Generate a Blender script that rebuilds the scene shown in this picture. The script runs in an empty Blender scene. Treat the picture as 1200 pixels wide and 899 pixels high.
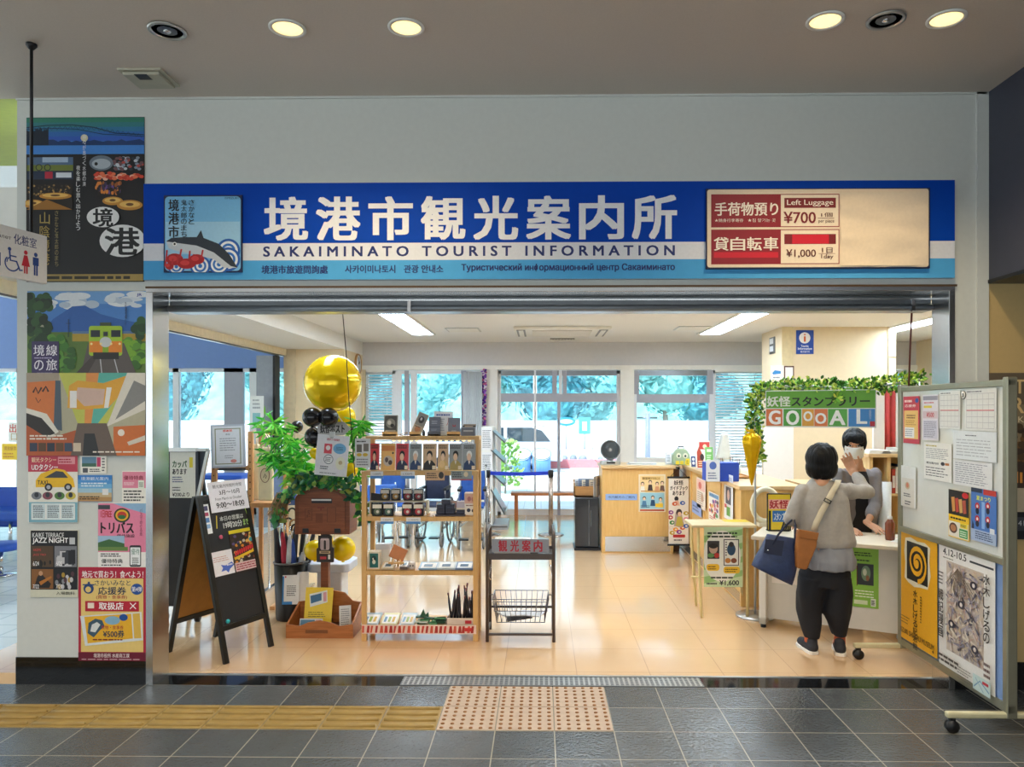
import bpy, bmesh, math, random
from math import sin, cos, pi, radians, sqrt, atan2
from mathutils import Vector, Matrix, noise as mnoise
random.seed(7)
scene = bpy.context.scene
COL = scene.collection
FPX, HOR, PCX = 865.0, 483.0, 621.2          # focal length, horizon row, principal column (1200x899 frame)
CAMY, CAMH, YAW = -4.325, 1.61, radians(0.85)
cam = bpy.data.cameras.new('camera')
cam.sensor_width = 36.0
cam.lens = FPX / 1200 * 36.0
cam.shift_x = (600 - PCX) / 1200
cam.shift_y = (HOR - 449.5) / 1200
cam.clip_start = 0.05
cam.clip_end = 400
cam_o = bpy.data.objects.new('camera', cam)
COL.objects.link(cam_o)
cam_o.location = (0, CAMY, CAMH)
cam_o.rotation_euler = (pi / 2, 0, YAW)
scene.camera = cam_o
vs = scene.view_settings
scene.display_settings.display_device = 'sRGB'
vs.view_transform = 'Standard'
vs.look = 'None'
vs.gamma = 1.0
vs.use_curve_mapping = False
vs.exposure = 0.35
scene.cycles.use_denoising = True
scene.cycles.max_bounces = 8
scene.cycles.diffuse_bounces = 4
scene.cycles.glossy_bounces = 4
scene.cycles.transparent_max_bounces = 16
scene.cycles.sample_clamp_indirect = 6.0
scene.cycles.caustics_reflective = False
scene.cycles.caustics_refractive = False
WORLD_STRENGTH = 1.5
world = bpy.data.worlds.new('sky')
scene.world = world
world.use_nodes = True
wn = world.node_tree.nodes
wl = world.node_tree.links
wbg = wn['Background']
wgeo = wn.new('ShaderNodeTexCoord')
wsep = wn.new('ShaderNodeSeparateXYZ')
wramp = wn.new('ShaderNodeValToRGB')
wl.new(wgeo.outputs['Generated'], wsep.inputs[0])
wl.new(wsep.outputs['Z'], wramp.inputs[0])
wramp.color_ramp.elements[0].position = 0.0
wramp.color_ramp.elements[0].color = (0.90, 0.97, 1.0, 1)
wramp.color_ramp.elements[1].position = 0.7
wramp.color_ramp.elements[1].color = (0.62, 0.82, 1.0, 1)
wl.new(wramp.outputs[0], wbg.inputs[0])
wbg.inputs[1].default_value = WORLD_STRENGTH
sun = bpy.data.lights.new('sun', 'SUN')
sun.energy = 5.5
sun.angle = radians(2)
sun.color = (1.0, 0.97, 0.92)
sun_o = bpy.data.objects.new('sun', sun)
COL.objects.link(sun_o)
sun_o.rotation_euler = (radians(38), 0, radians(-28))
def W(px, py, D):
 """Point seen at photo pixel (px, py) standing at depth D in front of the camera."""
 xc = (px - PCX) / FPX
 t = D / (cos(YAW) + xc * sin(YAW))
 return Vector((t * (-sin(YAW) + xc * cos(YAW)), CAMY + D, CAMH + t * (HOR - py) / FPX))
def G(px, py):
 """Ground point at photo pixel."""
 xc = (px - PCX) / FPX
 t = CAMH * FPX / (py - HOR)
 return Vector((t * (-sin(YAW) + xc * cos(YAW)), CAMY + t * (cos(YAW) + xc * sin(YAW)), 0))
def WX(px, D): return W(px, HOR, D).x
def WZ(py, D, px=634): return W(px, py, D).z
def lin(c):
 if isinstance(c, str):
  c = c.lstrip('#')
  if len(c) == 3: c = ''.join(q * 2 for q in c)
  c = tuple(int(c[i:i + 2], 16) / 255 for i in (0, 2, 4))
 return tuple((x / 12.92 if x <= 0.04045 else ((x + 0.055) / 1.055) ** 2.4) for x in c) + (1.0,)
MATS = {}
def mat(name, col, rough=0.55, metal=0.0, vary=0.06, scale=18.0, bump=0.0, bscale=None, spec=0.5, emit=None, estr=0.0,
  trans=0.0, coat=0.0, stretch=None):
 if name in MATS: return MATS[name]
 m = bpy.data.materials.new(name)
 m.use_nodes = True
 nt = m.node_tree; n = nt.nodes; l = nt.links
 b = n['Principled BSDF']
 b.inputs['Roughness'].default_value = rough
 b.inputs['Metallic'].default_value = metal
 b.inputs['Specular IOR Level'].default_value = spec
 b.inputs['Coat Weight'].default_value = coat
 b.inputs['Transmission Weight'].default_value = trans
 c = lin(col)
 b.inputs['Base Color'].default_value = c
 if vary > 0 or bump > 0:
  tc = n.new('ShaderNodeTexCoord')
  src = tc.outputs['Object']
  if stretch:
   mp = n.new('ShaderNodeMapping'); mp.inputs['Scale'].default_value = stretch
   l.new(src, mp.inputs[0]); src = mp.outputs[0]
  no = n.new('ShaderNodeTexNoise'); no.inputs['Scale'].default_value = scale; no.inputs['Detail'].default_value = 4
  l.new(src, no.inputs['Vector'])
  if vary > 0:
   rp = n.new('ShaderNodeValToRGB')
   rp.color_ramp.elements[0].position = 0.3; rp.color_ramp.elements[1].position = 0.7
   rp.color_ramp.elements[0].color = tuple(x * (1 - vary) for x in c[:3]) + (1,)
   rp.color_ramp.elements[1].color = tuple(min(1, x * (1 + vary)) for x in c[:3]) + (1,)
   l.new(no.outputs['Fac'], rp.inputs[0]); l.new(rp.outputs[0], b.inputs['Base Color'])
  if bump > 0:
   no2 = no
   if bscale:
    no2 = n.new('ShaderNodeTexNoise'); no2.inputs['Scale'].default_value = bscale; no2.inputs['Detail'].default_value = 3
    l.new(src, no2.inputs['Vector'])
   bp = n.new('ShaderNodeBump'); bp.inputs['Strength'].default_value = bump; bp.inputs['Distance'].default_value = 0.01
   l.new(no2.outputs['Fac'], bp.inputs['Height']); l.new(bp.outputs[0], b.inputs['Normal'])
 if emit:
  b.inputs['Emission Color'].default_value = lin(emit); b.inputs['Emission Strength'].default_value = estr
 MATS[name] = m
 return m
def P(col, rough=0.45):
 """printed / painted plain colour"""
 return mat('print_%s_%d' % (col.lstrip('#'), int(rough * 100)), col, rough, vary=0.03, scale=60)
def wood(name, c0, c1, scale=(3, 3, 40), rough=0.4):
 if name in MATS: return MATS[name]
 m = bpy.data.materials.new(name); m.use_nodes = True
 nt = m.node_tree; n = nt.nodes; l = nt.links; b = n['Principled BSDF']
 tc = n.new('ShaderNodeTexCoord'); mp = n.new('ShaderNodeMapping'); mp.inputs['Scale'].default_value = scale
 no = n.new('ShaderNodeTexNoise'); no.inputs['Scale'].default_value = 2.0; no.inputs['Detail'].default_value = 6; no.inputs['Distortion'].default_value = 0.6
 rp = n.new('ShaderNodeValToRGB'); rp.color_ramp.elements[0].position = 0.3; rp.color_ramp.elements[1].position = 0.72
 rp.color_ramp.elements[0].color = lin(c0); rp.color_ramp.elements[1].color = lin(c1)
 l.new(tc.outputs['Object'], mp.inputs[0]); l.new(mp.outputs[0], no.inputs['Vector']); l.new(no.outputs['Fac'], rp.inputs[0])
 l.new(rp.outputs[0], b.inputs['Base Color']); b.inputs['Roughness'].default_value = rough
 MATS[name] = m
 return m
def glass(name='window_glass', tint='#f4fbff', refl=1.0):
 if name in MATS: return MATS[name]
 m = bpy.data.materials.new(name); m.use_nodes = True
 nt = m.node_tree; n = nt.nodes; l = nt.links
 for x in list(n):
  if x.type != 'OUTPUT_MATERIAL': n.remove(x)
 out = [x for x in n if x.type == 'OUTPUT_MATERIAL'][0]
 tr = n.new('ShaderNodeBsdfTransparent'); tr.inputs[0].default_value = lin(tint)
 gl = n.new('ShaderNodeBsdfGlossy'); gl.inputs['Roughness'].default_value = 0.02
 fr = n.new('ShaderNodeFresnel'); fr.inputs[0].default_value = 1.45
 mx = n.new('ShaderNodeMixShader')
 l.new(fr.outputs[0], mx.inputs[0]); l.new(tr.outputs[0], mx.inputs[1]); l.new(gl.outputs[0], mx.inputs[2])
 l.new(mx.outputs[0], out.inputs[0])
 MATS[name] = m
 return m
def grid_floor(name, tile, origin, grout_w, c_tile, c_var, c_grout, rough, bump=0.15, bscale=60, spec=0.5, cells=0.12, coat=0.0):
 """square tiles laid on world X/Y"""
 m = bpy.data.materials.new(name); m.use_nodes = True
 nt = m.node_tree; n = nt.nodes; l = nt.links; b = n['Principled BSDF']
 geo = n.new('ShaderNodeNewGeometry')
 mp = n.new('ShaderNodeMapping'); mp.vector_type = 'POINT'
 mp.inputs['Location'].default_value = (-origin[0] / tile, -origin[1] / tile, 0)
 mp.inputs['Scale'].default_value = (1 / tile, 1 / tile, 1)
 l.new(geo.outputs['Position'], mp.inputs[0])
 sep = n.new('ShaderNodeSeparateXYZ'); l.new(mp.outputs[0], sep.inputs[0])
 def math_(op, a, v=None, v2=None):
  k = n.new('ShaderNodeMath'); k.operation = op
  for i, x in enumerate((a, v, v2)):
   if x is None: continue
   if hasattr(x, 'links'): l.new(x, k.inputs[i])
   else: k.inputs[i].default_value = x
  return k.outputs[0]
 g = grout_w / tile / 2
 masks = []; fl = []
 for ax in ('X', 'Y'):
  fr = math_('FRACT', sep.outputs[ax])
  d = math_('ABSOLUTE', math_('SUBTRACT', fr, 0.5))
  masks.append(math_('GREATER_THAN', d, 0.5 - g))
  fl.append(math_('FLOOR', sep.outputs[ax]))
 gm = math_('MAXIMUM', masks[0], masks[1])
 cmb = n.new('ShaderNodeCombineXYZ'); l.new(fl[0], cmb.inputs[0]); l.new(fl[1], cmb.inputs[1])
 wnz = n.new('ShaderNodeTexWhiteNoise'); l.new(cmb.outputs[0], wnz.inputs['Vector'])
 no = n.new('ShaderNodeTexNoise'); no.inputs['Scale'].default_value = 9; no.inputs['Detail'].default_value = 5
 l.new(geo.outputs['Position'], no.inputs['Vector'])
 f = math_('ADD', math_('MULTIPLY', wnz.outputs[0], cells * 4), math_('MULTIPLY', no.outputs['Fac'], 0.5))
 mix = n.new('ShaderNodeMix'); mix.data_type = 'RGBA'
 l.new(f, mix.inputs[0]); mix.inputs[6].default_value = lin(c_tile); mix.inputs[7].default_value = lin(c_var)
 mix2 = n.new('ShaderNodeMix'); mix2.data_type = 'RGBA'
 l.new(gm, mix2.inputs[0]); l.new(mix.outputs[2], mix2.inputs[6]); mix2.inputs[7].default_value = lin(c_grout)
 l.new(mix2.outputs[2], b.inputs['Base Color'])
 b.inputs['Roughness'].default_value = rough
 b.inputs['Specular IOR Level'].default_value = spec
 b.inputs['Coat Weight'].default_value = coat
 b.inputs['Coat Roughness'].default_value = 0.08
 nb = n.new('ShaderNodeTexNoise'); nb.inputs['Scale'].default_value = bscale; nb.inputs['Detail'].default_value = 3
 l.new(geo.outputs['Position'], nb.inputs['Vector'])
 h = math_('SUBTRACT', math_('MULTIPLY', nb.outputs['Fac'], 1.0), math_('MULTIPLY', gm, 1.0))
 bp = n.new('ShaderNodeBump'); bp.inputs['Strength'].default_value = bump; bp.inputs['Distance'].default_value = 0.006
 l.new(h, bp.inputs['Height']); l.new(bp.outputs[0], b.inputs['Normal'])
 MATS[name] = m
 return m
class MB:
 def __init__(s):
  s.v = []; s.f = []; s.fm = []; s.fs = []; s.mats = []; s.M = Matrix.Identity(4)
 def mi(s, m):
  if m not in s.mats: s.mats.append(m)
  return s.mats.index(m)
 def add(s, vs_, fs_, m, smooth=False):
  o = len(s.v); k = s.mi(m); M = s.M
  s.v += [tuple(M @ Vector(p)) for p in vs_]
  for f in fs_:
   s.f.append([i + o for i in f]); s.fm.append(k); s.fs.append(smooth)
  return s
 def box(s, x0, y0, z0, x1, y1, z1, m):
  if x0 > x1: x0, x1 = x1, x0
  if y0 > y1: y0, y1 = y1, y0
  if z0 > z1: z0, z1 = z1, z0
  v = [(x, y, z) for z in (z0, z1) for y in (y0, y1) for x in (x0, x1)]
  return s.add(v, [(0, 2, 3, 1), (4, 5, 7, 6), (0, 1, 5, 4), (2, 6, 7, 3), (0, 4, 6, 2), (1, 3, 7, 5)], m)
 def rod(s, p0, p1, a, b, m, up=(0, 0, 1)):
  """rectangular bar from p0 to p1, section a (side) x b (up)"""
  p0 = Vector(p0); p1 = Vector(p1); d = (p1 - p0).normalized(); u = Vector(up)
  if abs(d.dot(u)) > 0.99: u = Vector((0, 1, 0))
  r = d.cross(u).normalized(); u = r.cross(d).normalized()
  v = []
  for p in (p0, p1):
   for i, j in ((-1, -1), (1, -1), (1, 1), (-1, 1)):
    v.append(p + r * (i * a / 2) + u * (j * b / 2))
  return s.add(v, [(3, 2, 1, 0), (4, 5, 6, 7), (0, 1, 5, 4), (1, 2, 6, 5), (2, 3, 7, 6), (3, 0, 4, 7)], m)
 def tube(s, pts, r, m, n=8, closed=False, flat=1.0):
  pts = [Vector(p) for p in pts]; N = len(pts)
  rr = r if isinstance(r, (list, tuple)) else [r] * N
  t0 = (pts[1] - pts[0]).normalized()
  nrm = t0.orthogonal().normalized()
  v = []; f = []
  for i, p in enumerate(pts):
   if closed: t = (pts[(i + 1) % N] - pts[i - 1]).normalized()
   elif i == 0: t = t0
   elif i == N - 1: t = (pts[i] - pts[i - 1]).normalized()
   else:
    t = (pts[i + 1] - pts[i - 1])
    t = t.normalized() if t.length > 1e-9 else t0
   nrm = (nrm - t * nrm.dot(t))
   nrm = nrm.normalized() if nrm.length > 1e-6 else t.orthogonal().normalized()
   bn = t.cross(nrm)
   for k in range(n):
    a = 2 * pi * k / n
    v.append(p + nrm * (cos(a) * rr[i]) + bn * (sin(a) * rr[i] * flat))
  last = N if closed else N - 1
  for i in range(last):
   j = (i + 1) % N
   for k in range(n):
    f.append((i * n + k, i * n + (k + 1) % n, j * n + (k + 1) % n, j * n + k))
  if not closed:
   f.append(tuple(reversed(range(n)))); f.append(tuple((N - 1) * n + k for k in range(n)))
  return s.add(v, f, m, True)
 def cyl(s, p0, p1, r0, m, r1=None, n=16):
  return s.tube([p0, p1], [r0, r0 if r1 is None else r1], m, n)
 def lathe(s, prof, m, n=24, c=(0, 0, 0), sx=1, sy=1, wob=None):
  v = []; f = []; N = len(prof)
  for i, (r, z) in enumerate(prof):
   for k in range(n):
    a = 2 * pi * k / n
    w = wob(a, z) if wob else 1
    v.append((c[0] + cos(a) * r * sx * w, c[1] + sin(a) * r * sy * w, c[2] + z))
  for i in range(N - 1):
   for k in range(n):
    f.append((i * n + k, i * n + (k + 1) % n, (i + 1) * n + (k + 1) % n, (i + 1) * n + k))
  f.append(tuple(reversed(range(n)))); f.append(tuple((N - 1) * n + k for k in range(n)))
  return s.add(v, f, m, True)
 def ball(s, c, r, m, nu=20, nv=12):
  if not isinstance(r, (tuple, list)): r = (r, r, r)
  v = [(c[0], c[1], c[2] - r[2])]; f = []
  for i in range(1, nv):
   a = -pi / 2 + pi * i / nv
   for k in range(nu):
    b = 2 * pi * k / nu
    v.append((c[0] + r[0] * cos(a) * cos(b), c[1] + r[1] * cos(a) * sin(b), c[2] + r[2] * sin(a)))
  v.append((c[0], c[1], c[2] + r[2])); T = len(v) - 1
  for k in range(nu):
   f.append((0, 1 + (k + 1) % nu, 1 + k))
   f.append((T, 1 + (nv - 2) * nu + k, 1 + (nv - 2) * nu + (k + 1) % nu))
  for i in range(nv - 2):
   for k in range(nu):
    a = 1 + i * nu; b = a + nu; k2 = (k + 1) % nu
    f.append((a + k, a + k2, b + k2, b + k))
  return s.add(v, f, m, True)
 def loft(s, rings, m, n=20):
  """rings: (centre, rx, ry) horizontal ellipses, or (centre, rx, ry, tilt matrix)"""
  v = []; f = []; N = len(rings)
  for R in rings:
   c = Vector(R[0])
   for k in range(n):
    a = 2 * pi * k / n
    p = Vector((cos(a) * R[1], sin(a) * R[2], 0))
    if len(R) > 3: p = R[3] @ p
    v.append(c + p)
  for i in range(N - 1):
   for k in range(n):
    f.append((i * n + k, i * n + (k + 1) % n, (i + 1) * n + (k + 1) % n, (i + 1) * n + k))
  f.append(tuple(reversed(range(n)))); f.append(tuple((N - 1) * n + k for k in range(n)))
  return s.add(v, f, m, True)
 def cap(s, p0, p1, r0, r1, m, n=14):
  """tapered capsule"""
  p0 = Vector(p0); p1 = Vector(p1); d = p1 - p0; L = d.length
  t = d / L
  pts = []; rs = []
  for a in (0.15, 0.5, 0.8, 1.0): pts.append(p0 - t * r0 * cos(a * pi / 2)); rs.append(r0 * sin(a * pi / 2))
  for a in (1.0, 0.8, 0.5, 0.15): pts.append(p1 + t * r1 * cos(a * pi / 2)); rs.append(r1 * sin(a * pi / 2))
  return s.tube(pts, rs, m, n)
 def prism(s, poly, y0, y1, m):
  """polygon in X,Z extruded along Y from y0 to y1"""
  n = len(poly)
  A = sum(poly[i][0] * poly[(i + 1) % n][1] - poly[(i + 1) % n][0] * poly[i][1] for i in range(n))
  if A < 0: poly = poly[::-1]
  if y0 > y1: y0, y1 = y1, y0
  v = [(x, y0, z) for x, z in poly] + [(x, y1, z) for x, z in poly]
  f = [tuple(range(n)), tuple(reversed(range(n, 2 * n)))]
  for i in range(n):
   j = (i + 1) % n
   f.append((i, i + n, j + n, j))
  return s.add(v, f, m)
 def slab(s, poly, z0, z1, m):
  """polygon in X,Y extruded along Z"""
  n = len(poly)
  A = sum(poly[i][0] * poly[(i + 1) % n][1] - poly[(i + 1) % n][0] * poly[i][1] for i in range(n))
  if A < 0: poly = poly[::-1]
  v = [(x, y, z0) for x, y in poly] + [(x, y, z1) for x, y in poly]
  f = [tuple(reversed(range(n))), tuple(range(n, 2 * n))]
  for i in range(n):
   j = (i + 1) % n
   f.append((i, j, j + n, i + n))
  return s.add(v, f, m)
 def build(s, name, parent=None, loc=(0, 0, 0), rotz=0.0, bevel=0.0, seg=2, subsurf=0, rot=None):
  me = bpy.data.meshes.new(name)
  me.from_pydata(s.v, [], s.f)
  for m in s.mats: me.materials.append(m)
  me.polygons.foreach_set('material_index', s.fm)
  me.polygons.foreach_set('use_smooth', s.fs)
  me.update()
  o = bpy.data.objects.new(name, me)
  COL.objects.link(o)
  o.location = loc
  o.rotation_euler = rot if rot else (0, 0, rotz)
  if parent: o.parent = parent
  if bevel:
   b = o.modifiers.new('bevel', 'BEVEL'); b.width = bevel; b.segments = seg; b.limit_method = 'ANGLE'; b.angle_limit = radians(40)
  if subsurf:
   b = o.modifiers.new('sub', 'SUBSURF'); b.levels = subsurf; b.render_levels = subsurf
  return o
 def blend(s, name, voxel, parent=None, loc=(0, 0, 0), rotz=0.0, smooth=6, disp=None, rot=None):
  """melt all the shapes into one continuous surface"""
  me = bpy.data.meshes.new('tmp'); me.from_pydata(s.v, [], s.f)
  o = bpy.data.objects.new('tmp', me); COL.objects.link(o)
  r = o.modifiers.new('r', 'REMESH'); r.mode = 'VOXEL'; r.voxel_size = voxel; r.use_smooth_shade = True
  if smooth:
   k = o.modifiers.new('s', 'SMOOTH'); k.iterations = smooth; k.factor = 0.5
  dg = bpy.context.evaluated_depsgraph_get(); dg.update()
  new = bpy.data.meshes.new_from_object(o.evaluated_get(dg))
  bpy.data.objects.remove(o)
  if disp:
   amp, sc, off = disp
   nn = [v.normal.copy() for v in new.vertices]
   for v, nv in zip(new.vertices, nn):
    p = v.co
    d = mnoise.noise(Vector((p.x * sc[0], p.y * sc[1], p.z * sc[2])) + Vector(off))
    v.co = p + nv * (d * amp)
  new.materials.clear()
  new.materials.append(s.mats[0])
  new.name = name
  for p in new.polygons: p.use_smooth = True
  ob = bpy.data.objects.new(name, new); COL.objects.link(ob)
  ob.location = loc; ob.rotation_euler = rot if rot else (0, 0, rotz)
  if parent: ob.parent = parent
  return ob
def tag(o, label, cat, group=None):
 o['label'] = label; o['category'] = cat
 if group: o['group'] = group
 return o
def thing(name, label, cat, loc=(0, 0, 0), rotz=0.0, group=None):
 o = bpy.data.objects.new(name, None); COL.objects.link(o)
 o.empty_display_size = 0.1
 o.location = loc; o.rotation_euler = (0, 0, rotz)
 return tag(o, label, cat, group)
def struct(o):
 o['kind'] = 'structure'
 return o
def copy_tree(o, parent=None):
 c = o.copy(); COL.objects.link(c)
 if parent: c.parent = parent
 for ch in [x for x in bpy.data.objects if x.parent is o]: copy_tree(ch, c)
 return c
_TXT = {}
_font_curve = bpy.data.curves.new('lettering_source', 'FONT')
_font_obj = bpy.data.objects.new('lettering_source', _font_curve)
def text_geo(body, bold=0.0, res=2):
 k = (body, bold, res)
 if k in _TXT: return _TXT[k]
 _font_curve.body = body.replace('н', 'h').replace('ф', 'ɸ'); _font_curve.small_caps_scale = 0.74
 for q, ch in zip(_font_curve.body_format, body): q.use_small_caps = ch == 'н'      # this font's own н fills badly
 _font_curve.offset = bold; _font_curve.resolution_u = res; _font_curve.size = 1.0
 COL.objects.link(_font_obj)
 dg = bpy.context.evaluated_depsgraph_get(); dg.update()
 me = bpy.data.meshes.new_from_object(_font_obj.evaluated_get(dg))
 COL.objects.unlink(_font_obj)
 v = [(p.co.x, p.co.y) for p in me.vertices]; f = [tuple(p.vertices) for p in me.polygons]
 bpy.data.meshes.remove(me)
 if not v: v = [(0, 0), (1, 0), (1, 1)]; f = [(0, 1, 2)]
 x0 = min(p[0] for p in v); x1 = max(p[0] for p in v); y0 = min(p[1] for p in v); y1 = max(p[1] for p in v)
 _TXT[k] = (v, f, x0, y0, x1, y1)
 return _TXT[k]
class Art:
 """flat print on the front (-Y) of a sheet. Art units: u right, v DOWN, rectangle (u0,v0)-(u1,v1) maps to w x h metres."""
 def __init__(s, mb, u0, v0, u1, v1, w, h, y=0.0, step=0.0005):
  s.mb = mb; s.u0 = u0; s.v1 = v1; s.v0 = v0; s.u1 = u1
  s.kx = w / (u1 - u0); s.kz = h / (v1 - v0); s.w = w; s.y = y; s.step = 2.5e-5; s.n = 1; s.cnt = 12; s.hold = False
 def pt(s, u, v, y): return ((u - s.u0) * s.kx - s.w / 2, y, (s.v1 - v) * s.kz)
 def poly(s, pts, col, rough=0.45):
  if not s.hold: s.cnt += 1
  y = s.y - s.step * s.cnt
  pts = [(min(max(u, s.u0), s.u1), min(max(v, s.v0), s.v1)) for u, v in pts]
  A = sum(pts[i][0] * pts[(i + 1) % len(pts)][1] - pts[(i + 1) % len(pts)][0] * pts[i][1] for i in range(len(pts)))
  if A > 0: pts = pts[::-1]
  m = P(col, rough) if isinstance(col, str) else col
  s.mb.add([s.pt(u, v, y) for u, v in pts], [tuple(range(len(pts)))], m)
 def rect(s, a, b, c, d, col): s.poly([(a, b), (c, b), (c, d), (a, d)], col)
 def ell(s, cx, cy, rx, ry, col, n=28, a0=0, a1=2 * pi):
  s.poly([(cx + rx * cos(a0 + (a1 - a0) * k / n), cy + ry * sin(a0 + (a1 - a0) * k / n)) for k in range(n + (0 if a1 - a0 > 6.28 else 1))], col)
 def rrect(s, a, b, c, d, r, col):
  pts = []
  for cx, cy, st in ((c - r, b + r, -pi / 2), (c - r, d - r, 0), (a + r, d - r, pi / 2), (a + r, b + r, pi)):
   for k in range(6): pts.append((cx + r * cos(st + pi / 2 * k / 5), cy + r * sin(st + pi / 2 * k / 5)))
  s.poly(pts, col)
 def line(s, pts, wd, col):
  L = []; R = []
  for i, p in enumerate(pts):
   a = pts[max(0, i - 1)]; b = pts[min(len(pts) - 1, i + 1)]
   dx, dy = b[0] - a[0], b[1] - a[1]; q = sqrt(dx * dx + dy * dy) or 1
   nx, ny = -dy / q * wd / 2, dx / q * wd / 2
   L.append((p[0] + nx, p[1] + ny)); R.append((p[0] - nx, p[1] - ny))
  for i in range(len(pts) - 1): s.poly([L[i], L[i + 1], R[i + 1], R[i]], col)
 def text(s, a, b, c, d, body, col, bold=0.0, res=3):
  """lettering fitted to the box; heavier strokes by overlapping slightly shifted copies"""
  v, f, x0, y0, x1, y1 = text_geo(body, 0.0, res)
  s.cnt += 1
  e = bold * (d - b) if bold >= 0.01 else 0.0
  m = P(col) if isinstance(col, str) else col
  f_ = e * .6; e *= s.kz / s.kx
  sh = [(0, 0)] if not e else ([(-e, 0), (e, 0)] if bold < 0.018 else [(-e, -f_), (e, -f_), (-e, f_), (e, f_), (0, 0)])
  if bold > .033: sh += [(-e, 0), (e, 0), (0, -f_), (0, f_)]
  a += e; c -= e
  for dx, dy in sh:
   s.cnt += 2
   y = s.y - s.step * s.cnt
   q = [s.pt(a + dx + (p[0] - x0) / (x1 - x0) * (c - a), d + dy - (p[1] - y0) / (y1 - y0) * (d - b), y) for p in v]
   s.mb.add(q, f, m)
 def chars(s, a, b, c, d, body, col, bold=0.0, gap=0.12):
  """each character fitted in an equal cell from left to right"""
  n = len(body); cw = (c - a) / n
  for i, ch in enumerate(body):
   if ch != ' ':
    g = cw * gap / 2
    s.text(a + i * cw + g, b, a + (i + 1) * cw - g, d, ch, col, bold)
 def vert(s, cx, y0, cell, body, col, bold=0.0, wd=None):
  wd = wd or cell
  for i, ch in enumerate(body):
   if ch in ' ': continue
   k = 0.5 if ch in 'のとまちさかなしげる' else 0.45
   s.text(cx - wd * .45, y0 + i * cell + cell * .06, cx + wd * .45, y0 + (i + 1) * cell - cell * .06, ch, col, bold)
 def lines(s, a, b, c, d, n, col, seed=1, fill=0.5, words=True):
  r = random.Random(seed); ph = (d - b) / n; s.cnt += 1; s.hold = True
  for i in range(n):
   y = b + ph * (i + 0.5); hh = ph * fill / 2; x = a; end = c - (c - a) * r.random() * 0.25
   while x < end:
    wl_ = (c - a) * (0.06 + r.random() * 0.16) if words else end - x
    s.rect(x, y - hh, min(x + wl_, end), y + hh, col); x += wl_ + (c - a) * 0.025
  s.hold = False
 def up(s): s.cnt += 2
def sheet(name, label, cat, w, h, art, base='#f4f2ea', loc=(0, 0, 0), rotz=0.0, thick=0.003, group=None, units=None, tilt=0.0, parent=None, edge=None, curl=0.0):
 """a printed sheet or panel: thin slab with front at local y=0, bottom edge centred on the origin"""
 mb = MB()
 mb.box(-w / 2, 0, 0, w / 2, thick, h, P(base) if isinstance(base, str) else base)
 u = units or (0, 0, 100, 100)
 A = Art(mb, u[0], u[1], u[2], u[3], w, h)
 if art: art(A)
 o = mb.build(name, parent, loc)
 o.rotation_euler = (tilt, 0, rotz)
 if label: tag(o, label, cat, group)
 return o
def wall_sheet(name, label, cat, px, D, art, base='#f4f2ea', group=None, thick=0.004, parent=None):
 """sheet facing the camera square-on, given by its photo rectangle; art units are photo pixels"""
 a, b, c, d = px
 p0 = W(a, d, D); p1 = W(c, b, D)
 return sheet(name, label, cat, p1.x - p0.x, p1.z - p0.z, art, base, ((p0.x + p1.x) / 2, p0.y, p0.z), 0, thick, group, (a, b, c, d), parent=parent)
# ================================================================== MATERIALS OF THE SETTING
M_wall = mat('painted_wall', '#d6dad6', 0.6, vary=0.02, scale=30, bump=0.04, bscale=300)
M_white = mat('white_paint', '#f2f2ee', 0.55, vary=0.015)
M_cream = mat('cream_paint', '#e8d6b4', 0.55, vary=0.02)
M_ceil = mat('ceiling_board', '#d6cbc0', 0.7, vary=0.03, scale=120, bump=0.03, bscale=250)
M_ceil_in = mat('office_ceiling', '#f6f8fa', 0.7, vary=0.02, scale=90)
M_steel = mat('brushed_steel', '#c9cacb', 0.22, 1.0, vary=0.04, scale=6, stretch=(1, 1, 40))
M_steel_d = mat('dark_steel', '#74777a', 0.3, 1.0, vary=0.04)
M_granite = mat('black_granite', '#15171a', 0.08, vary=0.3, scale=220, spec=0.7)
M_navy = mat('navy_grey_panel', '#3f4252', 0.5, vary=0.03)
M_blueband = mat('blue_wall_band', '#6f8cc4', 0.6, vary=0.02)
M_frame_w = mat('white_window_frame', '#e6e8ec', 0.4, vary=0.02)
M_frame_g = mat('grey_window_frame', '#a9abb8', 0.4, vary=0.02)
M_beam = mat('beam_paint', '#cfcfd3', 0.6, vary=0.02)
M_dark = mat('black_plastic', '#16171a', 0.4, vary=0.1)
M_blk = mat('black_metal', '#1b1c20', 0.35, 0.3, vary=0.05)
M_chrome = mat('chrome', '#d8dade', 0.12, 1.0, vary=0.02)
M_alu = mat('aluminium', '#c6c7c4', 0.32, 0.9, vary=0.03)
M_glass = glass()
F_hall = grid_floor('slate_floor_tiles', 0.3, (0.0675, 0.0), 0.006, '#3a3f42', '#54585a', '#8f8a7c', 0.24, bump=0.55, bscale=55, spec=0.6)
F_off = grid_floor('office_vinyl_tiles', 0.45, (0.22, 0.25), 0.005, '#e2be94', '#dab489', '#c4a17c', 0.12, bump=0.015, bscale=25, spec=0.7, cells=0.05, coat=0.5)
F_con = grid_floor('concourse_floor_tiles', 0.3, (0, 0), 0.02, '#d8e0e2', '#c9d3d6', '#b3c0c6', 0.2, bump=0.05, spec=0.6)
FD = 4.325                   # depth of the shop front
BD = 11.5                    # depth of the rear glazed front
def X0(px): return WX(px, FD)
def Z0(py, px=634): return WZ(py, FD, px)
def XB(px): return WX(px, BD)
YB = CAMY + BD
ZC, ZCI, ZSOF = 3.465, 2.70, 2.50
xl, xr = X0(20), X0(1155)          # shop-front wall ends
jl0, jl1 = X0(172), X0(180)        # steel jambs
jr0, jr1 = X0(1111), X0(1118)
zh = 2.315                         # underside of the steel lintel
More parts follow.
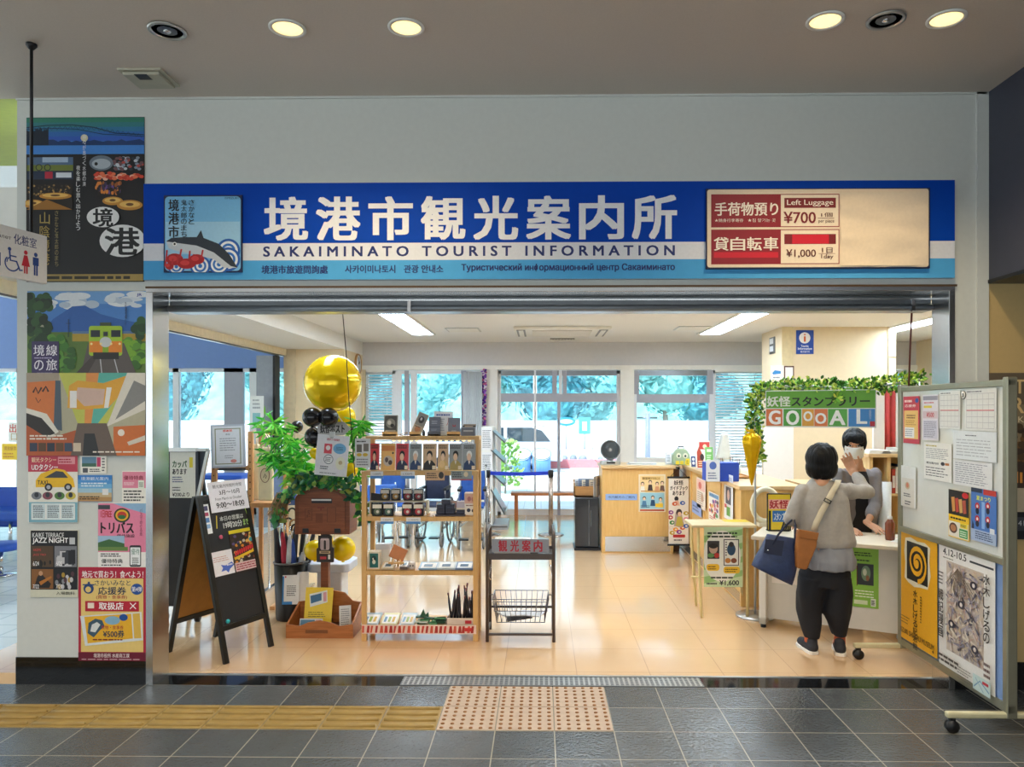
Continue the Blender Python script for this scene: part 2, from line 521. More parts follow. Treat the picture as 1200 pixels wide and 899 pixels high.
def S(name, m, *bx, bevel=0):
 mb = MB()
 for b in bx: mb.box(*b, m)
 return struct(mb.build(name, bevel=bevel))
# floors
S('floor_hall', F_hall, (-12, -9, -0.2, 7, 0, 0))
S('floor_threshold', M_granite, (-3.07, 0, -0.2, 7, 0.165, 0.0), )
S('trim_threshold_rail', M_alu, (jl1, 0.165, -0.05, jr0, 0.185, 0.004))
S('floor_office', F_off, (-3.66, 0.185, -0.2, 6, YB + 0.2, 0))
S('floor_concourse', F_con, (-12, 0.0, -0.2, -3.66, YB + 0.2, 0.0))
# recessed shoe-cleaning grating in the threshold
mb = MB(); ga, gb = X0(468), X0(826)
mb.box(ga, 0.01, 0.0, gb, 0.15, 0.002, mat('grating_base', '#6a6f76', 0.5, 0.2))
for i in range(60):
 x = ga + (gb - ga) * (i + .5) / 60
 mb.box(x - .006, 0.012, 0.002, x + .006, 0.148, 0.005, M_alu)
for j in range(6): mb.box(ga, 0.015 + j * .025, 0.002, gb, 0.020 + j * .025, 0.0045, M_alu)
struct(mb.build('trim_grating'))
# tactile paving
M_tac = mat('tactile_guide_tile', '#977c40', 0.5, vary=0.12, scale=14)
M_tac2 = mat('tactile_warning_tile', '#b09a84', 0.5, vary=0.08, scale=20)
M_dot = mat('tactile_brass_dot', '#8d5c2e', 0.4, 0.3, vary=0.1)
M_grt = mat('tile_grout', '#cfc5a8', 0.8)
x_end = 0.3675 - 0.9
mb = MB()
k = 0
x = x_end
while x > -12:
 mb.box(x - 0.297, -0.6 + .003, 0.0, x - 0.003, -0.3 - .003, 0.003, M_tac)
 for j in range(4):
  yc = -0.6 + 0.0375 + 0.075 * j
  mb.tube([(x - 0.285, yc, 0.003), (x - 0.015, yc, 0.003)], 0.012, M_tac, 8, flat=1.0)
 x -= 0.3
struct(mb.build('trim_tactile_guide_strip'))
mb = MB()
for i in range(3):
 for j in range(2):
  ax = 0.3675 - 0.9 + 0.3 * i; ay = -0.6 + 0.3 * j
  mb.box(ax + .003, ay + .003, 0, ax + .297, ay + .297, 0.003, M_tac2)
  for a in range(6):
   for b in range(6):
    mb.lathe([(0.011, 0), (0.009, 0.004), (0.004, 0.0055)], M_dot, 8, (ax + .025 + a * .05, ay + .025 + b * .05, 0.003))
struct(mb.build('trim_tactile_warning_block'))
# shop-front wall
S('wall_front_pier', M_wall, (xl, 0, 0.16, jl0, 0.165, ZC))
S('baseboard_pier', M_granite, (xl - .004, -0.006, 0, jl0, 0.16, 0.16))
S('wall_front_lintel', M_wall, (jl0, 0, 2.345, jr1, 0.165, ZC))
S('wall_front_right', M_wall, (jr1, 0, 0.16, xr - .02, 0.165, ZC))
S('trim_corner_bead', M_wall, (xr - .055, -0.012, 0.16, xr + .012, 0.165, ZC))
S('baseboard_right', M_granite, (jr1, -0.006, 0, 7, 0.16, 0.16))
M_warm_lit = mat('warm_lit_wall', '#cdb078', 0.6, vary=0.02, scale=40)  # front wall continued, with the warm lamp light put into its colour
S('wall_alcove', M_warm_lit, (xr + .012, 0.0, 0.16, 7, 0.165, ZC))
mb = MB()
mb.box(xr + .012, -3.9, 2.375, 6, -0.001, ZC, M_navy)
mb.box(xr + .006, -3.9, 2.355, 6, -0.001, 2.375, M_blk)
struct(mb.build('wall_bulkhead'))
# steel portal
S('trim_steel_jamb_left', M_steel, (jl0, -0.012, 0, jl1, 0.18, 2.315), bevel=.002)
S('trim_steel_jamb_right', M_steel, (jr0, -0.012, 0, jr1, 0.18, 2.315), bevel=.002)
S('trim_steel_lintel', M_steel, (jl0, -0.012, 2.315, jr1, 0.18, 2.345), bevel=.002)
S('trim_lintel_edge', mat('lintel_edge', '#5c4630', 0.4, 0.4), (jl0, -0.016, 2.338, jr1 + .01, -0.012, 2.35))
mb = MB()
mb.box(jl1, 0.18, 2.225, jr0, 0.30, 2.262, M_steel_d)
mb.box(jl1, 0.19, 2.262, jr0, 0.30, 2.315, mat('housing_grey', '#6a6e72', .35, .6))
mb.box(jl1, 0.175, 2.29, jr0, 0.19, 2.30, M_steel)
mb.tube([(jl1, 0.175, 2.245), (jr0, 0.175, 2.245)], 0.018, mat('shutter_tube', '#8d949c', 0.35, 0.4), 12)
struct(mb.build('trim_shutter_housing'))
S('wall_lintel_inner', M_white, (-2.9, 0.165, 2.315, 6, 0.19, 3.0))
mb = MB()
for px in (472, 1084): mb.box(X0(px), 0.15, 2.22, X0(px) + .02, 0.18, 2.29, M_chrome)
struct(mb.build('trim_shutter_bracket'))
# ceilings
S('ceiling_hall', M_ceil, (-12, -9, ZC, 7, 0.0, ZC + .2), (xl, 0, ZC, 7, 0.165, ZC + .2))
S('trim_ceiling_shadow_gap', M_wall, (xl, -0.012, ZC - .012, xr, 0, ZC))
M_rear = mat('rear_wall', '#b9b4aa', 0.6)
S('wall_rear', M_rear, (-12, -9.2, 0, 7, -9, .5), (-12, -9.2, 3.2, 7, -9, ZC), (-12, -9.2, .5, -11, -9, 3.2), (5, -9.2, .5, 7, -9, 3.2), (-4.2, -9.2, .5, -3.8, -9, 3.2), (.8, -9.2, .5, 1.2, -9, 3.2))  # unseen wall, its openings added to let daylight into the hall
S('wall_hall_right', mat('right_wall', '#9a8f80', 0.6), (7, -9, 0, 7.2, 0.2, ZC))
xs = -2.79
S('ceiling_office', M_ceil_in, (xs, 0.19, ZCI, 6, YB + .2, ZCI + .3))
S('ceiling_soffit', M_white, (-3.66, 0.19, ZSOF, xs, YB + .2, ZCI + .3))
S('wall_office_right', M_cream, (5.8, 0.19, 0, 6, YB + .2, ZCI))
S('wall_light_blocker', M_white, (-3.68, 1.3, ZSOF, -3.62, YB, 5.0))  # unseen wall added above the rail to block light
mb = MB()
mb.box(-3.70, 0.2, 2.41, -3.60, CAMY + 10.4, 2.50, mat('cream_rail', '#f3ead2', 0.5))
mb.box(-3.675, 0.2, 2.395, -3.625, CAMY + 10.4, 2.41, M_steel_d)
struct(mb.build('trim_partition_rail'))
# concourse roof: sloping soffit, blue band, clerestory
M_lime = mat('lime_soffit', '#b4ba3c', 0.6)
mb = MB()
mb.add([(-12, 0.0, ZC), (-3.07, 0.0, ZC), (-3.07, 3.0, 4.08), (-12, 3.0, 4.08), (-12, 0.0, ZC + .1), (-3.07, 0.0, ZC + .1), (-3.07, 3.0, 4.2), (-12, 3.0, 4.2)],
       [(0, 3, 2, 1), (4, 5, 6, 7), (2, 3, 7, 6), (0, 1, 5, 4)], M_lime)
struct(mb.build('ceiling_concourse_soffit'))
S('ceiling_concourse', M_white, (-12, 3.0, 5.0, -3.66, YB + .2, 5.2))
S('wall_concourse_upper', M_white, (-12, 2.9, 4.08, -3.66, 3.0, 5.2))
zt = WZ(431, BD); zbt = 3.64
S('wall_blue_band', M_blueband, (-12, YB, zt, -3.66, YB + .2, zbt))
S('trim_clerestory_sill', M_frame_w, (-12, YB - .05, zbt, -3.66, YB + .2, zbt + .06))
# rear glazed front ------------------------------------------------------------
cols = [(403, 428), (566, 583), (727, 743), (1064, 1082)]
mb = MB()
mb.box(-3.66, YB, zt, 6, YB + .2, ZCI, M_beam)
mb.box(-3.66, YB - .04, zt - .03, 6, YB + .2, zt + .035, M_white)
struct(mb.build('wall_back_beam'))
for a, b in cols:
 S('wall_back_pier', M_cream if a < 500 else M_white, (XB(a), YB - .02, 0, XB(b), YB + .2, zt))
S('wall_back_right', M_cream, (XB(1130), YB - .02, 0, 6, YB + .2, zt))
# cream pier at the left with its inner return
S('wall_left_pier', M_cream, (WX(333, 10.4), CAMY + 10.4, 0, xs, YB + .2, ZSOF))
S('trim_left_pier_strip', mat('cream_strip', '#d9c9a8', 0.5), (WX(333, 10.4), CAMY + 10.38, 0, WX(347, 10.4), CAMY + 10.4, ZSOF))
mb = MB()
a, b = WX(302, 10.3), WX(322, 10.3)
mb.box(a, CAMY + 10.25, 0, b, CAMY + 10.4, 2.40, mat('grey_panel_post', '#8d939d', 0.35, 0.4))
mb.box(b, CAMY + 10.22, 0, b + .035, CAMY + 10.4, 2.40, M_blk)
struct(mb.build('trim_partition_post'))
def window(n, pa, pb, z0, z1, mulls=(), transoms=(), fw=0.05, m=M_frame_w, depth=0.08, name='window'):
 mb = MB(); xa, xb = XB(pa), XB(pb)
 y0, y1 = YB + .05, YB + .05 + depth
 mb.box(xa, y0, z0, xa + fw, y1, z1, m); mb.box(xb - fw, y0, z0, xb, y1, z1, m)
 mb.box(xa, y0, z0, xb, y1, z0 + fw, m); mb.box(xa, y0, z1 - fw, xb, y1, z1, m)
 for p, wd, za, zb, mm in mulls:
  mb.box(XB(p) - wd / 2, y0 - .012, za, XB(p) + wd / 2, y1, zb, mm)
 for za, zb, mm in transoms: mb.box(xa + fw, y0 - .008, za, xb - fw, y1, zb, mm)
 o = struct(mb.build('%s_%d' % (name, n)))
 g = MB(); g.box(xa + .01, y0 + .03, z0 + .01, xb - .01, y0 + .038, z1 - .01, M_glass)
 struct(g.build('window_pane', o))
 return o
zT = WZ(434, BD)
def zb(py): return WZ(py, BD)
window(1, 427, 462, 0, zT)
window(2, 462, 545, 0, zT, mulls=[(466, .09, 0, zT, M_frame_w), (476, .07, 0, zT, M_frame_g), (484, .09, 0, zT, M_frame_w), (543, .08, 0, zT, M_frame_g)], transoms=[(0, .12, M_frame_w)], name='door')
window(3, 545, 566, 0, zT)
window(4, 583, 727, 0, zT, mulls=[(650, .07, zb(462), zT, M_frame_g), (657, .05, zb(462), zT, M_frame_w), (662, .06, zb(462), zT, M_frame_g), (655, .045, 0, zb(471), M_frame_g), (627, .03, 0.1, zT, M_frame_w)],
       transoms=[(zb(471), zb(461), M_frame_g), (0, .09, M_frame_w), (zb(440), zb(434), M_steel_d)])
window(5, 743, 836, 0, zT, mulls=[(746, .09, zb(462), zT, M_frame_g), (833, .09, zb(462), zT, M_frame_g)], transoms=[(zb(472), zb(462), M_frame_g), (zb(440), zb(434), M_steel_d), (0, .9, M_white)])
window(6, 836, 970, 0, zT)
window(7, 970, 1064, 0, zT)
window(8, 1082, 1130, 0, zT)
# concourse glazing
mb = MB()
y0, y1 = YB + .05, YB + .13
for p in (0, 210, 268, 280, 300): pass
for px_, wd in ((-60, .1), (20, .1), (110, .1), (204, .09), (272, .30), (296, .14)):
 mb.box(XB(px_) - wd / 2, y0, 0, XB(px_) + wd / 2, y1, zt, M_frame_w if px_ != 272 else M_frame_g)
mb.box(-12, y0, 0, -3.66, y1, .10, M_frame_w); mb.box(-12, y0, zt - .06, -3.66, y1, zt, M_frame_w)
o = struct(mb.build('window_9'))
g = MB(); g.box(-12, YB + .08, .05, -3.66, YB + .088, zt, M_glass); struct(g.build('window_pane', o))
mb = MB()
for i in range(7): mb.box(-12 + i * 1.4, y0, zbt, -12 + i * 1.4 + .07, y1, 5.0, M_frame_w)
mb.add([(-9.4, y0, 3.9), (-9.3, y0, 3.8), (-7.0, y0, 4.9), (-7.1, y0, 5.0)], [(0, 1, 2, 3)], M_frame_w)
o = struct(mb.build('window_10'))
g = MB(); g.box(-12, YB + .08, zbt, -3.66, YB + .088, 5.0, M_glass); struct(g.build('window_pane', o))
# cream column in the office with the information sign
CD = 9.5
ca, cb = WX(916, CD), WX(1050, CD)
mb = MB()
mb.box(ca, CAMY + CD, 0, cb, CAMY + CD + .85, ZCI, M_cream)
mb.box(ca, CAMY + CD - .012, 0, WX(929, CD), CAMY + CD, ZCI, mat('column_strip', '#e3d2a8', 0.5))
mb.box(WX(1040, CD), CAMY + CD - .012, 0, WX(1041.5, CD), CAMY + CD, ZCI, mat('column_joint', '#b9a88a', 0.5))
mb.box(WX(1041, CD), CAMY + CD - .010, WZ(419, CD), cb, CAMY + CD, WZ(418, CD), mat('column_joint', '#b9a88a', 0.5))
struct(mb.build('wall_column'))
M_out = mat('pale_concrete', '#e6e6e2', 0.8, vary=0.03, scale=2)
F_out = grid_floor('outdoor_pavers', 0.3, (0, 0), 0.012, '#e2e2de', '#d8d8d4', '#b9b9b6', 0.7, bump=0.05)
S('floor_pavement', F_out, (-40, YB + .2, -0.25, 30, YB + 7.5, -0.05))
S('floor_bounce_ground', M_out, (-60, -60, -0.25, 50, -9.2, -0.06), (-60, -9.2, -0.25, -12, YB + .2, -0.06))  # unseen ground added to bounce sunlight up onto the hall ceiling
S('floor_forecourt', M_out, (-80, YB + 7.5, -0.25, 70, 110, -0.06))
mb = MB()
M_line = mat('road_marking', '#8fa6c0', 0.8)
for i in range(9): mb.box(-2 + i * 1.6, YB + 9.0 + i * .15, -0.06, -0.9 + i * 1.6, YB + 9.2 + i * .15, -0.052, M_line)
for d in (15.5, 21, 30): mb.box(-40, CAMY + d, -.06, 40, CAMY + d + .12, -.053, M_line)
struct(mb.build('trim_road_marking'))
S('trim_kerb', mat('red_kerb', '#e58a90', 0.7), (WX(640, 22), CAMY + 22, -.06, WX(725, 22), CAMY + 22.4, .18))
S('wall_far_roadside', mat('roadside_wall', '#d9dde0', 0.8), (-80, 40, -0.06, 70, 40.4, 1.1))
# ================================================================== LAMPS OF THE ROOM
M_lamp = mat('warm_lamp', '#fff4d8', 0.5, vary=0, emit='#ffd98c', estr=1.5)
M_tube = mat('fluorescent_diffuser', '#f4fbff', 0.5, vary=0, emit='#dcefff', estr=20.0)
def downlight(px, py, lit, label, cat='downlight'):
 D = 1.855 * FPX / (HOR - py)
 p = W(px, py, D)
 t = thing('ceiling_downlight', label, cat, (p.x, p.y, ZC))
 mb = MB(); mb.lathe([(0.088, -0.002), (0.088, -0.008), (0.072, -0.010), (0.070, -0.002)], M_white if lit else M_alu, 32)
 mb.build('trim_ring', t)
 mb = MB()
 if lit:
  mb.lathe([(0.070, -0.004), (0.040, -0.0065), (0.002, -0.007)], M_lamp, 28); mb.build('bulb', t)
  l = bpy.data.lights.new('downlight_beam', 'SPOT'); l.energy = 46; l.color = (1.0, 0.78, 0.47); l.spot_size = radians(125); l.spot_blend = 0.8; l.shadow_soft_size = 0.06
  lo = bpy.data.objects.new('downlight_beam', l); COL.objects.link(lo); lo.location = (p.x, p.y, ZC - 0.03)
 else:
  mb.lathe([(0.070, -0.004), (0.045, -0.004), (0.02, -0.006), (0.002, -0.006)], M_steel_d, 28); mb.build('reflector', t)
  mb = MB(); mb.ball((0, 0, -0.006), (.018, .018, .008), M_chrome, 12, 8); mb.build('bulb', t)
downlight(337, 30, True, 'lit warm ceiling downlight, leftmost of the lit ones')
downlight(476, 30, True, 'lit warm ceiling downlight, above the first big characters of the sign')
downlight(967, 26, True, 'lit warm ceiling downlight above the price board, left of the unlit one')
downlight(1109, 25, True, 'lit warm ceiling downlight nearest the navy bulkhead')
downlight(196, 32, False, 'unlit silver ceiling downlight near the night-view poster')
downlight(1038, 26, False, 'unlit silver ceiling downlight between two lit ones on the right')
# unseen fill lamps added behind the viewer to brighten hall and front wall
for x, y in [(-5, -5.2), (-2.5, -5.2), (0, -5.2), (2.5, -5.2), (5, -5.2), (-2.6, -2.7), (-.9, -2.7), (.9, -2.7), (2.3, -2.7), (-4.0, -2.0)]:
 l = bpy.data.lights.new('hall_fill_beam', 'SPOT'); l.energy = 95; l.color = (1.0, 0.90, 0.78); l.spot_size = radians(130); l.spot_blend = 0.8; l.shadow_soft_size = .08
 lo = bpy.data.objects.new('hall_fill_beam', l); COL.objects.link(lo); lo.location = (x, y, ZC - .03)
def strip_light(x, y0, y1, label, ww=0.28):
 t = thing('ceiling_strip_light', label, 'ceiling light', (x, (y0 + y1) / 2, ZCI))
 L = (y1 - y0) / 2
 mb = MB()
 mb.box(-ww / 2 - .03, -L, -.02, -ww / 2, L, 0, M_white); mb.box(ww / 2, -L, -.02, ww / 2 + .03, L, 0, M_white)
 mb.box(-ww / 2, -L, -.02, ww / 2, -L + .03, 0, M_white); mb.box(-ww / 2, L - .03, -.02, ww / 2, L, 0, M_white)
 mb.box(-ww / 2, -.015, -.02, ww / 2, .015, 0, M_white)
 mb.build('frame', t)
 mb = MB(); mb.box(-ww / 2, -L + .03, -.012, ww / 2, -.015, -.004, M_tube); mb.box(-ww / 2, .015, -.012, ww / 2, L - .03, -.004, M_tube); mb.build('diffuser', t)
yF = CAMY + 10.25
strip_light(WX(487, 9.6), yF - 2.6, yF, 'recessed fluorescent strip left of the air conditioner')
strip_light(WX(845, 9.6), yF - 2.6, yF, 'recessed fluorescent strip right of the air conditioner')
strip_light(WX(1066, 9.3), yF - 2.8, yF - .3, 'recessed fluorescent strip right of the cream column')
for x, lab in ((-1.7, 'left'), (0.4, 'middle'), (2.4, 'right')):
 strip_light(x, 0.7, 3.2, 'recessed fluorescent strip near the shutter, %s one' % lab)
# ================================================================== SHOP SIGN
p0 = W(172, 330, FD); p1 = W(1115, 212, FD)
sg = thing('shop_sign', 'long blue and white tourist information sign above the shop opening', 'sign', ((p0.x + p1.x) / 2, -0.035, Z0(329.5, 172)))
sw, sh = p1.x - p0.x, Z0(217.5, 172) - Z0(329.5, 172)
TXTB = '#14296e'
mb = MB(); mb.box(-sw / 2, 0, 0, sw / 2, 0.034, sh, P('#c8d6ea'))
A = Art(mb, 172, 217, 1115, 329.5, sw, sh)
A.rect(172, 217, 1115, 287, mat('sign_blue', '#0044b4', 0.6, vary=0.03, spec=.15))
A.rect(172, 287, 1115, 307, P('#e3e6f0')); A.rect(172, 307, 1115, 329.5, mat('sign_sky', '#52a8e4', 0.6, vary=0.03, spec=.15))
A.text(313, 291, 793, 302.5, 'S A K A I M I N A T O   T O U R I S T   I N F O R M A T I O N', TXTB, 0.04)
A.text(311, 313, 389, 322.5, '境港市旅遊問詢處', TXTB, 0.03)
A.text(409, 313, 468, 322, '사카이미나토시', TXTB, 0.03)
A.text(478, 313, 524, 322, '관광 안내소', TXTB, 0.03)
A.text(545, 311.8, 793, 321.5, 'Туристический информационный центр Сакаиминато', TXTB, 0.03)
mb.build('panel', sg)
def line_of(*items):
 mb = MB(); A = Art(mb, 172, 217, 1115, 329.5, sw, sh); A.n = 2
 for it in items:
  if it[0] == 'c': A.chars(*it[1:])
  else: A.text(*it)
 return mb.build('lettering', sg)
line_of(('c', 309, 234, 800, 283, '境港市観光案内所', '#f4f5fa', 0.034, 0.15))
# emblem plate (the cartoon figure on it is left out)
mb = MB(); ew, eh = 92 / 200, 90 / 200
mb.box(-ew / 2, 0, 0, ew / 2, .012, eh, P('#0c1a4c'))
A = Art(mb, 197, 231, 289, 321, ew, eh)
A.rrect(198.5, 232.5, 287.5, 319.5, 5, '#7cc0ec'); A.up()
A.rect(199.5, 262, 286.5, 300, '#a5d5f2'); A.up()
for cx, cy, r in ((276, 296, 14), (281, 306, 14), (262, 312, 12), (212, 316, 10), (240, 318, 12)):
 for k, c in enumerate(('#1c5fb8', '#f2f6fb', '#2a74c9', '#f2f6fb', '#2a74c9')):
  A.ell(min(cx, 287 - r), min(cy, 318.5 - r * .4), r * (1 - k * .2), r * (1 - k * .2), c); A.n += .3
 A.n -= 1.5
A.up(); A.up()
fish = [(200, 285), (206, 281), (220, 280), (236, 280), (241, 272), (244, 281), (262, 288), (274, 300), (284, 316), (268, 316), (256, 306), (232, 300), (212, 296), (203, 293)]
A.poly(fish, '#cfd6de'); A.up()
A.poly([(200, 285), (206, 281), (220, 280), (236, 280), (241, 272), (244, 281), (262, 288), (274, 300), (284, 316), (276, 314), (256, 298), (236, 290), (214, 287)], '#27303c')
A.ell(210, 288, 2.4, 2.4, '#f4f4f0'); A.up(); A.ell(210, 288, 1.3, 1.3, '#15171a')
for cx, cy, rx, ry in ((210, 306, 10, 7), (224, 311, 11, 6), (236, 306, 9, 6), (204, 314, 5, 4)):
 A.ell(cx, cy, rx, ry, '#b3161c'); A.up(); A.ell(cx - 2, cy - 1, rx * .5, ry * .5, '#d8393a')
 A.line([(cx - rx, cy), (cx - rx + 1, cy - ry - 4)], 2, '#c4242a'); A.line([(cx + rx * .6, cy - 2), (cx + rx * .8, cy - ry - 5)], 2, '#c4242a'); A.n -= 1
A.up(); A.up()
A.vert(209, 235, 15.5, '境港市', '#10131c', 0.02, 14); A.vert(221, 236, 7.4, '鬼太郎のまち', '#10131c', 0.012, 7.5); A.vert(230, 236, 7.4, 'さかなと', '#10131c', 0.012, 7.5)
A.text(269, 233.5, 285, 236, '©MIZUKI', '#1a3a6a')
mb.build('emblem_plate', sg, (((197 + 289) / 2 - (172 + 1115) / 2) / 943 * sw, -0.012, (329.5 - 321) / 112.5 * sh))
# price board
bw, bh = 256 / 943 * sw, 92 / 112.5 * sh
mb = MB()
for k in range(1): mb.box(-bw / 2, 0, 0, bw / 2, .02, bh, P('#0d1a44'))
A = Art(mb, 828.5, 224, 1084.5, 316, bw, bh)
A.rrect(829.5, 225, 1083, 314.5, 3, '#ead8c0'); A.up()
mb.mats  # paper cover drawn below as its own wrinkled sheet
RED = '#8f1428'
A.rect(834, 230.5, 981, 268.5, RED); A.rect(834, 271, 981, 311, RED); A.up()
A.rect(914, 231.5, 980, 267.5, '#f2e2cc'); A.rect(914, 272, 980, 310, '#f2e2cc'); A.up()
A.rect(918, 235, 977, 246.5, '#7a1420'); A.rect(918, 276.5, 977, 288, '#7a1420'); A.up()
A.rect(927, 277, 969, 287.5, '#cf1230'); A.rect(837, 297, 911, 303.5, '#cc1530')
A.text(921, 237, 974, 245, 'Left Luggage', '#f6ece0', 0.01)
A.text(838, 240, 911, 255, '手荷物預り', '#f6ece0', 0.02); A.text(838, 258.5, 871, 262.5, '★随身行李寄存', '#f6ece0', 0.0); A.text(876, 258.5, 908, 262.5, '★짐 맡기는 곳', '#f6ece0', 0.0)
A.chars(836, 280, 912, 295, '貸自転車', '#f6ece0', 0.02, 0.1)
A.text(917, 251, 954, 264, '¥700', '#7a1420', 0.02); A.text(960, 252, 973, 257, '1個', '#5c2018', 0.01); A.rect(956, 258.2, 975, 258.7, '#8a5040'); A.text(957, 259.8, 975, 264.5, 'per piece', '#5c2018', 0.0)
A.text(920, 294, 954, 304, '¥1,000', '#5c2018', 0.015); A.text(961, 292, 973, 298, '1日', '#5c2018', 0.01); A.rect(957, 298.8, 976, 299.3, '#8a5040'); A.text(960, 300, 974, 306, '1day', '#5c2018', 0.01)
pb = mb.build('price_board', sg, (((828.5 + 1084.5) / 2 - (172 + 1115) / 2) / 943 * sw, -0.02, (329.5 - 319) / 112.5 * sh))
mb = MB(); cw_, ch_ = 99 / 256 * bw, 86 / 92 * bh; N = 24
vv = []; ff = []
for j in range(N + 1):
 for i in range(N + 1):
  u, v = i / N, j / N
  d = mnoise.noise(Vector((u * 2.5 + 3, v * 7, 1.2))) * .009 + mnoise.noise(Vector((u * 9, v * 14, 5))) * .0015
  vv.append((u * cw_ - cw_ / 2, -0.006 + d, v * ch_))
for j in range(N):
 for i in range(N): ff.append((j * (N + 1) + i, j * (N + 1) + i + 1, (j + 1) * (N + 1) + i + 1, (j + 1) * (N + 1) + i))
mb.add(vv, ff, P('#ecd9c0', 0.7), True)
o = mb.build('paper_cover', pb, ((1031.5 - 956.5) / 256 * bw, 0, 3 / 92 * bh)); o['label'] = 'blank cream paper covering half the board'
# ================================================================== POSTERS ON THE PIER
PD = FD - 0.006
def skyline(A, x0, x1, yb, col, amp, seed, top):
 r = random.Random(seed); pts = [(x0, yb)]
 n = 26
 for i in range(n + 1):
  pts.append((x0 + (x1 - x0) * i / n, top + r.random() * amp))
 pts.append((x1, yb)); A.poly(pts, col)
def mountain(A, pts, col): A.poly(pts, col)
def night(A):
 for i, c in enumerate(('#2f7f6a', '#2f7a82', '#2b74a0', '#2a68b4', '#2c5cba')): A.rect(31, 137.5 + i * 5.5, 169, 137.5 + i * 5.5 + 6, c)
 A.rect(31, 165, 169, 181, '#3f86d8'); A.up()
 skyline(A, 31, 169, 170, '#12376c', 3, 3, 163); skyline(A, 31, 57, 170, '#0c1e30', 6, 5, 148)
 for k in range(22):
  x = 33 + k * 6.2; yb = 152 if x > 45 else 156
  top = 147 + abs(x - 82) * .03 + max(0, x - 105) * .13
  A.line([(x, top), (x + 3, top + 4.5), (x + 6, top + .5)], .5, '#123a55')
 A.line([(31, 149), (55, 146.5), (85, 146), (110, 149), (135, 156), (169, 158)], 1.1, '#12324a'); A.line([(31, 151), (60, 150), (90, 151), (120, 157), (169, 160)], .8, '#12324a')
 A.rect(31, 180.5, 169, 330, '#0c0d12'); A.up()
 A.rect(32, 184, 86, 200, '#4f6a8c'); A.rect(32, 200, 86, 210, '#1a2c48'); A.up()
 A.rect(32, 193, 86, 200, '#6f7c34'); A.rect(50, 184, 80, 190, '#a8bfd8'); A.rect(53, 201, 62, 209, '#b8213a'); A.rect(66, 202, 84, 208, '#d8dfe8')
 for cx in (46, 56): A.ell(cx, 196, 4, 4, '#20242a'); A.up(); A.ell(cx, 196, 3, 3, '#6f7c34'); A.n -= 1
 r = random.Random(4)
 A.ell(119, 191, 14, 9, '#6c7784'); A.up(); A.ell(119, 192, 11, 6, '#aeb8c2'); A.ell(113, 192, 2, 2, '#111'); A.up()
 for i in range(60): A.ell(134 + r.random() * 33, 185 + r.random() * 14, 2.2, 1.6, r.choice(['#c8ccd4', '#6d4a4f', '#8894a4', '#b84a42', '#2a2f3a']))
 for i in range(44): A.ell(113 + r.random() * 54, 203 + r.random() * 7, 3, 2, r.choice(['#d8452c', '#e8744c', '#c4331f', '#f0b49a']))
 A.rect(32, 216, 86, 246, '#1c130c'); A.rect(112, 216, 169, 246, '#140f14'); A.up()
 for i in range(70): A.ell(33 + r.random() * 50, 217 + r.random() * 12, 1.2, 1.2, r.choice(['#8a6a3a', '#3c2e20', '#b08a4c', '#252018']))
 for i in range(60): A.ell(112 + r.random() * 30, 215 + r.random() * 12, 1.6, 2.4, r.choice(['#a05a2a', '#e08838', '#3a2a50', '#6a4a90', '#241a18']))
 A.up()
 for cx, cy, rx, ry in ((66, 230, 19, 4), (40, 239, 13, 5), (133, 236, 12, 5), (158, 241, 15, 6)):
  A.ell(min(cx, 168 - rx), cy, rx, ry, '#c98a34'); A.up(); A.ell(min(cx, 168 - rx), cy - .8, rx * .8, ry * .6, '#e8bc62'); A.ell(min(cx, 168 - rx), cy - .8, rx * .3, ry * .3, '#6c4418'); A.n -= 1
 A.poly([(32, 246), (56, 234), (86, 246)], '#a06c24')
 A.up(); A.up()
 A.ell(100, 162, 4.2, 4.2, '#d8d2b0'); A.up()
 A.vert(100, 158, 6.1, '神々が息づく水郷の湊', '#e8e8ea', 0, 4.5); A.vert(93, 194, 6.4, '夜を楽しむ旅へ出かけよう', '#f2f2f2', .008, 5.2)
 A.ell(122, 255, 19, 12, '#ececec'); A.ell(145, 283, 27, 19, '#ececec'); A.up()
 A.text(110, 245, 134, 266, '境', '#0c0d12', 0.03); A.text(124, 268, 165, 299, '港', '#0c0d12', 0.03)
 A.vert(54, 248, 16, '山陰境港', '#b29a52', 0.0, 13); A.vert(68, 247, 6.6, 'さかなと鬼太郎のまち', '#9a8a58', 0, 4.6)
 A.rect(31, 322, 169, 330, '#a98f4c'); A.up(); A.lines(56, 323.5, 160, 328.5, 1, '#2a2210', 3, 0.7)
o = wall_sheet('night_view_poster', 'black tall poster with bridge at dusk and two white oval characters', 'poster', (31, 137, 169, 330.5), PD, night, '#0c0d12')
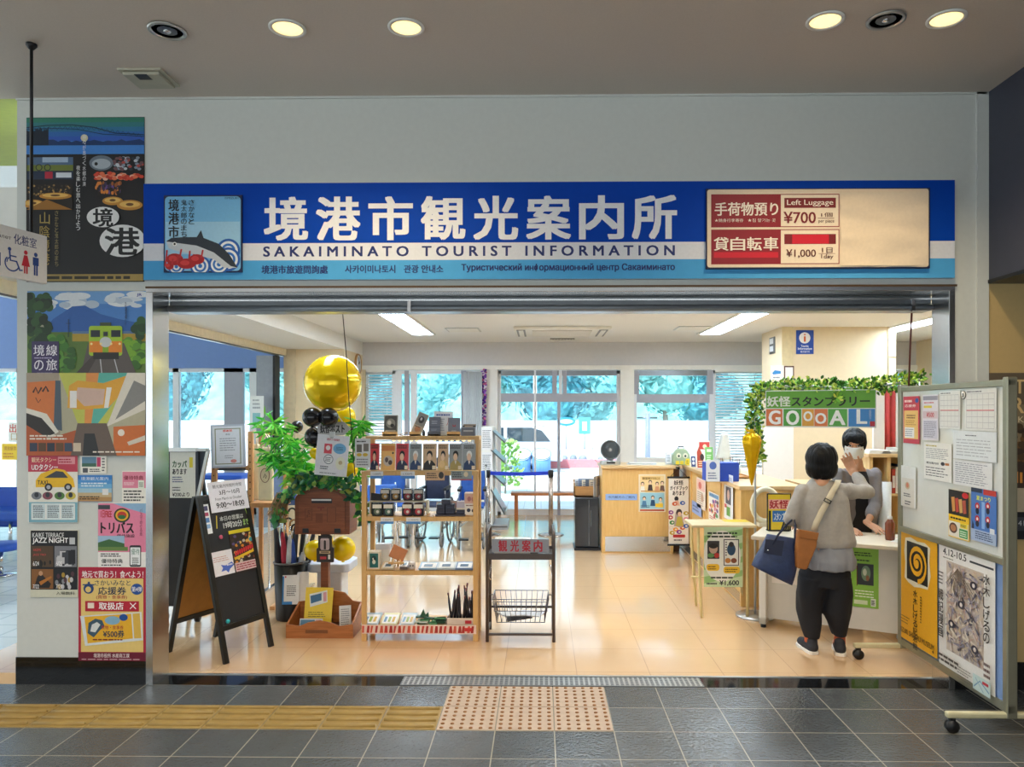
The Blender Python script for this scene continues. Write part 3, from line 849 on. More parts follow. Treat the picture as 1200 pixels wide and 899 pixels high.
def railtrip(A):
 A.rect(32, 341, 171, 380, '#4a86d0'); A.rect(32, 341, 171, 356, '#6fa3dc'); A.up()
 r = random.Random(2)
 for i in range(26): A.ell(50 + r.random() * 115, 345 + r.random() * 14, 6 + r.random() * 8, 2 + r.random() * 3, r.choice(['#d8e2ec', '#bccbdc', '#e6ecf2']))
 A.up(); A.poly([(50, 392), (62, 374), (85, 359), (100, 358), (118, 368), (140, 374), (171, 380), (171, 392)], '#2a62b0'); A.up()
 A.rect(32, 389, 171, 438, '#5a7a30'); A.rect(85, 390, 171, 400, '#b59a34'); A.rect(85, 388, 171, 391, '#5a7fa8'); A.up()
 for i in range(70): A.ell(34 + r.random() * 24, 346 + r.random() * 60, 5, 5, r.choice(['#1a3a1a', '#254a22', '#10280f', '#30582a']))
 for i in range(50): A.ell(60 + r.random() * 26, 392 + r.random() * 42, 5, 4, r.choice(['#3f7a26', '#5a9430', '#2d5c1c']))
 for i in range(40): A.ell(146 + r.random() * 24, 398 + r.random() * 36, 5, 4, r.choice(['#7ab02a', '#5f9a2c', '#3a6c20']))
 for i in range(16): A.ell(156 + r.random() * 13, 374 + r.random() * 20, 5, 5, r.choice(['#1e4420', '#2c5a2c']))
 A.up(); A.poly([(96, 437), (104, 402), (146, 402), (160, 437)], '#5c5450'); A.poly([(90, 437), (112, 414), (116, 416), (104, 437)], '#463c38'); A.up()
 A.line([(120, 437), (118, 418)], 1.2, '#c8c8cc'); A.line([(139, 437), (134, 418)], 1.2, '#c8c8cc'); A.up()
 A.rrect(105, 382, 144, 417, 3, '#a8cc30'); A.up()
 A.rect(105.5, 400, 143.5, 413, '#f08c1e'); A.rect(107, 387, 118, 395, '#1c2430'); A.rect(131, 387, 142, 395, '#1c2430'); A.rect(121, 388, 128, 413, '#8fb428'); A.rect(110, 413, 140, 421, '#22201e'); A.up()
 A.rect(122, 389, 127, 394, '#1c2430'); A.ell(124.5, 401, 7, 6, '#d8dcd8')
 for cx in (108, 119, 131, 141): A.ell(cx, 403, 1.4, 1.4, '#ffe9a0')
 A.rect(118, 378, 131, 382, '#3c4a2a'); A.line([(81, 395), (81, 374)], .8, '#28323a'); A.line([(78, 379), (84, 379)], .6, '#28323a')
 A.rect(38, 400, 70, 440, '#3b2f5e'); A.up()
 A.text(40, 404, 53, 417, '境', '#f0eef6', .01); A.text(55, 404, 68, 417, '線', '#f0eef6', .01); A.text(41, 422, 52, 434, 'の', '#f0eef6', .01); A.text(55, 421, 68, 434, '旅', '#f0eef6', .01)
 A.lines(41, 418.5, 68, 420.5, 1, '#c8c0e0', 2); A.lines(44, 436, 66, 439, 1, '#c8c0e0', 5)
 A.text(161, 344, 167, 348, 'JR', '#2040a0', .02); A.lines(148, 354, 149.5, 380, 1, '#233a66', 3); A.vert(148, 354, 3, '境線の旅へようこそ', '#24406c', 0, 2.4)
 # carriage interior half
 A.rect(32, 437, 171, 534, '#b8b498'); A.up()
 A.poly([(70, 437), (171, 437), (126, 496), (92, 496)], '#c8cc5a'); A.poly([(102, 437), (117, 437), (108, 496), (100, 496)], '#e8984a'); A.poly([(117, 437), (160, 437), (116, 496), (108, 496)], '#5ab8a8'); A.up()
 A.poly([(82, 452), (92, 446), (122, 449), (150, 440), (152, 452), (128, 478), (96, 480), (80, 478)], '#e8ac34'); A.up()
 A.poly([(92, 454), (124, 456), (122, 474), (100, 476), (90, 466)], '#d8b8a8')
 A.poly([(150, 437), (171, 437), (171, 480), (126, 500)], '#e4dfd2'); A.poly([(158, 446), (171, 452), (171, 470), (136, 492)], '#8a8a88'); A.up()
 A.rect(83, 458, 91, 478, '#f4f2ee'); A.poly([(126, 454), (132, 454), (128, 478), (123, 478)], '#f4f2ee')
 A.poly([(32, 437), (70, 437), (72, 520), (32, 520)], '#a89a88'); A.up()
 A.poly([(33, 448), (66, 446), (64, 500), (33, 480)], '#d8793a'); A.poly([(66, 446), (72, 446), (74, 505), (64, 502)], '#4a5a68'); A.up()
 A.poly([(32, 478), (56, 485), (70, 506), (60, 512), (48, 500), (32, 494)], '#e8e4d8'); A.up(); A.poly([(32, 484), (50, 490), (66, 508), (54, 512), (32, 500)], '#2a2420')
 A.poly([(32, 498), (58, 514), (90, 504), (90, 534), (32, 534)], '#b85a2c'); A.poly([(134, 500), (171, 498), (171, 534), (134, 534)], '#d07030'); A.poly([(92, 496), (126, 496), (138, 534), (84, 534)], '#6a5a50'); A.up()
 A.poly([(100, 508), (112, 508), (118, 534), (98, 534)], '#242628'); A.ell(143, 507, 4, 4, '#f0e8dc'); A.line([(40, 460), (43, 454), (46, 461), (50, 454)], 2.2, '#30201a'); A.line([(51, 459), (55, 453), (58, 459)], 2.2, '#30201a'); A.line([(43, 466), (46, 472), (49, 468)], .9, '#30201a')
 A.poly([(150, 518), (171, 510), (171, 516), (152, 522)], '#d8d0c0')
 for i in range(6): A.rect(36 + i * 10.2, 519, 45 + i * 10.2, 529, ['#303a50', '#5a4028', '#283040', '#6a4a2c', '#3a4a60', '#d8c8b0'][i])
 A.lines(36, 509, 80, 516, 2, '#f0e6d8', 9); A.lines(110, 528, 168, 531, 1, '#f0e6d8', 4)
wall_sheet('railway_poster', 'tall poster of a green and orange train above its carriage interior', 'poster', (32, 340.5, 171, 534), PD, railtrip, '#b8b498')
def taxi(A):
 A.rect(33, 533.5, 91, 553, '#c43a52'); A.rect(33, 553, 91, 588, '#f2f0e6'); A.up()
 A.text(37, 536, 66, 542, '観光タクシー', '#fbe7c0', .01); A.rect(68, 535.5, 88, 544, '#e89aa4'); A.text(37, 544, 68, 551, 'UDタクシー', '#ffffff', .02); A.up(); A.lines(69, 537, 87, 543, 2, '#b01c34', 2)
 A.poly([(42, 563), (48, 555), (66, 549), (76, 551), (86, 561), (88, 571), (42, 571)], '#f4c21c'); A.up()
 A.poly([(52, 560), (66, 552), (74, 553), (80, 560)], '#3a4048'); A.text(44, 563, 56, 568, 'TAXI', '#1c1c1c', .02)
 for cx in (57, 80): A.ell(cx, 571, 4.5, 4.5, '#20222a'); A.up(); A.ell(cx, 571, 2.4, 2.4, '#b8bcc2'); A.n -= 1
 for cx, c in ((43, '#7a7f88'), (56, '#8a4a58'), (70, '#4f7f3a'), (83, '#c8b84a')): A.ell(cx, 581, 6, 4.5, c); A.up(); A.ell(cx, 580, 2.5, 3, '#30343c'); A.n -= 1
 A.rect(34, 588.5, 91, 612, '#7fb6c8'); A.up(); A.rect(37, 590, 88, 609, '#f4f6f4'); A.up()
 for i in range(3): A.rect(38 + i * 17, 591, 53 + i * 17, 608, '#d8e8ec'); A.up(); A.lines(39 + i * 17, 592, 53 + i * 17, 607, 7, '#5a6670', i + 2); A.n -= 1
wall_sheet('taxi_poster', 'red topped taxi poster with a yellow cab and a timetable', 'poster', (33, 533.5, 91, 612.5), PD - .002, taxi)
def small1(A):
 A.rect(96, 535.5, 113, 546.5, '#5f8aa8'); A.rect(96, 543, 113, 547, '#3f6a58'); A.rect(113.5, 536, 118, 547, '#c83a6a'); A.lines(105, 549, 120, 553.5, 2, '#3a3a40', 2); A.rect(97, 548.5, 103, 554, '#50545a'); A.lines(119.5, 536, 123, 553, 5, '#50545a', 3)
wall_sheet('small_flyer', 'small white flyer with a blue landscape beside the taxi poster', 'flyer', (94.5, 534.5, 124.5, 555), PD, small1)
def small2(A):
 for i, c in enumerate(('#2f7fd0', '#4a97dc', '#6fb3e2', '#a3cbe0', '#c9b48c', '#b98f58')): A.rect(91, 557 + i * 5.1, 131, 562.2 + i * 5.1, c)
 A.up(); A.text(95, 559, 127, 563, '境港観光案内', '#e8f4ff', .005); A.lines(95, 565, 127, 571, 2, '#e0eefa', 4); A.rect(120, 573, 127, 580, '#e8e8e8'); A.lines(93, 581, 118, 586, 2, '#3a2c1c', 3)
wall_sheet('beach_flyer', 'blue to sand coloured beach flyer beside the taxi poster', 'flyer', (91, 557, 131, 588), PD, small2, '#4a97dc')
def pinkf(A):
 A.rect(143.5, 553, 171, 572, '#e48aa4'); A.text(145, 557.5, 168, 562.5, '優待特典', '#8c1c3a', .02); A.lines(145, 565, 160, 569, 2, '#f6d8e0', 5); A.lines(145, 574, 170, 588, 4, '#4a4a4a', 5); A.up(); A.rect(162, 563, 169, 573, '#e8f0e4'); A.up(); A.lines(163, 565, 168, 571, 3, '#58705a', 8)
wall_sheet('pink_flyer', 'half pink flyer high at the right edge of the pier', 'flyer', (143, 552, 171.5, 590), PD, pinkf)
def bus(A):
 A.rect(115, 590, 171, 647, '#e887a8'); A.poly([(132, 590), (171, 590), (171, 602), (150, 596)], '#8fb8dc'); A.up()
 A.rect(115, 592, 129, 597, '#3a3f48'); A.text(118, 598, 131, 607, '1日FREE', '#c22a30', .02); A.ell(143, 604, 9.5, 8.5, '#2c3a24'); A.up(); A.ell(143, 604, 7.5, 6.5, '#e8b62c'); A.up(); A.ell(143, 604, 5.5, 4.5, '#c43a28'); A.ell(143, 606, 4.5, 2.5, '#2a6a38'); A.n -= 2
 A.up(); A.text(118, 612, 157, 625, 'トリバス', '#241418', .03); A.text(137, 626, 158, 630, '優待施設', '#241418', .01)
 A.rect(115, 628, 146, 645, '#9fc0dc'); A.up(); A.poly([(115, 645), (115, 636), (128, 632), (146, 637), (146, 645)], '#3f6a3c'); A.rect(115, 641, 150, 645.5, '#6a8a48')
 A.rect(115, 647, 171, 664, '#f4f2f0'); A.up(); A.lines(118, 648, 146, 653, 2, '#303030', 2); A.text(119, 655, 144, 660, '優待特典', '#202020', .02); A.lines(119, 661, 144, 663.5, 1, '#303030', 7)
 A.rrect(152, 639, 165.5, 664, 2, '#20222a'); A.up(); A.rect(153, 641.5, 164.5, 662, '#f2f6f8'); A.up(); A.text(154, 642.5, 163.5, 650, '優待', '#3a7a68'); A.lines(155, 653, 163, 662, 5, '#303438', 3)
 A.vert(165.5, 596, 4.6, 'バスでめぐる旅', '#7c2848', 0, 3.4)
wall_sheet('bus_poster', 'pink bus pass poster at the right edge of the pier', 'poster', (115, 589.5, 171.5, 665), PD - .001, bus)
def jazz(A):
 A.rect(36, 622, 91, 691, '#111216'); A.rect(36, 691, 91, 699, '#d8d8c4'); A.up()
 A.text(38, 624.5, 75, 630, 'KAIKE TERRACE', '#e8e8e8', .01); A.text(38, 630.5, 80, 638, 'JAZZ NIGHT', '#ffffff', .02); A.rect(81.5, 630, 88, 638, '#c4c8cc')
 A.rect(37, 640, 62.5, 664.5, '#54402c'); A.rect(64, 640, 90, 664.5, '#7d7f86'); A.rect(37, 667, 62.5, 690, '#8a5c30'); A.rect(64, 667, 90, 690, '#17181d'); A.up()
 r = random.Random(8)
 for i in range(12): A.ell(41 + r.random() * 18, 658 + r.random() * 5, 1.3, 2.5, '#16140f')
 A.text(39, 643, 48, 646, 'AKEMI', '#d84848'); A.text(39, 649, 54, 652, 'JAZZ TRIO', '#d84848')
 for i in range(14): A.rect(66 + r.random() * 20, 644 + r.random() * 12, 69 + r.random() * 20, 660 + r.random() * 4, r.choice(['#1a1a20', '#c8c8cc', '#3a3c44']))
 A.poly([(40, 689), (44, 676), (48, 671), (52, 676), (60, 684), (58, 689)], '#1c1614'); A.ell(48, 672, 2.4, 2.8, '#c89a74'); A.poly([(46, 682), (60, 675), (61, 677), (48, 686)], '#b8742c')
 for i in range(16): A.ell(66 + r.random() * 22, 672 + r.random() * 16, 2, 3, r.choice(['#c8c8cc', '#50303a', '#8a8c92', '#b09038']))
 A.up(); A.text(39, 658, 46, 663, '6/24', '#ffffff', .01); A.text(66, 658, 73, 663, '6/25', '#ffffff', .01); A.text(39, 685, 46, 689.5, '7/22', '#ffffff', .01); A.text(66, 685, 73, 689.5, '7/23', '#ffffff', .01)
 A.text(66, 693, 88, 697, '入場無料', '#45473a', .01)
wall_sheet('jazz_night_poster', 'black jazz night poster low on the pier with four photos', 'poster', (35.5, 621.5, 91.5, 700), PD, jazz, '#d8d8c4')
def coupon(A):
 A.rect(92, 665.5, 171, 774, '#b31c3c'); A.up(); A.text(96, 669, 168, 677.5, '地元で買おう！食べよう！', '#ffffff', .012); A.poly([(95, 678), (168, 678), (168, 764), (95, 764)], '#e9cc7c'); A.up()
 A.text(111, 680, 153, 686.5, 'さかいみなと', '#1c2a4c', .01); A.text(115, 688, 148, 697, '応援券', '#1c2a4c', .02)
 A.ell(104, 690, 6, 6, '#1c3f78'); A.up(); A.ell(103.5, 691, 3.4, 3.4, '#e9cc7c'); A.rect(103, 682, 105.5, 687, '#1c3f78'); A.line([(97, 685.5), (111, 685.5)], 1.4, '#1c3f78'); A.n -= 1
 A.ell(160.5, 690.5, 7, 6.5, '#1c4f9c'); A.up(); A.text(154.5, 687.5, 166.5, 693.5, '第4弾', '#ffffff', .01); A.n -= 1
 A.text(113, 697.5, 149, 702.5, '(買物・食事券)', '#a81c30', .01); A.rect(100, 704.5, 163, 716.5, '#b81c34'); A.up()
 A.text(116, 706, 145, 714.5, '取扱店', '#ffffff', .02); A.rect(103, 706.5, 110.5, 713, '#f6e6d8'); A.line([(152.5, 706.5), (159.5, 713.5)], 1, '#ffffff'); A.line([(159.5, 706.5), (152.5, 713.5)], 1, '#ffffff')
 A.up(); A.poly([(94, 722), (166, 717), (168, 750), (100, 757)], '#dfe6e8'); A.up(); A.poly([(99, 723), (154, 719), (156, 748), (103, 754)], '#eab42c'); A.poly([(155.5, 719), (164, 718.3), (166, 747.5), (157.5, 748)], '#e0b850'); A.up()
 A.poly([(103, 742), (104, 730), (112, 725), (120, 727), (123, 734), (118, 738), (110, 747)], '#3a586c'); A.up(); A.poly([(106, 740), (108, 732), (114, 729), (118, 732), (112, 741)], '#dfe4e4'); A.n -= 1
 A.up(); A.ell(132, 727, 9, 5, '#86b4d0'); A.ell(145, 723.5, 5, 4, '#1c4f9c'); A.text(119, 733, 145, 737.5, '買物・食事券', '#b01c30', .01); A.text(121, 738.5, 146, 747, '¥500券', '#20304c', .02); A.lines(109, 748, 146, 751, 1, '#7c2020', 3)
 A.rect(92, 764.5, 171, 774, '#6c1430'); A.up(); A.text(110, 765.5, 152, 770.5, '境港市役所 水産商工課', '#f4e8e8', .01); A.lines(96, 771.5, 168, 773.5, 1, '#d8b0b8', 4)
wall_sheet('coupon_poster', 'red bordered yellow coupon shop poster at the foot of the pier', 'poster', (92, 665, 171, 774.5), PD - .002, coupon, '#b31c3c')
D1, D0 = 3.75, 3.50
q1 = W(55, 277, D1); q0 = W(0, 263, D0)
dx, dy = q0.x - q1.x, q0.y - q1.y
ang = atan2(dy, dx)
L = 0.95
dv = Vector((dx, dy, 0)).normalized()
hh = 0.245
t = thing('toilet_sign', 'white hanging toilet sign with blue and red pictograms at the left edge', 'hanging sign', (q1.x, q1.y, q1.z - hh))
mb = MB()
# local frame: u runs from the far (right) end towards the viewer; front faces +X (towards picture right)
t.rotation_euler = (0, 0, atan2(dv.y, dv.x) + pi)      # local +X points away from viewer along the sign
mb.box(-L, 0, 0, 0, 0.03, hh, P('#eef0f4'))
A = Art(mb, -L * 216, 0, 0, 54, L, hh, 0.0); mb2 = mb
def T(u, v, y): return (u / 216, y, (54 - v) / 54 * hh)
A.pt = T
A.u0 = -300; A.u1 = 0.0
BL, RD = '#2a4d9c', '#d0283c'
A.text(-40, 6, -13, 17, '化粧室', '#2a3d80', .01)
A.text(-66, 10, -43, 15, 'Туалет', '#3a3a4a'); A.text(-110, 8, -72, 16, 'Toilet', '#3a3a4a', .01)
for cx, c, skirt in ((-26, RD, True), (-14, BL, False)):
 A.ell(cx, 24, 2.2, 2.4, c)
 if skirt: A.poly([(cx - 2, 27), (cx + 2, 27), (cx + 5, 39), (cx - 5, 39)], c); A.rect(cx - 2.2, 39, cx - .5, 47, c); A.rect(cx + .5, 39, cx + 2.2, 47, c)
 else: A.rect(cx - 3.6, 27, cx + 3.6, 36, c); A.rect(cx - 2.4, 36, cx - .4, 47, c); A.rect(cx + .4, 36, cx + 2.4, 47, c)
A.line([(-48, 38.5), (-47, 35), (-45, 33)], 1.2, BL); ww = [(-42 + 8 * cos(a), 39 + 8 * sin(a)) for a in [0.2 + i * .25 for i in range(16)]]
A.line(ww, 1.5, BL); A.ell(-45, 24, 2, 2, BL); A.line([(-45, 26), (-44, 36), (-37, 36), (-33, 45), (-30, 44)], 2, BL); A.line([(-44, 31), (-37, 31)], 1.4, BL)
A.rect(-62, 30, -55, 44, BL)
mb.build('panel', t)
for s_ in (-0.075, -L + .08):
 mb = MB()
 mb.tube([(s_, 0.015, hh - .002), (s_, 0.015, ZC - (q1.z - hh) - .05), (s_ + .0, 0.015, ZC - (q1.z - hh))], 0.0075, M_blk, 8)
 mb.lathe([(0.025, 0), (0.025, -.012), (0.01, -.03)][::-1], M_blk, 16, (s_, .015, ZC - (q1.z - hh)))
 mb.build('hanger_rod', t)
# ceiling ventilator / emergency lamp over the pier
p = W(175, 108, 4.12)
t = thing('ceiling_speaker_box', 'flat beige ceiling box with a dark slot above the pier', 'ceiling fixture', (WX(175, 4.05), CAMY + 4.05, ZC))
mb = MB(); mb.slab([(-.12, -.11), (.12, -.11), (.12, .11), (-.12, .11)], -.012, 0, mat('beige_plastic', '#b9b6a4', .5)); mb.slab([(-.10, -.09), (.10, -.09), (.10, .09), (-.10, .09)], -.03, -.012, mat('beige_plastic', '#b9b6a4', .5)); mb.build('housing', t, bevel=.004)
mb = MB(); mb.box(-.035, -.092, -.028, .035, -.03, -.031, M_blk); mb.build('slot', t)
# alcove poster on the right
def alcove(A):
 A.rect(1158, 437, 1300, 474, '#6a5c4a'); A.rect(1158, 474, 1300, 520, '#8c7c60'); A.rect(1158, 520, 1300, 572, '#3a2c22'); A.rect(1158, 572, 1300, 600, '#b8ac94'); A.up()
 r = random.Random(4)
 for i in range(60): A.ell(1170 + r.random() * 110, 500 + r.random() * 40, 5, 4, r.choice(['#2c2418', '#4a3820', '#6c4c24', '#382a1c']))
 for i in range(24): A.rect(1170 + i * 5, 548 + r.random() * 6, 1173 + i * 5, 566, r.choice(['#c0502c', '#d8903c', '#7c2a1c']))
 A.up(); A.text(1183, 445, 1202, 461, 'IT', '#e8c88c', .02); A.text(1186, 466, 1200, 484, 'R', '#e8c88c', .02); A.text(1180, 488, 1207, 495, 'SAKA', '#e8d8b0', .01)
 A.rect(1174, 600, 1300, 632, '#14161c'); A.up(); A.rect(1186, 606, 1204, 622, '#3c4048'); A.up(); A.text(1190, 610, 1200, 616, '141', '#c8ccd4')
wall_sheet('dusk_street_poster', 'large brown poster of a dusk street behind the whiteboard', 'poster', (1158, 437, 1300, 632), FD - .01, alcove, '#3a2c22')
# loose cables hanging from the shutter box
def cable(pts, label, col, r=.004):
 mb = MB(); mb.tube(pts, r, col, 6); tag(mb.build('hanging_cable'), label, 'cable')
a = W(401.5, 366, 4.72); b = W(409, 470, 4.95); c_ = W(416, 556, 5.1)
cable([(a.x, a.y - .1, 2.29), a, (a + b) / 2 + Vector((.004, 0, 0)), b, c_], 'thin black cable hanging from the shutter box past the gold balloon', M_blk, .0032)
a = W(1069, 345, 4.6); b = W(1065, 452, 4.75)
cable([(a.x, a.y, 2.29), (a + b) / 2, b], 'thin red brown cable hanging from the shutter box at the right', mat('brown_cable', '#6a2c28', .5), .006)
# ================================================================== OUTSIDE THE GLAZED FRONT
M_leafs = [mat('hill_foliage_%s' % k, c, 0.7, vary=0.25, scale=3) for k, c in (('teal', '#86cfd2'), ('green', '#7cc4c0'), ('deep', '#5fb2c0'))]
M_bark = mat('tree_bark', '#8c8a80', 0.8, vary=0.2)
def tree_meshes(seed, m):
 r = random.Random(seed)
 mb = MB()
 blobs = []
 for i in range(11):
  a = r.random() * 6.28; q = r.random() * 1.9
  blobs.append((q * cos(a), q * sin(a), 2.2 + r.random() * 4.2, 1.1 + r.random() * .9))
 for bx, by, bz, br in blobs:
  n = 300
  for i in range(n):
   z = 2 * r.random() - 1; a = r.random() * 6.28; k = sqrt(1 - z * z)
   d = Vector((k * cos(a), k * sin(a), z)); p = Vector((bx, by, bz)) + d * br * (0.75 + .3 * r.random())
   u = d.orthogonal().normalized(); u = (Matrix.Rotation(r.random() * 6.28, 3, d) @ u); w = d.cross(u); sz = .16 + r.random() * .2
   t = d * (.1 * (r.random() - .5))
   mb.add([p - u * sz, p + w * sz * .5 + t, p + u * sz, p - w * sz * .5 + t], [(0, 1, 2, 3)], m)
  mb.ball((bx, by, bz), br * .78, m, 10, 7)
 tk = MB(); tk.tube([(0, 0, 0), (.08, 0, 1.5), (-.05, .1, 3.2), (0, 0, 4.5)], [.22, .17, .13, .06], M_bark, 8)
 return mb, tk
protos = []
kinds = ['pale teal broad tree', 'soft green bushy tree', 'deep green dense tree']
r = random.Random(12)
spots = []
x = -46.0
i = 0
while x < 34:
 spots.append((x, 50 if i % 2 else 57.5, i % 3, .95 + r.random() * .25)); x += 3.9 + r.random() * .5; i += 1
for i, (x, d, k, sc) in enumerate(spots):
 lab = kinds[k] + ' on the slope beyond the road'
 if len(protos) <= k:
  a, b = tree_meshes(k + 3, M_leafs[k])
  t = thing('hillside_tree', lab, 'tree', group='%ss beyond the road' % kinds[k])
  a.build('crown', t); b.build('trunk', t); protos.append(t)
 else: t = copy_tree(protos[k])
 t.location = (x, CAMY + d, -.06); t.rotation_euler = (0, 0, r.random() * 6.28); t.scale = (sc, sc, sc)
# slope behind them
mb = MB()
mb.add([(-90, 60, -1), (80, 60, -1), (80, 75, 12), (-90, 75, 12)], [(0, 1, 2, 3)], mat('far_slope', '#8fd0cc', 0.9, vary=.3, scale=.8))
struct(mb.build('hill_slope'))
# round litter-bin like bollards with slanted white tops
M_bin = mat('blue_ribbed_planter', '#5f8fc4', 0.6, vary=.25, scale=9, stretch=(8, 8, .3))
binp = None
for px, side in ((611, 'left'), (634.5, 'right')):
 lab = 'blue ribbed round bin with slanted white lid outside, %s one of the pair' % side
 D = 20.5; p = W(px, 554, D)
 t = thing('round_bin', lab, 'bin', (p.x, p.y, -.06))
 rr = .255; n = 28; h1 = W(px, 540, D).z + .06
 mb = MB(); v = []; f = []
 for k in range(n):
  a = 2 * pi * k / n; rk = rr * (1 + .02 * (k % 2)); v.append((rk * cos(a), rk * sin(a), 0))
 for k in range(n):
  a = 2 * pi * k / n; rk = rr * (1 + .02 * (k % 2)); v.append((rk * cos(a), rk * sin(a), h1 + .02 + (sin(a) + 1) / 2 * .28))
 for k in range(n): f.append((k, (k + 1) % n, n + (k + 1) % n, n + k))
 f.append(tuple(reversed(range(n)))); f.append(tuple(range(n, 2 * n))); mb.add(v, f, M_bin, True); mb.build('body', t)
 mb = MB(); v = []
 for zz in (0, .03):
  for k in range(n):
   a = 2 * pi * k / n; v.append((rr * 1.04 * cos(a), rr * 1.04 * sin(a), h1 + .022 + zz + (sin(a) + 1) / 2 * .28))
 f = [tuple(reversed(range(n))), tuple(range(n, 2 * n))] + [(k, (k + 1) % n, n + (k + 1) % n, n + k) for k in range(n)]
 mb.add(v, f, M_white, False); mb.tube([Vector(q) for q in v[n:]], .014, mat('lid_rim', '#5f86b4', .5), 6, closed=True); mb.build('lid', t)
# parked silver van seen through the glass
D = 22; p = W(578, 520, D)
t = thing('parked_car', 'pale parked car with dark windows outside the large window', 'car', (p.x, p.y, -.06)); t.scale = (1, 1, .72)
M_van = mat('van_paint', '#dfe4ea', 0.25, vary=.02, coat=.5); M_win = mat('van_window', '#39454f', 0.1, vary=.2, scale=4)
prof = [(-2.0, .35), (-2.0, .95), (-1.85, 1.25), (-1.35, 1.78), (1.1, 1.85), (1.55, 1.72), (1.95, 1.15), (2.05, .9), (2.05, .35)]
mb = MB(); mb.prism(prof, -.8, .8, M_van); mb.build('body', t, bevel=.05)
mb = MB(); mb.prism([(-1.68, 1.15), (-1.28, 1.64), (-.72, 1.67), (-.72, 1.15)], -.815, -.79, M_win); mb.build('window', t)
mb = MB(); mb.prism([(-.62, 1.15), (-.62, 1.67), (.35, 1.7), (.35, 1.15)], -.815, -.79, M_win); mb.build('window', t)
mb = MB(); mb.prism([(.45, 1.15), (.45, 1.7), (1.15, 1.7), (1.45, 1.58), (1.7, 1.15)], -.815, -.79, M_win); mb.build('window', t)
for wx in (-1.3, 1.3):
 mb = MB(); mb.cyl((wx, -.84, .32), (wx, -.6, .32), .32, M_dark, n=24); mb.cyl((wx, -.85, .32), (wx, -.83, .32), .2, M_alu, n=16); mb.build('wheel', t)
mb = MB(); mb.box(2.0, -.7, .7, 2.07, -.4, .85, M_lamp); mb.build('headlamp', t)
# signs and posts on the forecourt
def post_sign(px, py0, pyb, D, label, head):
 p = W(px, pyb, D); t = thing('forecourt_sign', label, 'street sign', (p.x, p.y, -.06)); h = W(px, py0, D).z + .06
 mb = MB(); mb.cyl((0, 0, 0), (0, 0, h), .04, M_frame_g); mb.build('post', t)
 mb = MB(); head(mb, h); mb.build('sign_face', t); return t
M_cy = mat('sign_cyan', '#2f8fc0', .5)
post_sign(663.5, 494, 507, 33, 'blue oval sign on a post outside', lambda mb, h: (mb.prism([(.42 * cos(a * .26), h - .0 + .2 * sin(a * .26)) for a in range(24)], -.06, -.02, M_cy), mb.prism([(.3 * cos(a * .26), h + .1 * sin(a * .26)) for a in range(24)], -.07, -.06, P('#cfe4f0'))))
post_sign(685, 489, 507, 33, 'teal upright sign panel on a post outside', lambda mb, h: (mb.box(-.26, -.05, h - .75, .26, -.01, h, mat('sign_teal', '#4fb0c0', .5)), mb.box(-.1, -.06, h - .6, .1, -.05, h - .2, P('#e8f4f4'))))
p = W(759, 528, 15.5); t = thing('signal_post', 'lavender grey post with a square foot outside the right window', 'post', (p.x, p.y, -.06))
mb = MB(); mb.lathe([(.10, .02), (.085, .1), (.055, .8), (.05, W(759, 484, 15.5).z + .06)], mat('lavender_steel', '#8f97c8', .5), 14); mb.build('shaft', t)
mb = MB(); mb.box(-.16, -.16, 0, .16, .16, .03, M_frame_g); mb.build('foot', t)
mb = MB(); mb.tube([(-.22, 0, 2.0 - .45), (.2, 0, 2.0 - .45)], .02, M_steel_d); mb.build('cross_arm', t)
p = W(627, 520, 24); t = thing('lamp_post', 'white slim lamp post outside the large window', 'lamp post', (p.x, p.y, -.06))
mb = MB(); mb.tube([(0, 0, 0), (0, 0, 5.2)], [.07, .05], M_white); mb.build('pole', t)
mb = MB(); mb.ball((0, 0, 5.35), (.2, .2, .16), M_white, 12, 8); mb.build('lamp_head', t)
# rocks behind the red kerb
rk = mat('garden_rock', '#8d94a0', .9, vary=.3)
proto = None
r = random.Random(5)
for i in range(7):
 if proto is None:
  mb = MB(); mb.ball((0, 0, .1), (.12, .1, .12), rk, 9, 6); proto = mb.build('garden_rock'); o = proto
  tag(o, 'grey rock lying behind the red kerb outside', 'rock', 'rocks behind the red kerb')
 else: o = proto.copy(); COL.objects.link(o)
 p = W(662 + i * 10.5, 505, 24.5); o.location = (p.x, p.y + r.random() * .4, -.08); o.rotation_euler = (0, 0, r.random() * 6); k = .6 + r.random() * .7; o.scale = (k, k, k)
# shrub outside behind the brochure rack
t = thing('leafy_shrub', 'yellow green shrub outside behind the brochure rack', 'shrub', (WX(592, 15), CAMY + 15, -.06))
mb = MB(); gm = mat('shrub_leaf', '#9ec86a', .6, vary=.2)
for i in range(420):
 a = r.random() * 6.28; z = .15 + r.random() * .95; q = (.35 * r.random()) * (1.15 - abs(z - .5)); p = Vector((q * cos(a), q * sin(a), z)); d = Vector((cos(a), sin(a), .5)).normalized(); u = d.orthogonal().normalized() * .05; w_ = d * .08
 mb.add([p, p + u + w_ * .5, p + w_, p - u + w_ * .5], [(0, 1, 2, 3)], gm)
mb.build('foliage', t)
mb = MB(); mb.tube([(0, 0, 0), (.02, 0, .7)], [.02, .01], M_bark, 6); mb.build('stem', t)
M_sofa = mat('blue_vinyl', '#1f56c4', .45, vary=.05)
sx, sy = WX(-60, 9.0), CAMY + 9.0
t = thing('waiting_bench', 'royal blue upholstered bench in the concourse at the far left', 'bench', (sx, sy, 0))
mb = MB(); mb.box(-1.2, -.3, .30, 1.12, .25, .42, M_sofa); mb.build('seat', t, bevel=.03)
mb = MB(); mb.box(-1.2, .18, .16, 1.12, .32, .66, M_sofa); mb.build('backrest', t, bevel=.03)
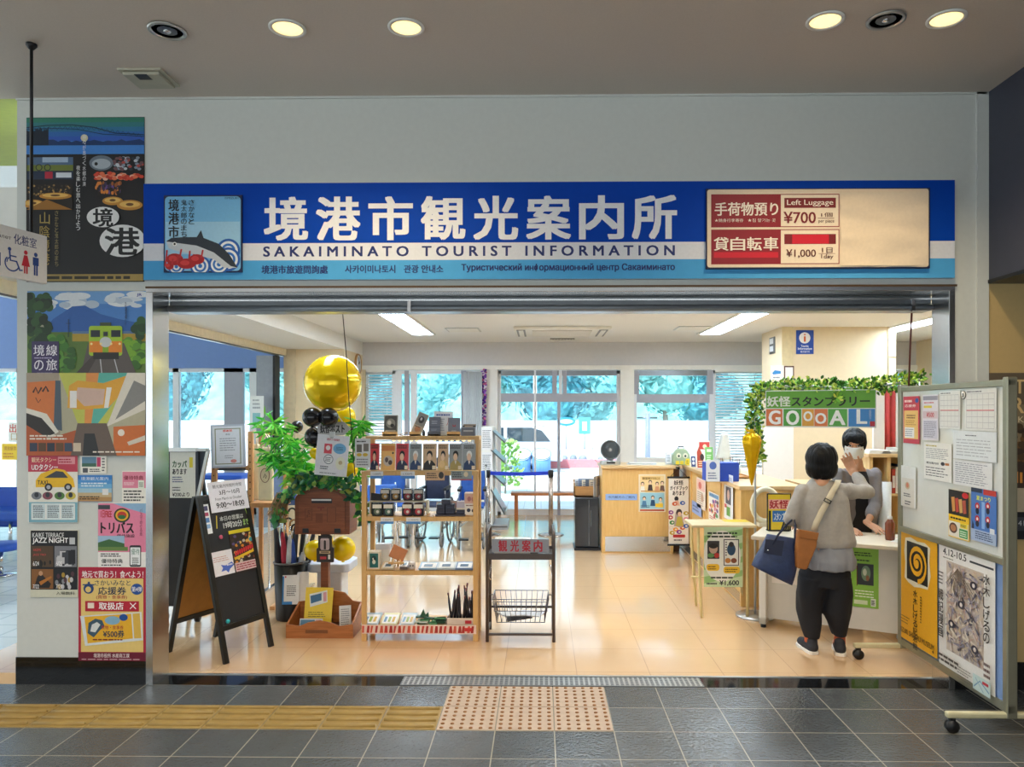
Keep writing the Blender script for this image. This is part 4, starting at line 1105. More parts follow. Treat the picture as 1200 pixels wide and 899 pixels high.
for a in (-1.0, .95):
 mb = MB(); mb.tube([(a, -.25, 0), (a, -.25, .3)], .02, M_chrome); mb.build('leg', t)
 mb = MB(); mb.tube([(a, .22, 0), (a, .22, .3)], .02, M_chrome); mb.build('leg', t)
t = thing('waiting_stool', 'low blue seat pad on a steel leg near the left pier', 'seat', (WX(0, 7.2), CAMY + 7.2, 0))
mb = MB(); mb.lathe([(.17, 0), (.19, .02), (.19, .05), (.16, .07)], M_sofa, 20, (0, 0, .25)); mb.build('seat', t)
mb = MB(); mb.cyl((0, 0, 0.01), (0, 0, .26), .03, M_chrome); mb.lathe([(.14, 0), (.14, .012), (.03, .02)], M_chrome, 20); mb.build('leg', t)
wall_sheet('exit_notice', 'white notice with a red exit character on the concourse glass', 'notice', (10, 495, 23, 518), BD, lambda A: (A.text(11, 497, 19, 507, '出', '#d04a3a', .02), A.text(13, 508, 20, 516, '口', '#c8a878', .01)))
wall_sheet('yellow_notice', 'yellow notice on the concourse glass', 'notice', (2, 520, 21, 539), BD, lambda A: (A.text(5, 523, 19, 528, '開放厳禁', '#c07a10', .01), A.lines(4, 530, 19, 537, 2, '#d8901c', 2)), '#ffd21e')
# ================================================================== REAR OF THE OFFICE
def blinds(pa, pb, py0, py1, label, D=BD - .065):
 a, b = WX(pa, D), WX(pb, D); z1, z0 = zt - .03, max(0.05, WZ(py1, D))
 t = thing('venetian_blind', label, 'blind', ((a + b) / 2, CAMY + D, z0)); w = (b - a) / 2; h = z1 - z0
 M = mat('blind_slat', '#dfe8ea', .5, vary=.02)
 mb = MB(); mb.box(-w, -.02, h - .04, w, .02, h, M_white); mb.build('headrail', t)
 mb = MB(); n = int(h / .045)
 for i in range(n):
  z = .03 + i * .045
  mb.add([(-w, -.018, z - .013), (w, -.018, z - .013), (w, .018, z + .013), (-w, .018, z + .013)], [(0, 1, 2, 3)], M)
 mb.box(-w, -.015, 0, w, .015, .02, M_white)
 for q in (-.6, .6): mb.tube([(w * q, -.02, 0), (w * q, -.02, h)], .002, M_white, 4)
 mb.build('slats', t)
blinds(429, 460, 434, 560, 'pale venetian blind behind the gold balloon')
blinds(838, 960, 434, 548, 'pale venetian blind left of the cream column')
# pleated grey curtain panel
a, b = WX(543, BD - .2), WX(565, BD - .2)
mb = MB(); n = 60; v = []; f = []
for i in range(n + 1):
 x = a + (b - a) * i / n; y = CAMY + BD - .2 + .012 * sin(i * 1.05)
 v += [(x, y, .02), (x, y, WZ(436, BD - .2))]
for i in range(n): f.append((2 * i, 2 * i + 2, 2 * i + 3, 2 * i + 1))
mb.add(v, f, mat('grey_curtain', '#c9cdd2', .8, vary=.03), True)
o = mb.build('pleated_curtain'); tag(o, 'pale grey pleated curtain left of the white wall pier', 'curtain')
o.modifiers.new('thick', 'SOLIDIFY').thickness = .004
# flower garland (lei) hanging on the pier
D = BD - .08; p1 = W(567, 434, D); p2 = W(566, 500, D)
mb = MB(); r = random.Random(3); cols = [P('#6a2fa0', .6), P('#8d4cc0', .6), P('#d86a9c', .6), P('#e9dcf2', .6), P('#4d2288', .6)]
for i in range(150):
 q = i / 149; c = p1.lerp(p2, q); a = r.random() * 6.28; e = .035
 mb.ball((c.x - p2.x + e * cos(a), -.03 + .02 * sin(a), c.z - p2.z + r.random() * .02), (.022, .018, .016), r.choice(cols), 6, 4)
o = mb.build('flower_lei', loc=(p2.x, p2.y, p2.z)); tag(o, 'purple and pink flower lei hanging on the wall pier', 'garland')
# ceiling cassette air conditioner
D = 9.85; xa, xb = WX(603, D), WX(713, D); yc = CAMY + D
t = thing('ceiling_air_conditioner', 'white ceiling cassette air conditioner between two light strips', 'air conditioner', ((xa + xb) / 2, yc, ZCI)); w = (xb - xa) / 2
mb = MB(); mb.slab([(-w, -.48), (w, -.48), (w, .48), (-w, .48)], -.035, 0, M_white); mb.build('panel', t, bevel=.01)
mb = MB(); mb.box(-w * .62, -.3, -.042, w * .62, .3, -.036, mat('grille_grey', '#b9b4ae', .6))
for i in range(14): mb.box(-w * .62, -.3 + i * .043, -.046, w * .62, -.285 + i * .043, -.042, M_white)
mb.build('grille', t)
for s_ in (-1, 1):
 mb = MB(); mb.box(s_ * w * .94, -.4, -.042, s_ * w * .76, .4, -.037, mat('louvre_dark', '#8d9092', .5)); mb.box(s_ * w * .90, -.38, -.046, s_ * w * .80, .38, -.042, M_white); mb.build('louvre', t)
for px, D, lab in ((543, 9.75, 'small square ceiling hatch left of the air conditioner'), (812, 9.6, 'small square ceiling hatch right of the air conditioner')):
 t = thing('ceiling_hatch', lab, 'ceiling fixture', (WX(px, D), CAMY + D, ZCI))
 mb = MB(); mb.slab([(-.22, -.22), (.22, -.22), (.22, .22), (-.22, .22)], -.008, 0, M_alu); mb.build('frame', t)
 mb = MB(); mb.slab([(-.2, -.2), (.2, -.2), (.2, .2), (-.2, .2)], -.011, -.008, M_white); mb.build('hatch_door', t)
mb = MB(); mb.box(-.18, -.03, -.02, .18, .03, 0, mat('vent_grey', '#9b9b98', .5));
for i in range(8): mb.box(-.17 + i * .045, -.028, -.023, -.15 + i * .045, .028, -.02, M_white)
tag(mb.build('ceiling_vent', loc=(WX(659, 10.9), CAMY + 10.9, ZCI)), 'small slotted ceiling vent behind the air conditioner', 'vent')
# wall clock on the pier return
t = thing('wall_clock', 'round wall clock on the cream pier behind the gold balloon', 'clock', (xs + .002, CAMY + 11.15, WZ(427, 11.15)))
mb = MB(); mb.M = Matrix.Rotation(pi / 2, 4, 'Y'); mb.lathe([(.16, 0), (.165, .02), (.15, .035), (.145, .02), (.01, .02)], mat('tan_wood_rim', '#b98a52', .4), 28); mb.build('rim', t)
mb = MB(); mb.M = Matrix.Rotation(pi / 2, 4, 'Y'); mb.lathe([(.143, .021), (.143, .024), (.01, .024)], M_white, 28); mb.build('dial', t)
mb = MB(); mb.rod((.027, 0, 0), (.027, .06, .05), .008, .003, M_blk); mb.rod((.027, 0, 0), (.027, -.02, .11), .006, .003, M_blk); mb.build('hands', t)
# information sign on the column
def info(A):
 A.rect(933, 387, 953.5, 415, '#1c4cae'); A.ell(943, 396, 6.6, 6.6, '#f4f6f8'); A.text(941.8, 391.5, 944.4, 400.5, 'i', '#d8622c', .01)
 A.text(938.5, 404.3, 947.5, 406.8, 'Tourist', '#e8eefa', .03); A.text(935, 407.3, 951.5, 410, 'Information', '#e8eefa', .03); A.text(938, 411, 949, 413.5, '観光案内所', '#e8eefa')
wall_sheet('information_sign', 'blue tourist information sign on the cream column', 'sign', (933, 387, 953.5, 415), CD - .006, info, '#1c4cae')
# small things on the column's left face
t = thing('wall_switch_box', 'small dark grey wall unit on the narrow side of the column', 'wall unit', (ca - .02, CAMY + CD + .35, WZ(415, CD + .35)))
mb = MB(); mb.box(0, -.10, 0, .019, .10, .22, M_steel_d); mb.build('housing', t, bevel=.004)
mb = MB()
for i in range(2): mb.box(-.004, -.07, .03 + i * .1, 0, .07, .10 + i * .1, P('#dfe3e6'))
mb.build('display', t)
wall_sheet('column_notice', 'white paper notice with a blue stripe on the column', 'notice', (903, 428, 918.5, 446), CD - .02, lambda A: (A.poly([(905, 437), (908, 434), (915, 435), (915, 438), (906, 439)], '#3f8fd0'), A.lines(906, 441, 916, 444, 1, '#88909a', 2)))
wall_sheet('framed_paper', 'white paper in a thin dark frame on the column', 'picture frame', (919, 429, 930.5, 448), CD - .02, lambda A: (A.rect(920.2, 430.5, 929.3, 446.5, '#f6f4ee')), '#5c3a34')
# white partition screen behind the counter
D = 8.9; xa, xb = WX(895, D), WX(930, D)
t = thing('white_partition', 'plain white partition screen left of the cream column', 'partition', ((xa + xb) / 2, CAMY + D, 0)); w = (xb - xa) / 2
mb = MB(); mb.box(-w, 0, .03, w, .03, WZ(499, D), M_white); mb.build('screen', t)
for s_ in (-1, 1):
 mb = MB(); mb.box(s_ * w - .015, -.15, 0, s_ * w + .015, .18, .03, M_alu); mb.build('foot', t)
# low wooden bench at the window
p = G(598, 608); q = W(598, 577, 11.0)
t = thing('low_wooden_bench', 'low orange brown wooden bench along the large window', 'bench', (0, 0, 0)); xa = WX(599, 11.0); xb = WX(705, 11.0); t.location = (xa, CAMY + 11.0, 0); zt_ = q.z
mw = wood('orange_wood', '#b56a34', '#c98048')
mb = MB(); mb.box(0, -.1, zt_ - .04, xb - xa, .16, zt_, mw); mb.build('seat', t, bevel=.004)
for a in (.05, xb - xa - .1):
 for b_ in (-.07, .10):
  mb = MB(); mb.box(a, b_, 0, a + .05, b_ + .04, zt_ - .04, mw); mb.build('leg', t)
# belt barrier
D = 9.67; za = WZ(551, D)
M_post = mat('stanchion_bronze', '#a89a90', .25, .9)
prev = None
for px, lab, rr in ((571.5, 'brushed belt barrier post beside the brochure rack', .03), (645.5, 'brushed belt barrier post with round base in the clear', .03)):
 t = thing('barrier_post', lab, 'barrier post', (WX(px, D), CAMY + D, 0))
 mb = MB(); mb.cyl((0, 0, .02), (0, 0, za - .06), rr, M_post, n=18); mb.build('post', t)
 mb = MB(); mb.lathe([(.17, 0), (.17, .008), (.12, .02), (.03, .028)], M_post, 28); mb.build('base', t)
 mb = MB(); mb.lathe([(.034, 0), (.036, .01), (.036, .075), (.028, .09)], M_blk, 18, (0, 0, za - .09)); mb.build('cap', t)
a = WX(573.5, D); b = WX(643.5, D)
mb = MB(); n = 12; v = []; f = []
for i in range(n + 1):
 k = i / n; s_ = -.012 * sin(pi * k)
 v += [(a + (b - a) * k, -.0015, s_ - .024 - .025), (a + (b - a) * k, -.0015, s_ + .0)]
for i in range(n): f.append((2 * i, 2 * i + 2, 2 * i + 3, 2 * i + 1))
mb.add(v, f, mat('blue_webbing', '#1c3cc8', .6), False)
o = mb.build('barrier_belt', loc=(0, CAMY + D, za - .015)); o.modifiers.new('thick', 'SOLIDIFY').thickness = .003; tag(o, 'royal blue belt stretched between the two barrier posts', 'barrier belt')
# stepped brochure rack, side view
D = 10.4; xr0 = WX(566, D); t = thing('brochure_rack', 'white stepped brochure rack with slanted shelves beside the wall pier', 'brochure rack', (WX(578, D), CAMY + D, 0))
hx = WX(590, D) - WX(566, D); x0_ = xr0 - WX(578, D)
mb = MB(); mb.box(x0_, -.30, 0.03, x0_ + hx * .55, .3, WZ(500, D), M_white); mb.build('cabinet', t, bevel=.006)
for i, (pa, pb) in enumerate(((503, 518), (526, 541), (552, 567), (571, 600))):
 z1 = WZ(pa, D); z0 = WZ(pb, D)
 mb = MB(); mb.rod((x0_ + hx * .45, 0, z1), (x0_ + hx * 1.12, 0, z0), .60, .018, M_steel_d, up=(0, 0, 1)); mb.rod((x0_ + hx * 1.12, 0, z0), (x0_ + hx * 1.17, 0, z0 + .05), .60, .015, M_alu); mb.build('shelf', t)
mb = MB(); mb.box(x0_ + hx * .3, -.31, 0, x0_ + hx * 1.25, .3, .07, mat('pale_grey_metal', '#b8bcc2', .4, .3)); mb.box(x0_ + hx * .3, -.315, .03, x0_ + hx * 1.25, -.31, .05, M_steel_d); mb.build('base', t)
for i, (za_, zb_) in enumerate(((501, 526), (529, 555))):
 o = sheet('notice_sheet', ['printed white notice on the upper side of the brochure rack', 'printed white notice below another on the brochure rack side'][i], 'notice', hx * .5, WZ(za_, D) - WZ(zb_, D), lambda A: A.lines(8, 8, 92, 92, 10, '#6d737c', 4, .4), '#f1f2f4', (WX(578, D) + x0_ + hx * .275, CAMY + D - .305, WZ(zb_, D)))
# slim dark cabinet with a tray of leaflets
D = 8.62; xa, xb = WX(674, D), WX(702, D); h = WZ(583, D)
t = thing('black_bin_cabinet', 'black waist high cabinet standing at the left end of the counter', 'cabinet', ((xa + xb) / 2, CAMY + D, 0)); w = (xb - xa) / 2
mb = MB(); mb.box(-w, 0, .03, w, .36, h, mat('glossy_black', '#14161c', .2, vary=.1, coat=.4)); mb.build('body', t, bevel=.012)
mb = MB(); mb.box(-w - .01, -.03, 0, w + .02, .38, .03, M_blk); mb.build('plinth', t)
mb = MB(); mb.box(-.002 + w * .15, -.006, .05, .004 + w * .15, .0, h - .03, M_steel_d); mb.box(w * .3, -.012, h * .45, w * .36, 0, h * .75, M_steel_d); mb.build('handle', t)
t = thing('leaflet_tray', 'small wooden leaflet tray on the black cabinet', 'tray', ((xa + xb) / 2 - .02, CAMY + D + .16, h)); wv = wood('box_wood', '#b07c48', '#c8965c')
mb = MB(); mb.box(-.13, -.07, 0, .13, .09, .012, wv); mb.box(-.13, -.07, 0, .13, -.058, .12, wv); mb.box(-.13, .078, 0, .13, .09, .19, wv); mb.box(-.13, -.07, 0, -.118, .09, .16, wv); mb.box(.118, -.07, 0, .13, .09, .16, wv); mb.build('box', t)
cc = ['#d8dde4', '#8aa0c0', '#e8e2d0', '#5f6a7c', '#c8b89c', '#f0f0f0']
for i in range(5):
 sheet('leaflet', ['pale leaflet at the back of the wooden tray', 'blue leaflet in the wooden tray', 'cream leaflet in the wooden tray', 'slate leaflet in the wooden tray', 'tan leaflet at the front of the wooden tray'][i], 'leaflet', .09, .18 + .012 * (i % 2), lambda A: A.lines(15, 12, 85, 60, 4, '#585c66', i + 1), cc[i], ((xa + xb) / 2 - .09 + .042 * i, CAMY + D + .22 - .022 * i, h + .013))
for i, (dx, c) in enumerate(((.11, '#e8ecf0'), (.125, '#b8c0cc'), (.14, '#d8d8dc'))):
 sheet('upright_brochure', ['white brochure leaning beside the wooden tray', 'blue grey brochure leaning beside the wooden tray', 'silver brochure leaning beside the wooden tray'][i], 'brochure', .20, .24, lambda A: A.lines(15, 10, 85, 50, 5, '#70757f', i + 3), c, ((xa + xb) / 2 + dx, CAMY + D + .1 + .02 * i, h + .002), rotz=radians(70), tilt=0)
# ================================================================== COUNTER
W_cnt = wood('counter_beech', '#dcae66', '#e8bf7c', (30, 30, 3), .35)
W_top = wood('counter_top_wood', '#d9b27c', '#e6c698', (3, 20, 20), .3)
CT = 1.0
# front run, facing the shop opening
D = 8.44; xa, xb = WX(705.5, D), WX(789, D)
t = thing('counter_unit', 'light wood counter unit facing the opening with a steel kick plate', 'counter', ((xa + xb) / 2, CAMY + D, 0)); w = (xb - xa) / 2
mb = MB(); mb.box(-w, 0, 0.0, w, .5, CT - .035, W_cnt); mb.box(-w, -.012, 0, -w + .035, 0, CT - .035, W_cnt); mb.box(w - .035, -.012, 0, w, 0, CT - .035, W_cnt); mb.build('body', t)
mb = MB(); mb.box(-w + .035, -.008, .02, w - .035, 0, .19, M_steel); mb.build('kick_plate', t)
mb = MB(); mb.box(-w - .015, -.03, CT - .035, w + .05, .55, CT, W_top); mb.build('worktop', t, bevel=.005)
mb = MB(); A = Art(mb, 0, 0, 100, 20, .36, .07, 0); A.rect(0, 0, 100, 20, '#8fb0e4'); A.text(8, 6, 92, 14, '市内観光のご案内', '#4a5a84', .02); mb.box(-.18, 0, 0, .18, .003, .07, P('#8fb0e4'))
o = mb.build('blue_strip_label', t, (-w + .22, -.004, WZ(586, D))); o['label'] = 'pale blue strip label'
# recessed brown corner
xc = 1.63
t = thing('counter_corner', 'recessed dark brown corner post between the two counter runs', 'counter', ((xb + xc) / 2 + .01, CAMY + D, 0))
mb = MB(); mb.box(-(xc - xb) / 2 + .02, .12, 0, (xc - xb) / 2 - .04, .5, CT - .04, mat('dark_brown_panel', '#7a5436', .5)); mb.build('post', t)
mb = MB(); mb.box(-(xc - xb) / 2 + .062, -.02, CT - .035, (xc - xb) / 2 - .032, .5, CT, W_top); mb.build('worktop', t)
# side run coming towards the viewer
ya, yb = CAMY + 6.13, CAMY + 8.9
x1 = 1.665
t = thing('counter_run', 'long light wood counter run coming forward beside the desk', 'counter', (x1, ya, 0)); L = yb - ya
mb = MB(); mb.box(0, 0, .0, .46, L, CT - .035, W_cnt)
for k in (0.0, .7, 1.4, 2.03): mb.box(-.012, k, 0, 0, k + .03, CT - .035, W_cnt)
mb.build('body', t)
mb = MB(); mb.box(-.03, -.02, CT - .035, .50, L, CT, W_top); mb.build('worktop', t, bevel=.005)
mb = MB(); mb.box(-.006, .04, .02, 0, L, .10, M_steel); mb.build('kick_plate', t)
t2 = thing('counter_end_cabinet', 'light wood cabinet closing the near end of the long counter run', 'cabinet', (x1 + .50, ya, 0))
mb = MB(); mb.box(.04, -.0, 0, .32, .6, CT - .03, W_cnt); mb.build('body', t2)
mb = MB(); mb.box(.05, -.02, CT - .03, .35, .6, CT + .0, W_top); mb.build('worktop', t2)
def side_sheet(name, label, cat, pxl, pyt, pxr, pyb, art, base, units=(0, 0, 100, 100)):
 """sheet on the left face of the side run, between two photo columns"""
 def yat(px): return (x1 - .016) * FPX / (px - 634) + 0.0
 da, db = yat(pxl), yat(pxr); dm = (da + db) / 2
 w_ = abs(da - db); zt_, zb_ = WZ(pyt, dm, (pxl + pxr) / 2), WZ(pyb, dm, (pxl + pxr) / 2)
 return sheet(name, label, cat, w_, zt_ - zb_, art, base, (x1 - .018, CAMY + dm, zb_), -pi / 2, .003, None, units)
def pinkp(A): A.rect(5, 4, 95, 40, '#f0c4b8'); A.lines(10, 44, 90, 92, 7, '#9a8a80', 2, .4); A.ell(40, 24, 18, 12, '#d86a5c'); A.ell(66, 62, 14, 14, '#c8a080')
side_sheet('side_poster', 'pink and cream poster farthest back on the side counter', 'poster', 816, 561, 826, 596, pinkp, '#f3e6d8')
side_sheet('side_label', 'small pale blue label under the farthest side poster', 'label', 810.5, 589, 821, 603, lambda A: (A.lines(10, 25, 90, 80, 2, '#5a6c9c', 2)), '#9ab4ea')
def sp2(A):
 A.rect(3, 3, 97, 16, '#7fb2d8'); A.rect(3, 18, 97, 96, '#f4efe6'); r = random.Random(6)
 for i in range(30): A.ell(12 + r.random() * 76, 24 + r.random() * 54, 9, 6, r.choice(['#c23a34', '#6a4a9c', '#e8b84a', '#3a3a40', '#4a9a58', '#d88a9c']))
 A.lines(10, 82, 90, 94, 2, '#c04848', 3); A.text(12, 5, 88, 14, '妖怪めぐり', '#20305c')
side_sheet('side_poster', 'colourful character-free poster with a blue heading on the side counter', 'poster', 830, 578, 842, 612, sp2, '#f4efe6')['label'] = 'multicoloured poster with a pale blue heading on the side counter'
def sp3(A): A.rect(0, 0, 100, 20, '#dfe6f6'); A.text(10, 5, 90, 15, '港町案内', '#2a4a9c'); A.rect(20, 28, 80, 66, '#55505e'); A.ell(50, 46, 14, 12, '#e8c8b8'); A.rect(30, 72, 70, 92, '#6ab04a'); A.rect(6, 68, 30, 76, '#d83a4a')
side_sheet('side_poster', 'white poster with a dark picture nearest on the side counter', 'poster', 848, 556, 858, 609, sp3, '#f4f4f4')
# posters hung on the front run
def comic(A):
 A.rect(750, 557.5, 778.5, 577, '#f0d49a'); A.rect(750, 577.5, 778.5, 596.5, '#9ccbd8'); A.rect(750, 597, 778.5, 599, '#b8482c'); A.rect(752, 559, 774, 562.5, '#e8c070'); A.text(753, 559.3, 773, 562.2, '観光案内所でできること', '#5a3818', .02)
 for cx, cy, c in ((753, 571, '#f4efe2'), (762, 569, '#3a2c30'), (770, 571, '#d89a70'), (776, 570, '#6a4a40'), (755, 588, '#4a7fa8'), (765, 587, '#244a6c'), (774, 589, '#e8d8b0')):
  A.ell(cx, cy - 4, 2.1, 2.3, '#30231c'); A.ell(cx, cy - 3.4, 1.6, 1.8, '#ecc8a8'); A.poly([(cx - 3, cy + 6), (cx - 2, cy - 1), (cx + 2, cy - 1), (cx + 3, cy + 6)], c)
 A.rect(768, 590, 777, 594.5, '#f0c838'); A.lines(751, 592, 762, 595.5, 2, '#3a5a68', 3); A.rect(751, 575, 777, 576.4, '#c89858')
wall_sheet('guide_poster', 'cream and pale blue illustrated poster on the front counter', 'poster', (748.5, 556, 780, 600), 8.44 - .006, comic, '#efe0c4')
def scroll(A):
 A.rect(783, 560, 806, 637, '#f2ece2'); A.text(789, 562.5, 800, 568, '妖怪', '#241814', .03); A.text(784.5, 569, 805, 574, 'ガイドブック', '#241814', .03); A.text(787.5, 575, 802, 580, 'あります', '#241814', .03)
 A.ell(792, 584, 2.4, 2.8, '#20161a'); A.poly([(789, 592), (791, 586), (794, 586), (796, 592)], '#e8b8a0')
 r = random.Random(9); cs = ['#d8602c', '#2c5fb8', '#8a3a9c', '#c8a828', '#c02c38', '#3a9048', '#e88aa0', '#20205c', '#e8e0d0', '#f0a030']
 for i, (cx, cy) in enumerate(((790, 590), (799, 589), (785.5, 600), (803, 601), (785, 606), (787, 612), (803, 608), (798, 614), (785.5, 618), (791, 620), (799, 618), (803, 616), (795, 623), (787, 624))):
  A.ell(cx, cy, 3, 2.4, cs[i % 10]); A.ell(cx + .4, cy, 1.3, .9, '#f4ece0')
 A.poly([(789, 616), (791, 600), (797, 598), (801, 614), (797, 618)], '#b8a8a0'); A.ell(795, 600, 3.4, 4, '#3a2c30'); A.ell(795.5, 602, 2.2, 2.6, '#e8c8b0'); A.poly([(791, 616), (793, 605), (798, 605), (800, 616)], '#c8b850')
 A.rrect(788, 626, 802, 629.5, 1, '#c22c34'); A.lines(789, 631, 801, 634, 1, '#70686c', 2)
D = 8.30
a, b, c, d = 782, 559.5, 808.5, 638.5
p0 = W(a, d, D); p1 = W(c, b, D)
t = thing('hanging_scroll', 'narrow hanging scroll poster with black bars at the counter corner', 'scroll', ((p0.x + p1.x) / 2, p0.y, p0.z)); w, h = p1.x - p0.x, p1.z - p0.z
sheet('print_sheet', None, None, w - .03, h - .02, scroll, '#f2ece2', (0, 0, .01), units=(783, 560, 806, 637), parent=t)
for z in (0, h):
 mb = MB(); mb.tube([(-w / 2, -.004, z), (w / 2, -.004, z)], .011, M_blk, 10); mb.build('bar', t)
mb = MB(); mb.tube([(-.1, 0, h), (0, 0, h + .1), (.1, 0, h)], .003, M_blk, 5); mb.box(-.012, -.006, h + .09, .012, .14, h + .115, M_blk); mb.build('cord', t)
def cpt(px, D): return (WX(px, D), CAMY + D, CT)
D = 8.62
t = thing('desk_fan', 'grey and white round desk fan on the left end of the counter', 'fan', cpt(715, D)); z = WZ(527, D) - CT
mb = MB(); mb.slab([(.12 * cos(a * .2618), .09 * sin(a * .2618)) for a in range(24)], 0, .045, M_alu); mb.box(-.05, -.093, .015, .05, -.085, .035, M_dark); mb.build('base', t, bevel=.008)
mb = MB(); mb.tube([(0, .02, .04), (0, .03, z - .06)], [.035, .03], M_alu, 12); mb.build('stem', t)
R = Matrix.Translation((0, 0, z)) @ Matrix.Rotation(pi / 2, 4, 'X')
mb = MB(); mb.M = R; mb.lathe([(.06, -.09), (.10, -.07), (.115, -.02), (.118, .03), (.108, .045), (.104, .03), (.10, -.04), (.01, -.05)], mat('pale_grey_plastic', '#b9c0c4', .4), 28); mb.build('housing', t)
mb = MB(); mb.M = R
for k in range(6): mb.tube([(.018 * (k + 1) * cos(a * .3), .018 * (k + 1) * sin(a * .3), .045) for a in range(21)], .003, M_steel_d, 5, closed=True)
for a in range(12): mb.tube([(.02 * cos(a * .5236), .02 * sin(a * .5236), .046), (.11 * cos(a * .5236 + .3), .11 * sin(a * .5236 + .3), .042)], .0025, M_steel_d, 5)
mb.build('grille', t)
mb = MB(); mb.M = R; mb.lathe([(.10, .008), (.10, .012), (.01, .012)], mat('fan_dark', '#4a5a60', .4), 24); mb.ball((0, 0, .03), (.026, .026, .018), M_alu, 12, 8); mb.build('blades', t)
mb = MB(); pts = [(-.05, .06, .03)] + [(-.11 - .09 * sin(a * .35), .06, .01 + .32 * (1 - cos(a * .35)) / 2 * .9) for a in range(1, 9)]; mb.tube(pts, .0025, M_blk, 5); mb.build('power_cord', t)
mb = MB()
for i in range(4): mb.box(-.17 + .01 * i, -.1 + .008 * i, .004 * i, .15 + .006 * i, .1 + .006 * i, .004 * i + .0035, P(['#dfe2e6', '#c8ccd0', '#8f949c', '#e8e6e0'][i]))
tag(mb.build('paper_pile', loc=cpt(752, 8.66)), 'low pile of papers lying on the counter right of the fan', 'papers')
def stand(name, label, cat, px, D, wpx, hpx, col, art, lean=.22, rotz=0):
 s_ = D / FPX; p = cpt(px, D); w_, h_ = wpx * s_, hpx * s_
 t = thing(name, label, cat, p, rotz)
 mb = MB(); mb.box(-w_ / 2, 0, 0, w_ / 2, .006, h_, P(col)); A = Art(mb, 0, 0, 100, 100, w_, h_); art(A)
 o = mb.build('card', t, (0, 0, .004)); o.rotation_euler = (-lean, 0, 0)
 mb = MB(); mb.rod((0, h_ * .55 * sin(lean) + .008, h_ * .5), (0, h_ * .5, .004), .03, .004, M_alu); mb.box(-w_ / 2, -.02, 0, w_ / 2, .01, .005, M_alu); mb.build('easel_back', t)
 return t
stand('counter_card', 'small grey framed card on the counter corner', 'card stand', 784, 8.6, 8, 14, '#c4c8d0', lambda A: (A.rect(12, 8, 88, 92, '#eef0f2'), A.lines(20, 20, 80, 80, 6, '#6d7a94', 2)))
# green backpack shaped tin
t = thing('backpack_tin', 'grey green backpack shaped display box with two round windows', 'display box', cpt(798, 8.55)); g = mat('grey_green_tin', '#a9c0a4', .5)
mb = MB(); mb.prism([(-.085, 0), (.085, 0), (.1, .04), (.095, .12), (.06, .175), (.03, .19), (-.03, .19), (-.06, .175), (-.095, .12), (-.1, .04)], -.05, .05, g); mb.build('body', t, bevel=.008)
mb = MB(); mb.tube([(-.03, 0, .185), (-.03, 0, .21), (.03, 0, .21), (.03, 0, .185)], .008, M_dark, 8); mb.build('handle', t)
for cx, c in ((-.035, '#e8ead8'), (.04, '#e8ead8')):
 mb = MB(); mb.prism([(cx + .028 * cos(a * .4), .11 + .03 * sin(a * .4)) for a in range(16)], -.056, -.05, P(c)); mb.prism([(cx + .012 * cos(a * .4), .105 + .014 * sin(a * .4)) for a in range(16)], -.058, -.056, P('#3a4a4c')); mb.build('window_print', t)
mb = MB()
for cx in (-.05, 0, .055): mb.prism([(cx - .02, .01), (cx + .02, .01), (cx + .018, .05), (cx - .018, .05)], -.056, -.05, P('#e8d23c'))
mb.build('front_print', t)
stand('yellow_card', 'small yellow card beside the backpack box', 'card stand', 806, 8.4, 4, 8, '#f0d638', lambda A: A.lines(10, 20, 90, 80, 3, '#7a6a28', 2), .1)
stand('navy_card', 'narrow navy and white card leaning on the counter', 'card stand', 813, 8.2, 5, 13, '#3a4a80', lambda A: (A.ell(50, 30, 30, 14, '#e8ecf4'), A.ell(50, 66, 30, 14, '#e8ecf4')), .3)
stand('red_brochure_stand', 'tall red and white brochure stand on the side counter', 'brochure stand', 825, 7.9, 17, 33, '#e9e4dc', lambda A: (A.poly([(25, 4), (96, 4), (92, 30), (22, 30)], '#c8322c'), A.poly([(6, 40), (22, 20), (52, 60), (40, 96), (6, 96)], '#b8442c'), A.ell(40, 58, 14, 12, '#3a2420'), A.ell(62, 20, 14, 8, '#f2d8b8'), A.lines(14, 70, 46, 92, 3, '#f0d8a8', 3)), .2)
stand('green_brochure', 'green brochure beside the red brochure stand', 'brochure stand', 831.5, 7.6, 9, 28, '#7cc06a', lambda A: (A.rect(20, 8, 80, 20, '#e8f4e0'), A.lines(20, 30, 80, 90, 7, '#e0f0d8', 4)), .12)
t = thing('tablet_display', 'small dark tablet display on the side counter', 'tablet', cpt(833, 7.2), -.4)
mb = MB(); mb.box(-.05, 0, .008, .05, .01, .085, M_dark); o = mb.build('housing', t, bevel=.003); mb = MB(); mb.box(-.044, -.001, .016, .044, 0, .078, P('#26409c', .2)); mb.build('screen', t); mb = MB(); mb.slab([(-.06, -.03), (.06, -.03), (.06, .05), (-.06, .05)], 0, .008, M_blk); mb.build('foot', t)
t = thing('wooden_tray', 'shallow wooden tray on the side counter in front of the tablet', 'tray', (1.83, CAMY + 6.95, CT)); mb = MB(); mb.box(-.1, -.16, 0, .1, .16, .008, wood('box_wood', '#b07c48', '#c8965c'))
for a in ((-.1, -.16, -.09, .16), (.09, -.16, .1, .16), (-.1, -.16, .1, -.15), (-.1, .15, .1, .16)): mb.box(a[0], a[1], 0, a[2], a[3], .02, wood('box_wood', '#b07c48', '#c8965c'))
mb.build('tray', t)
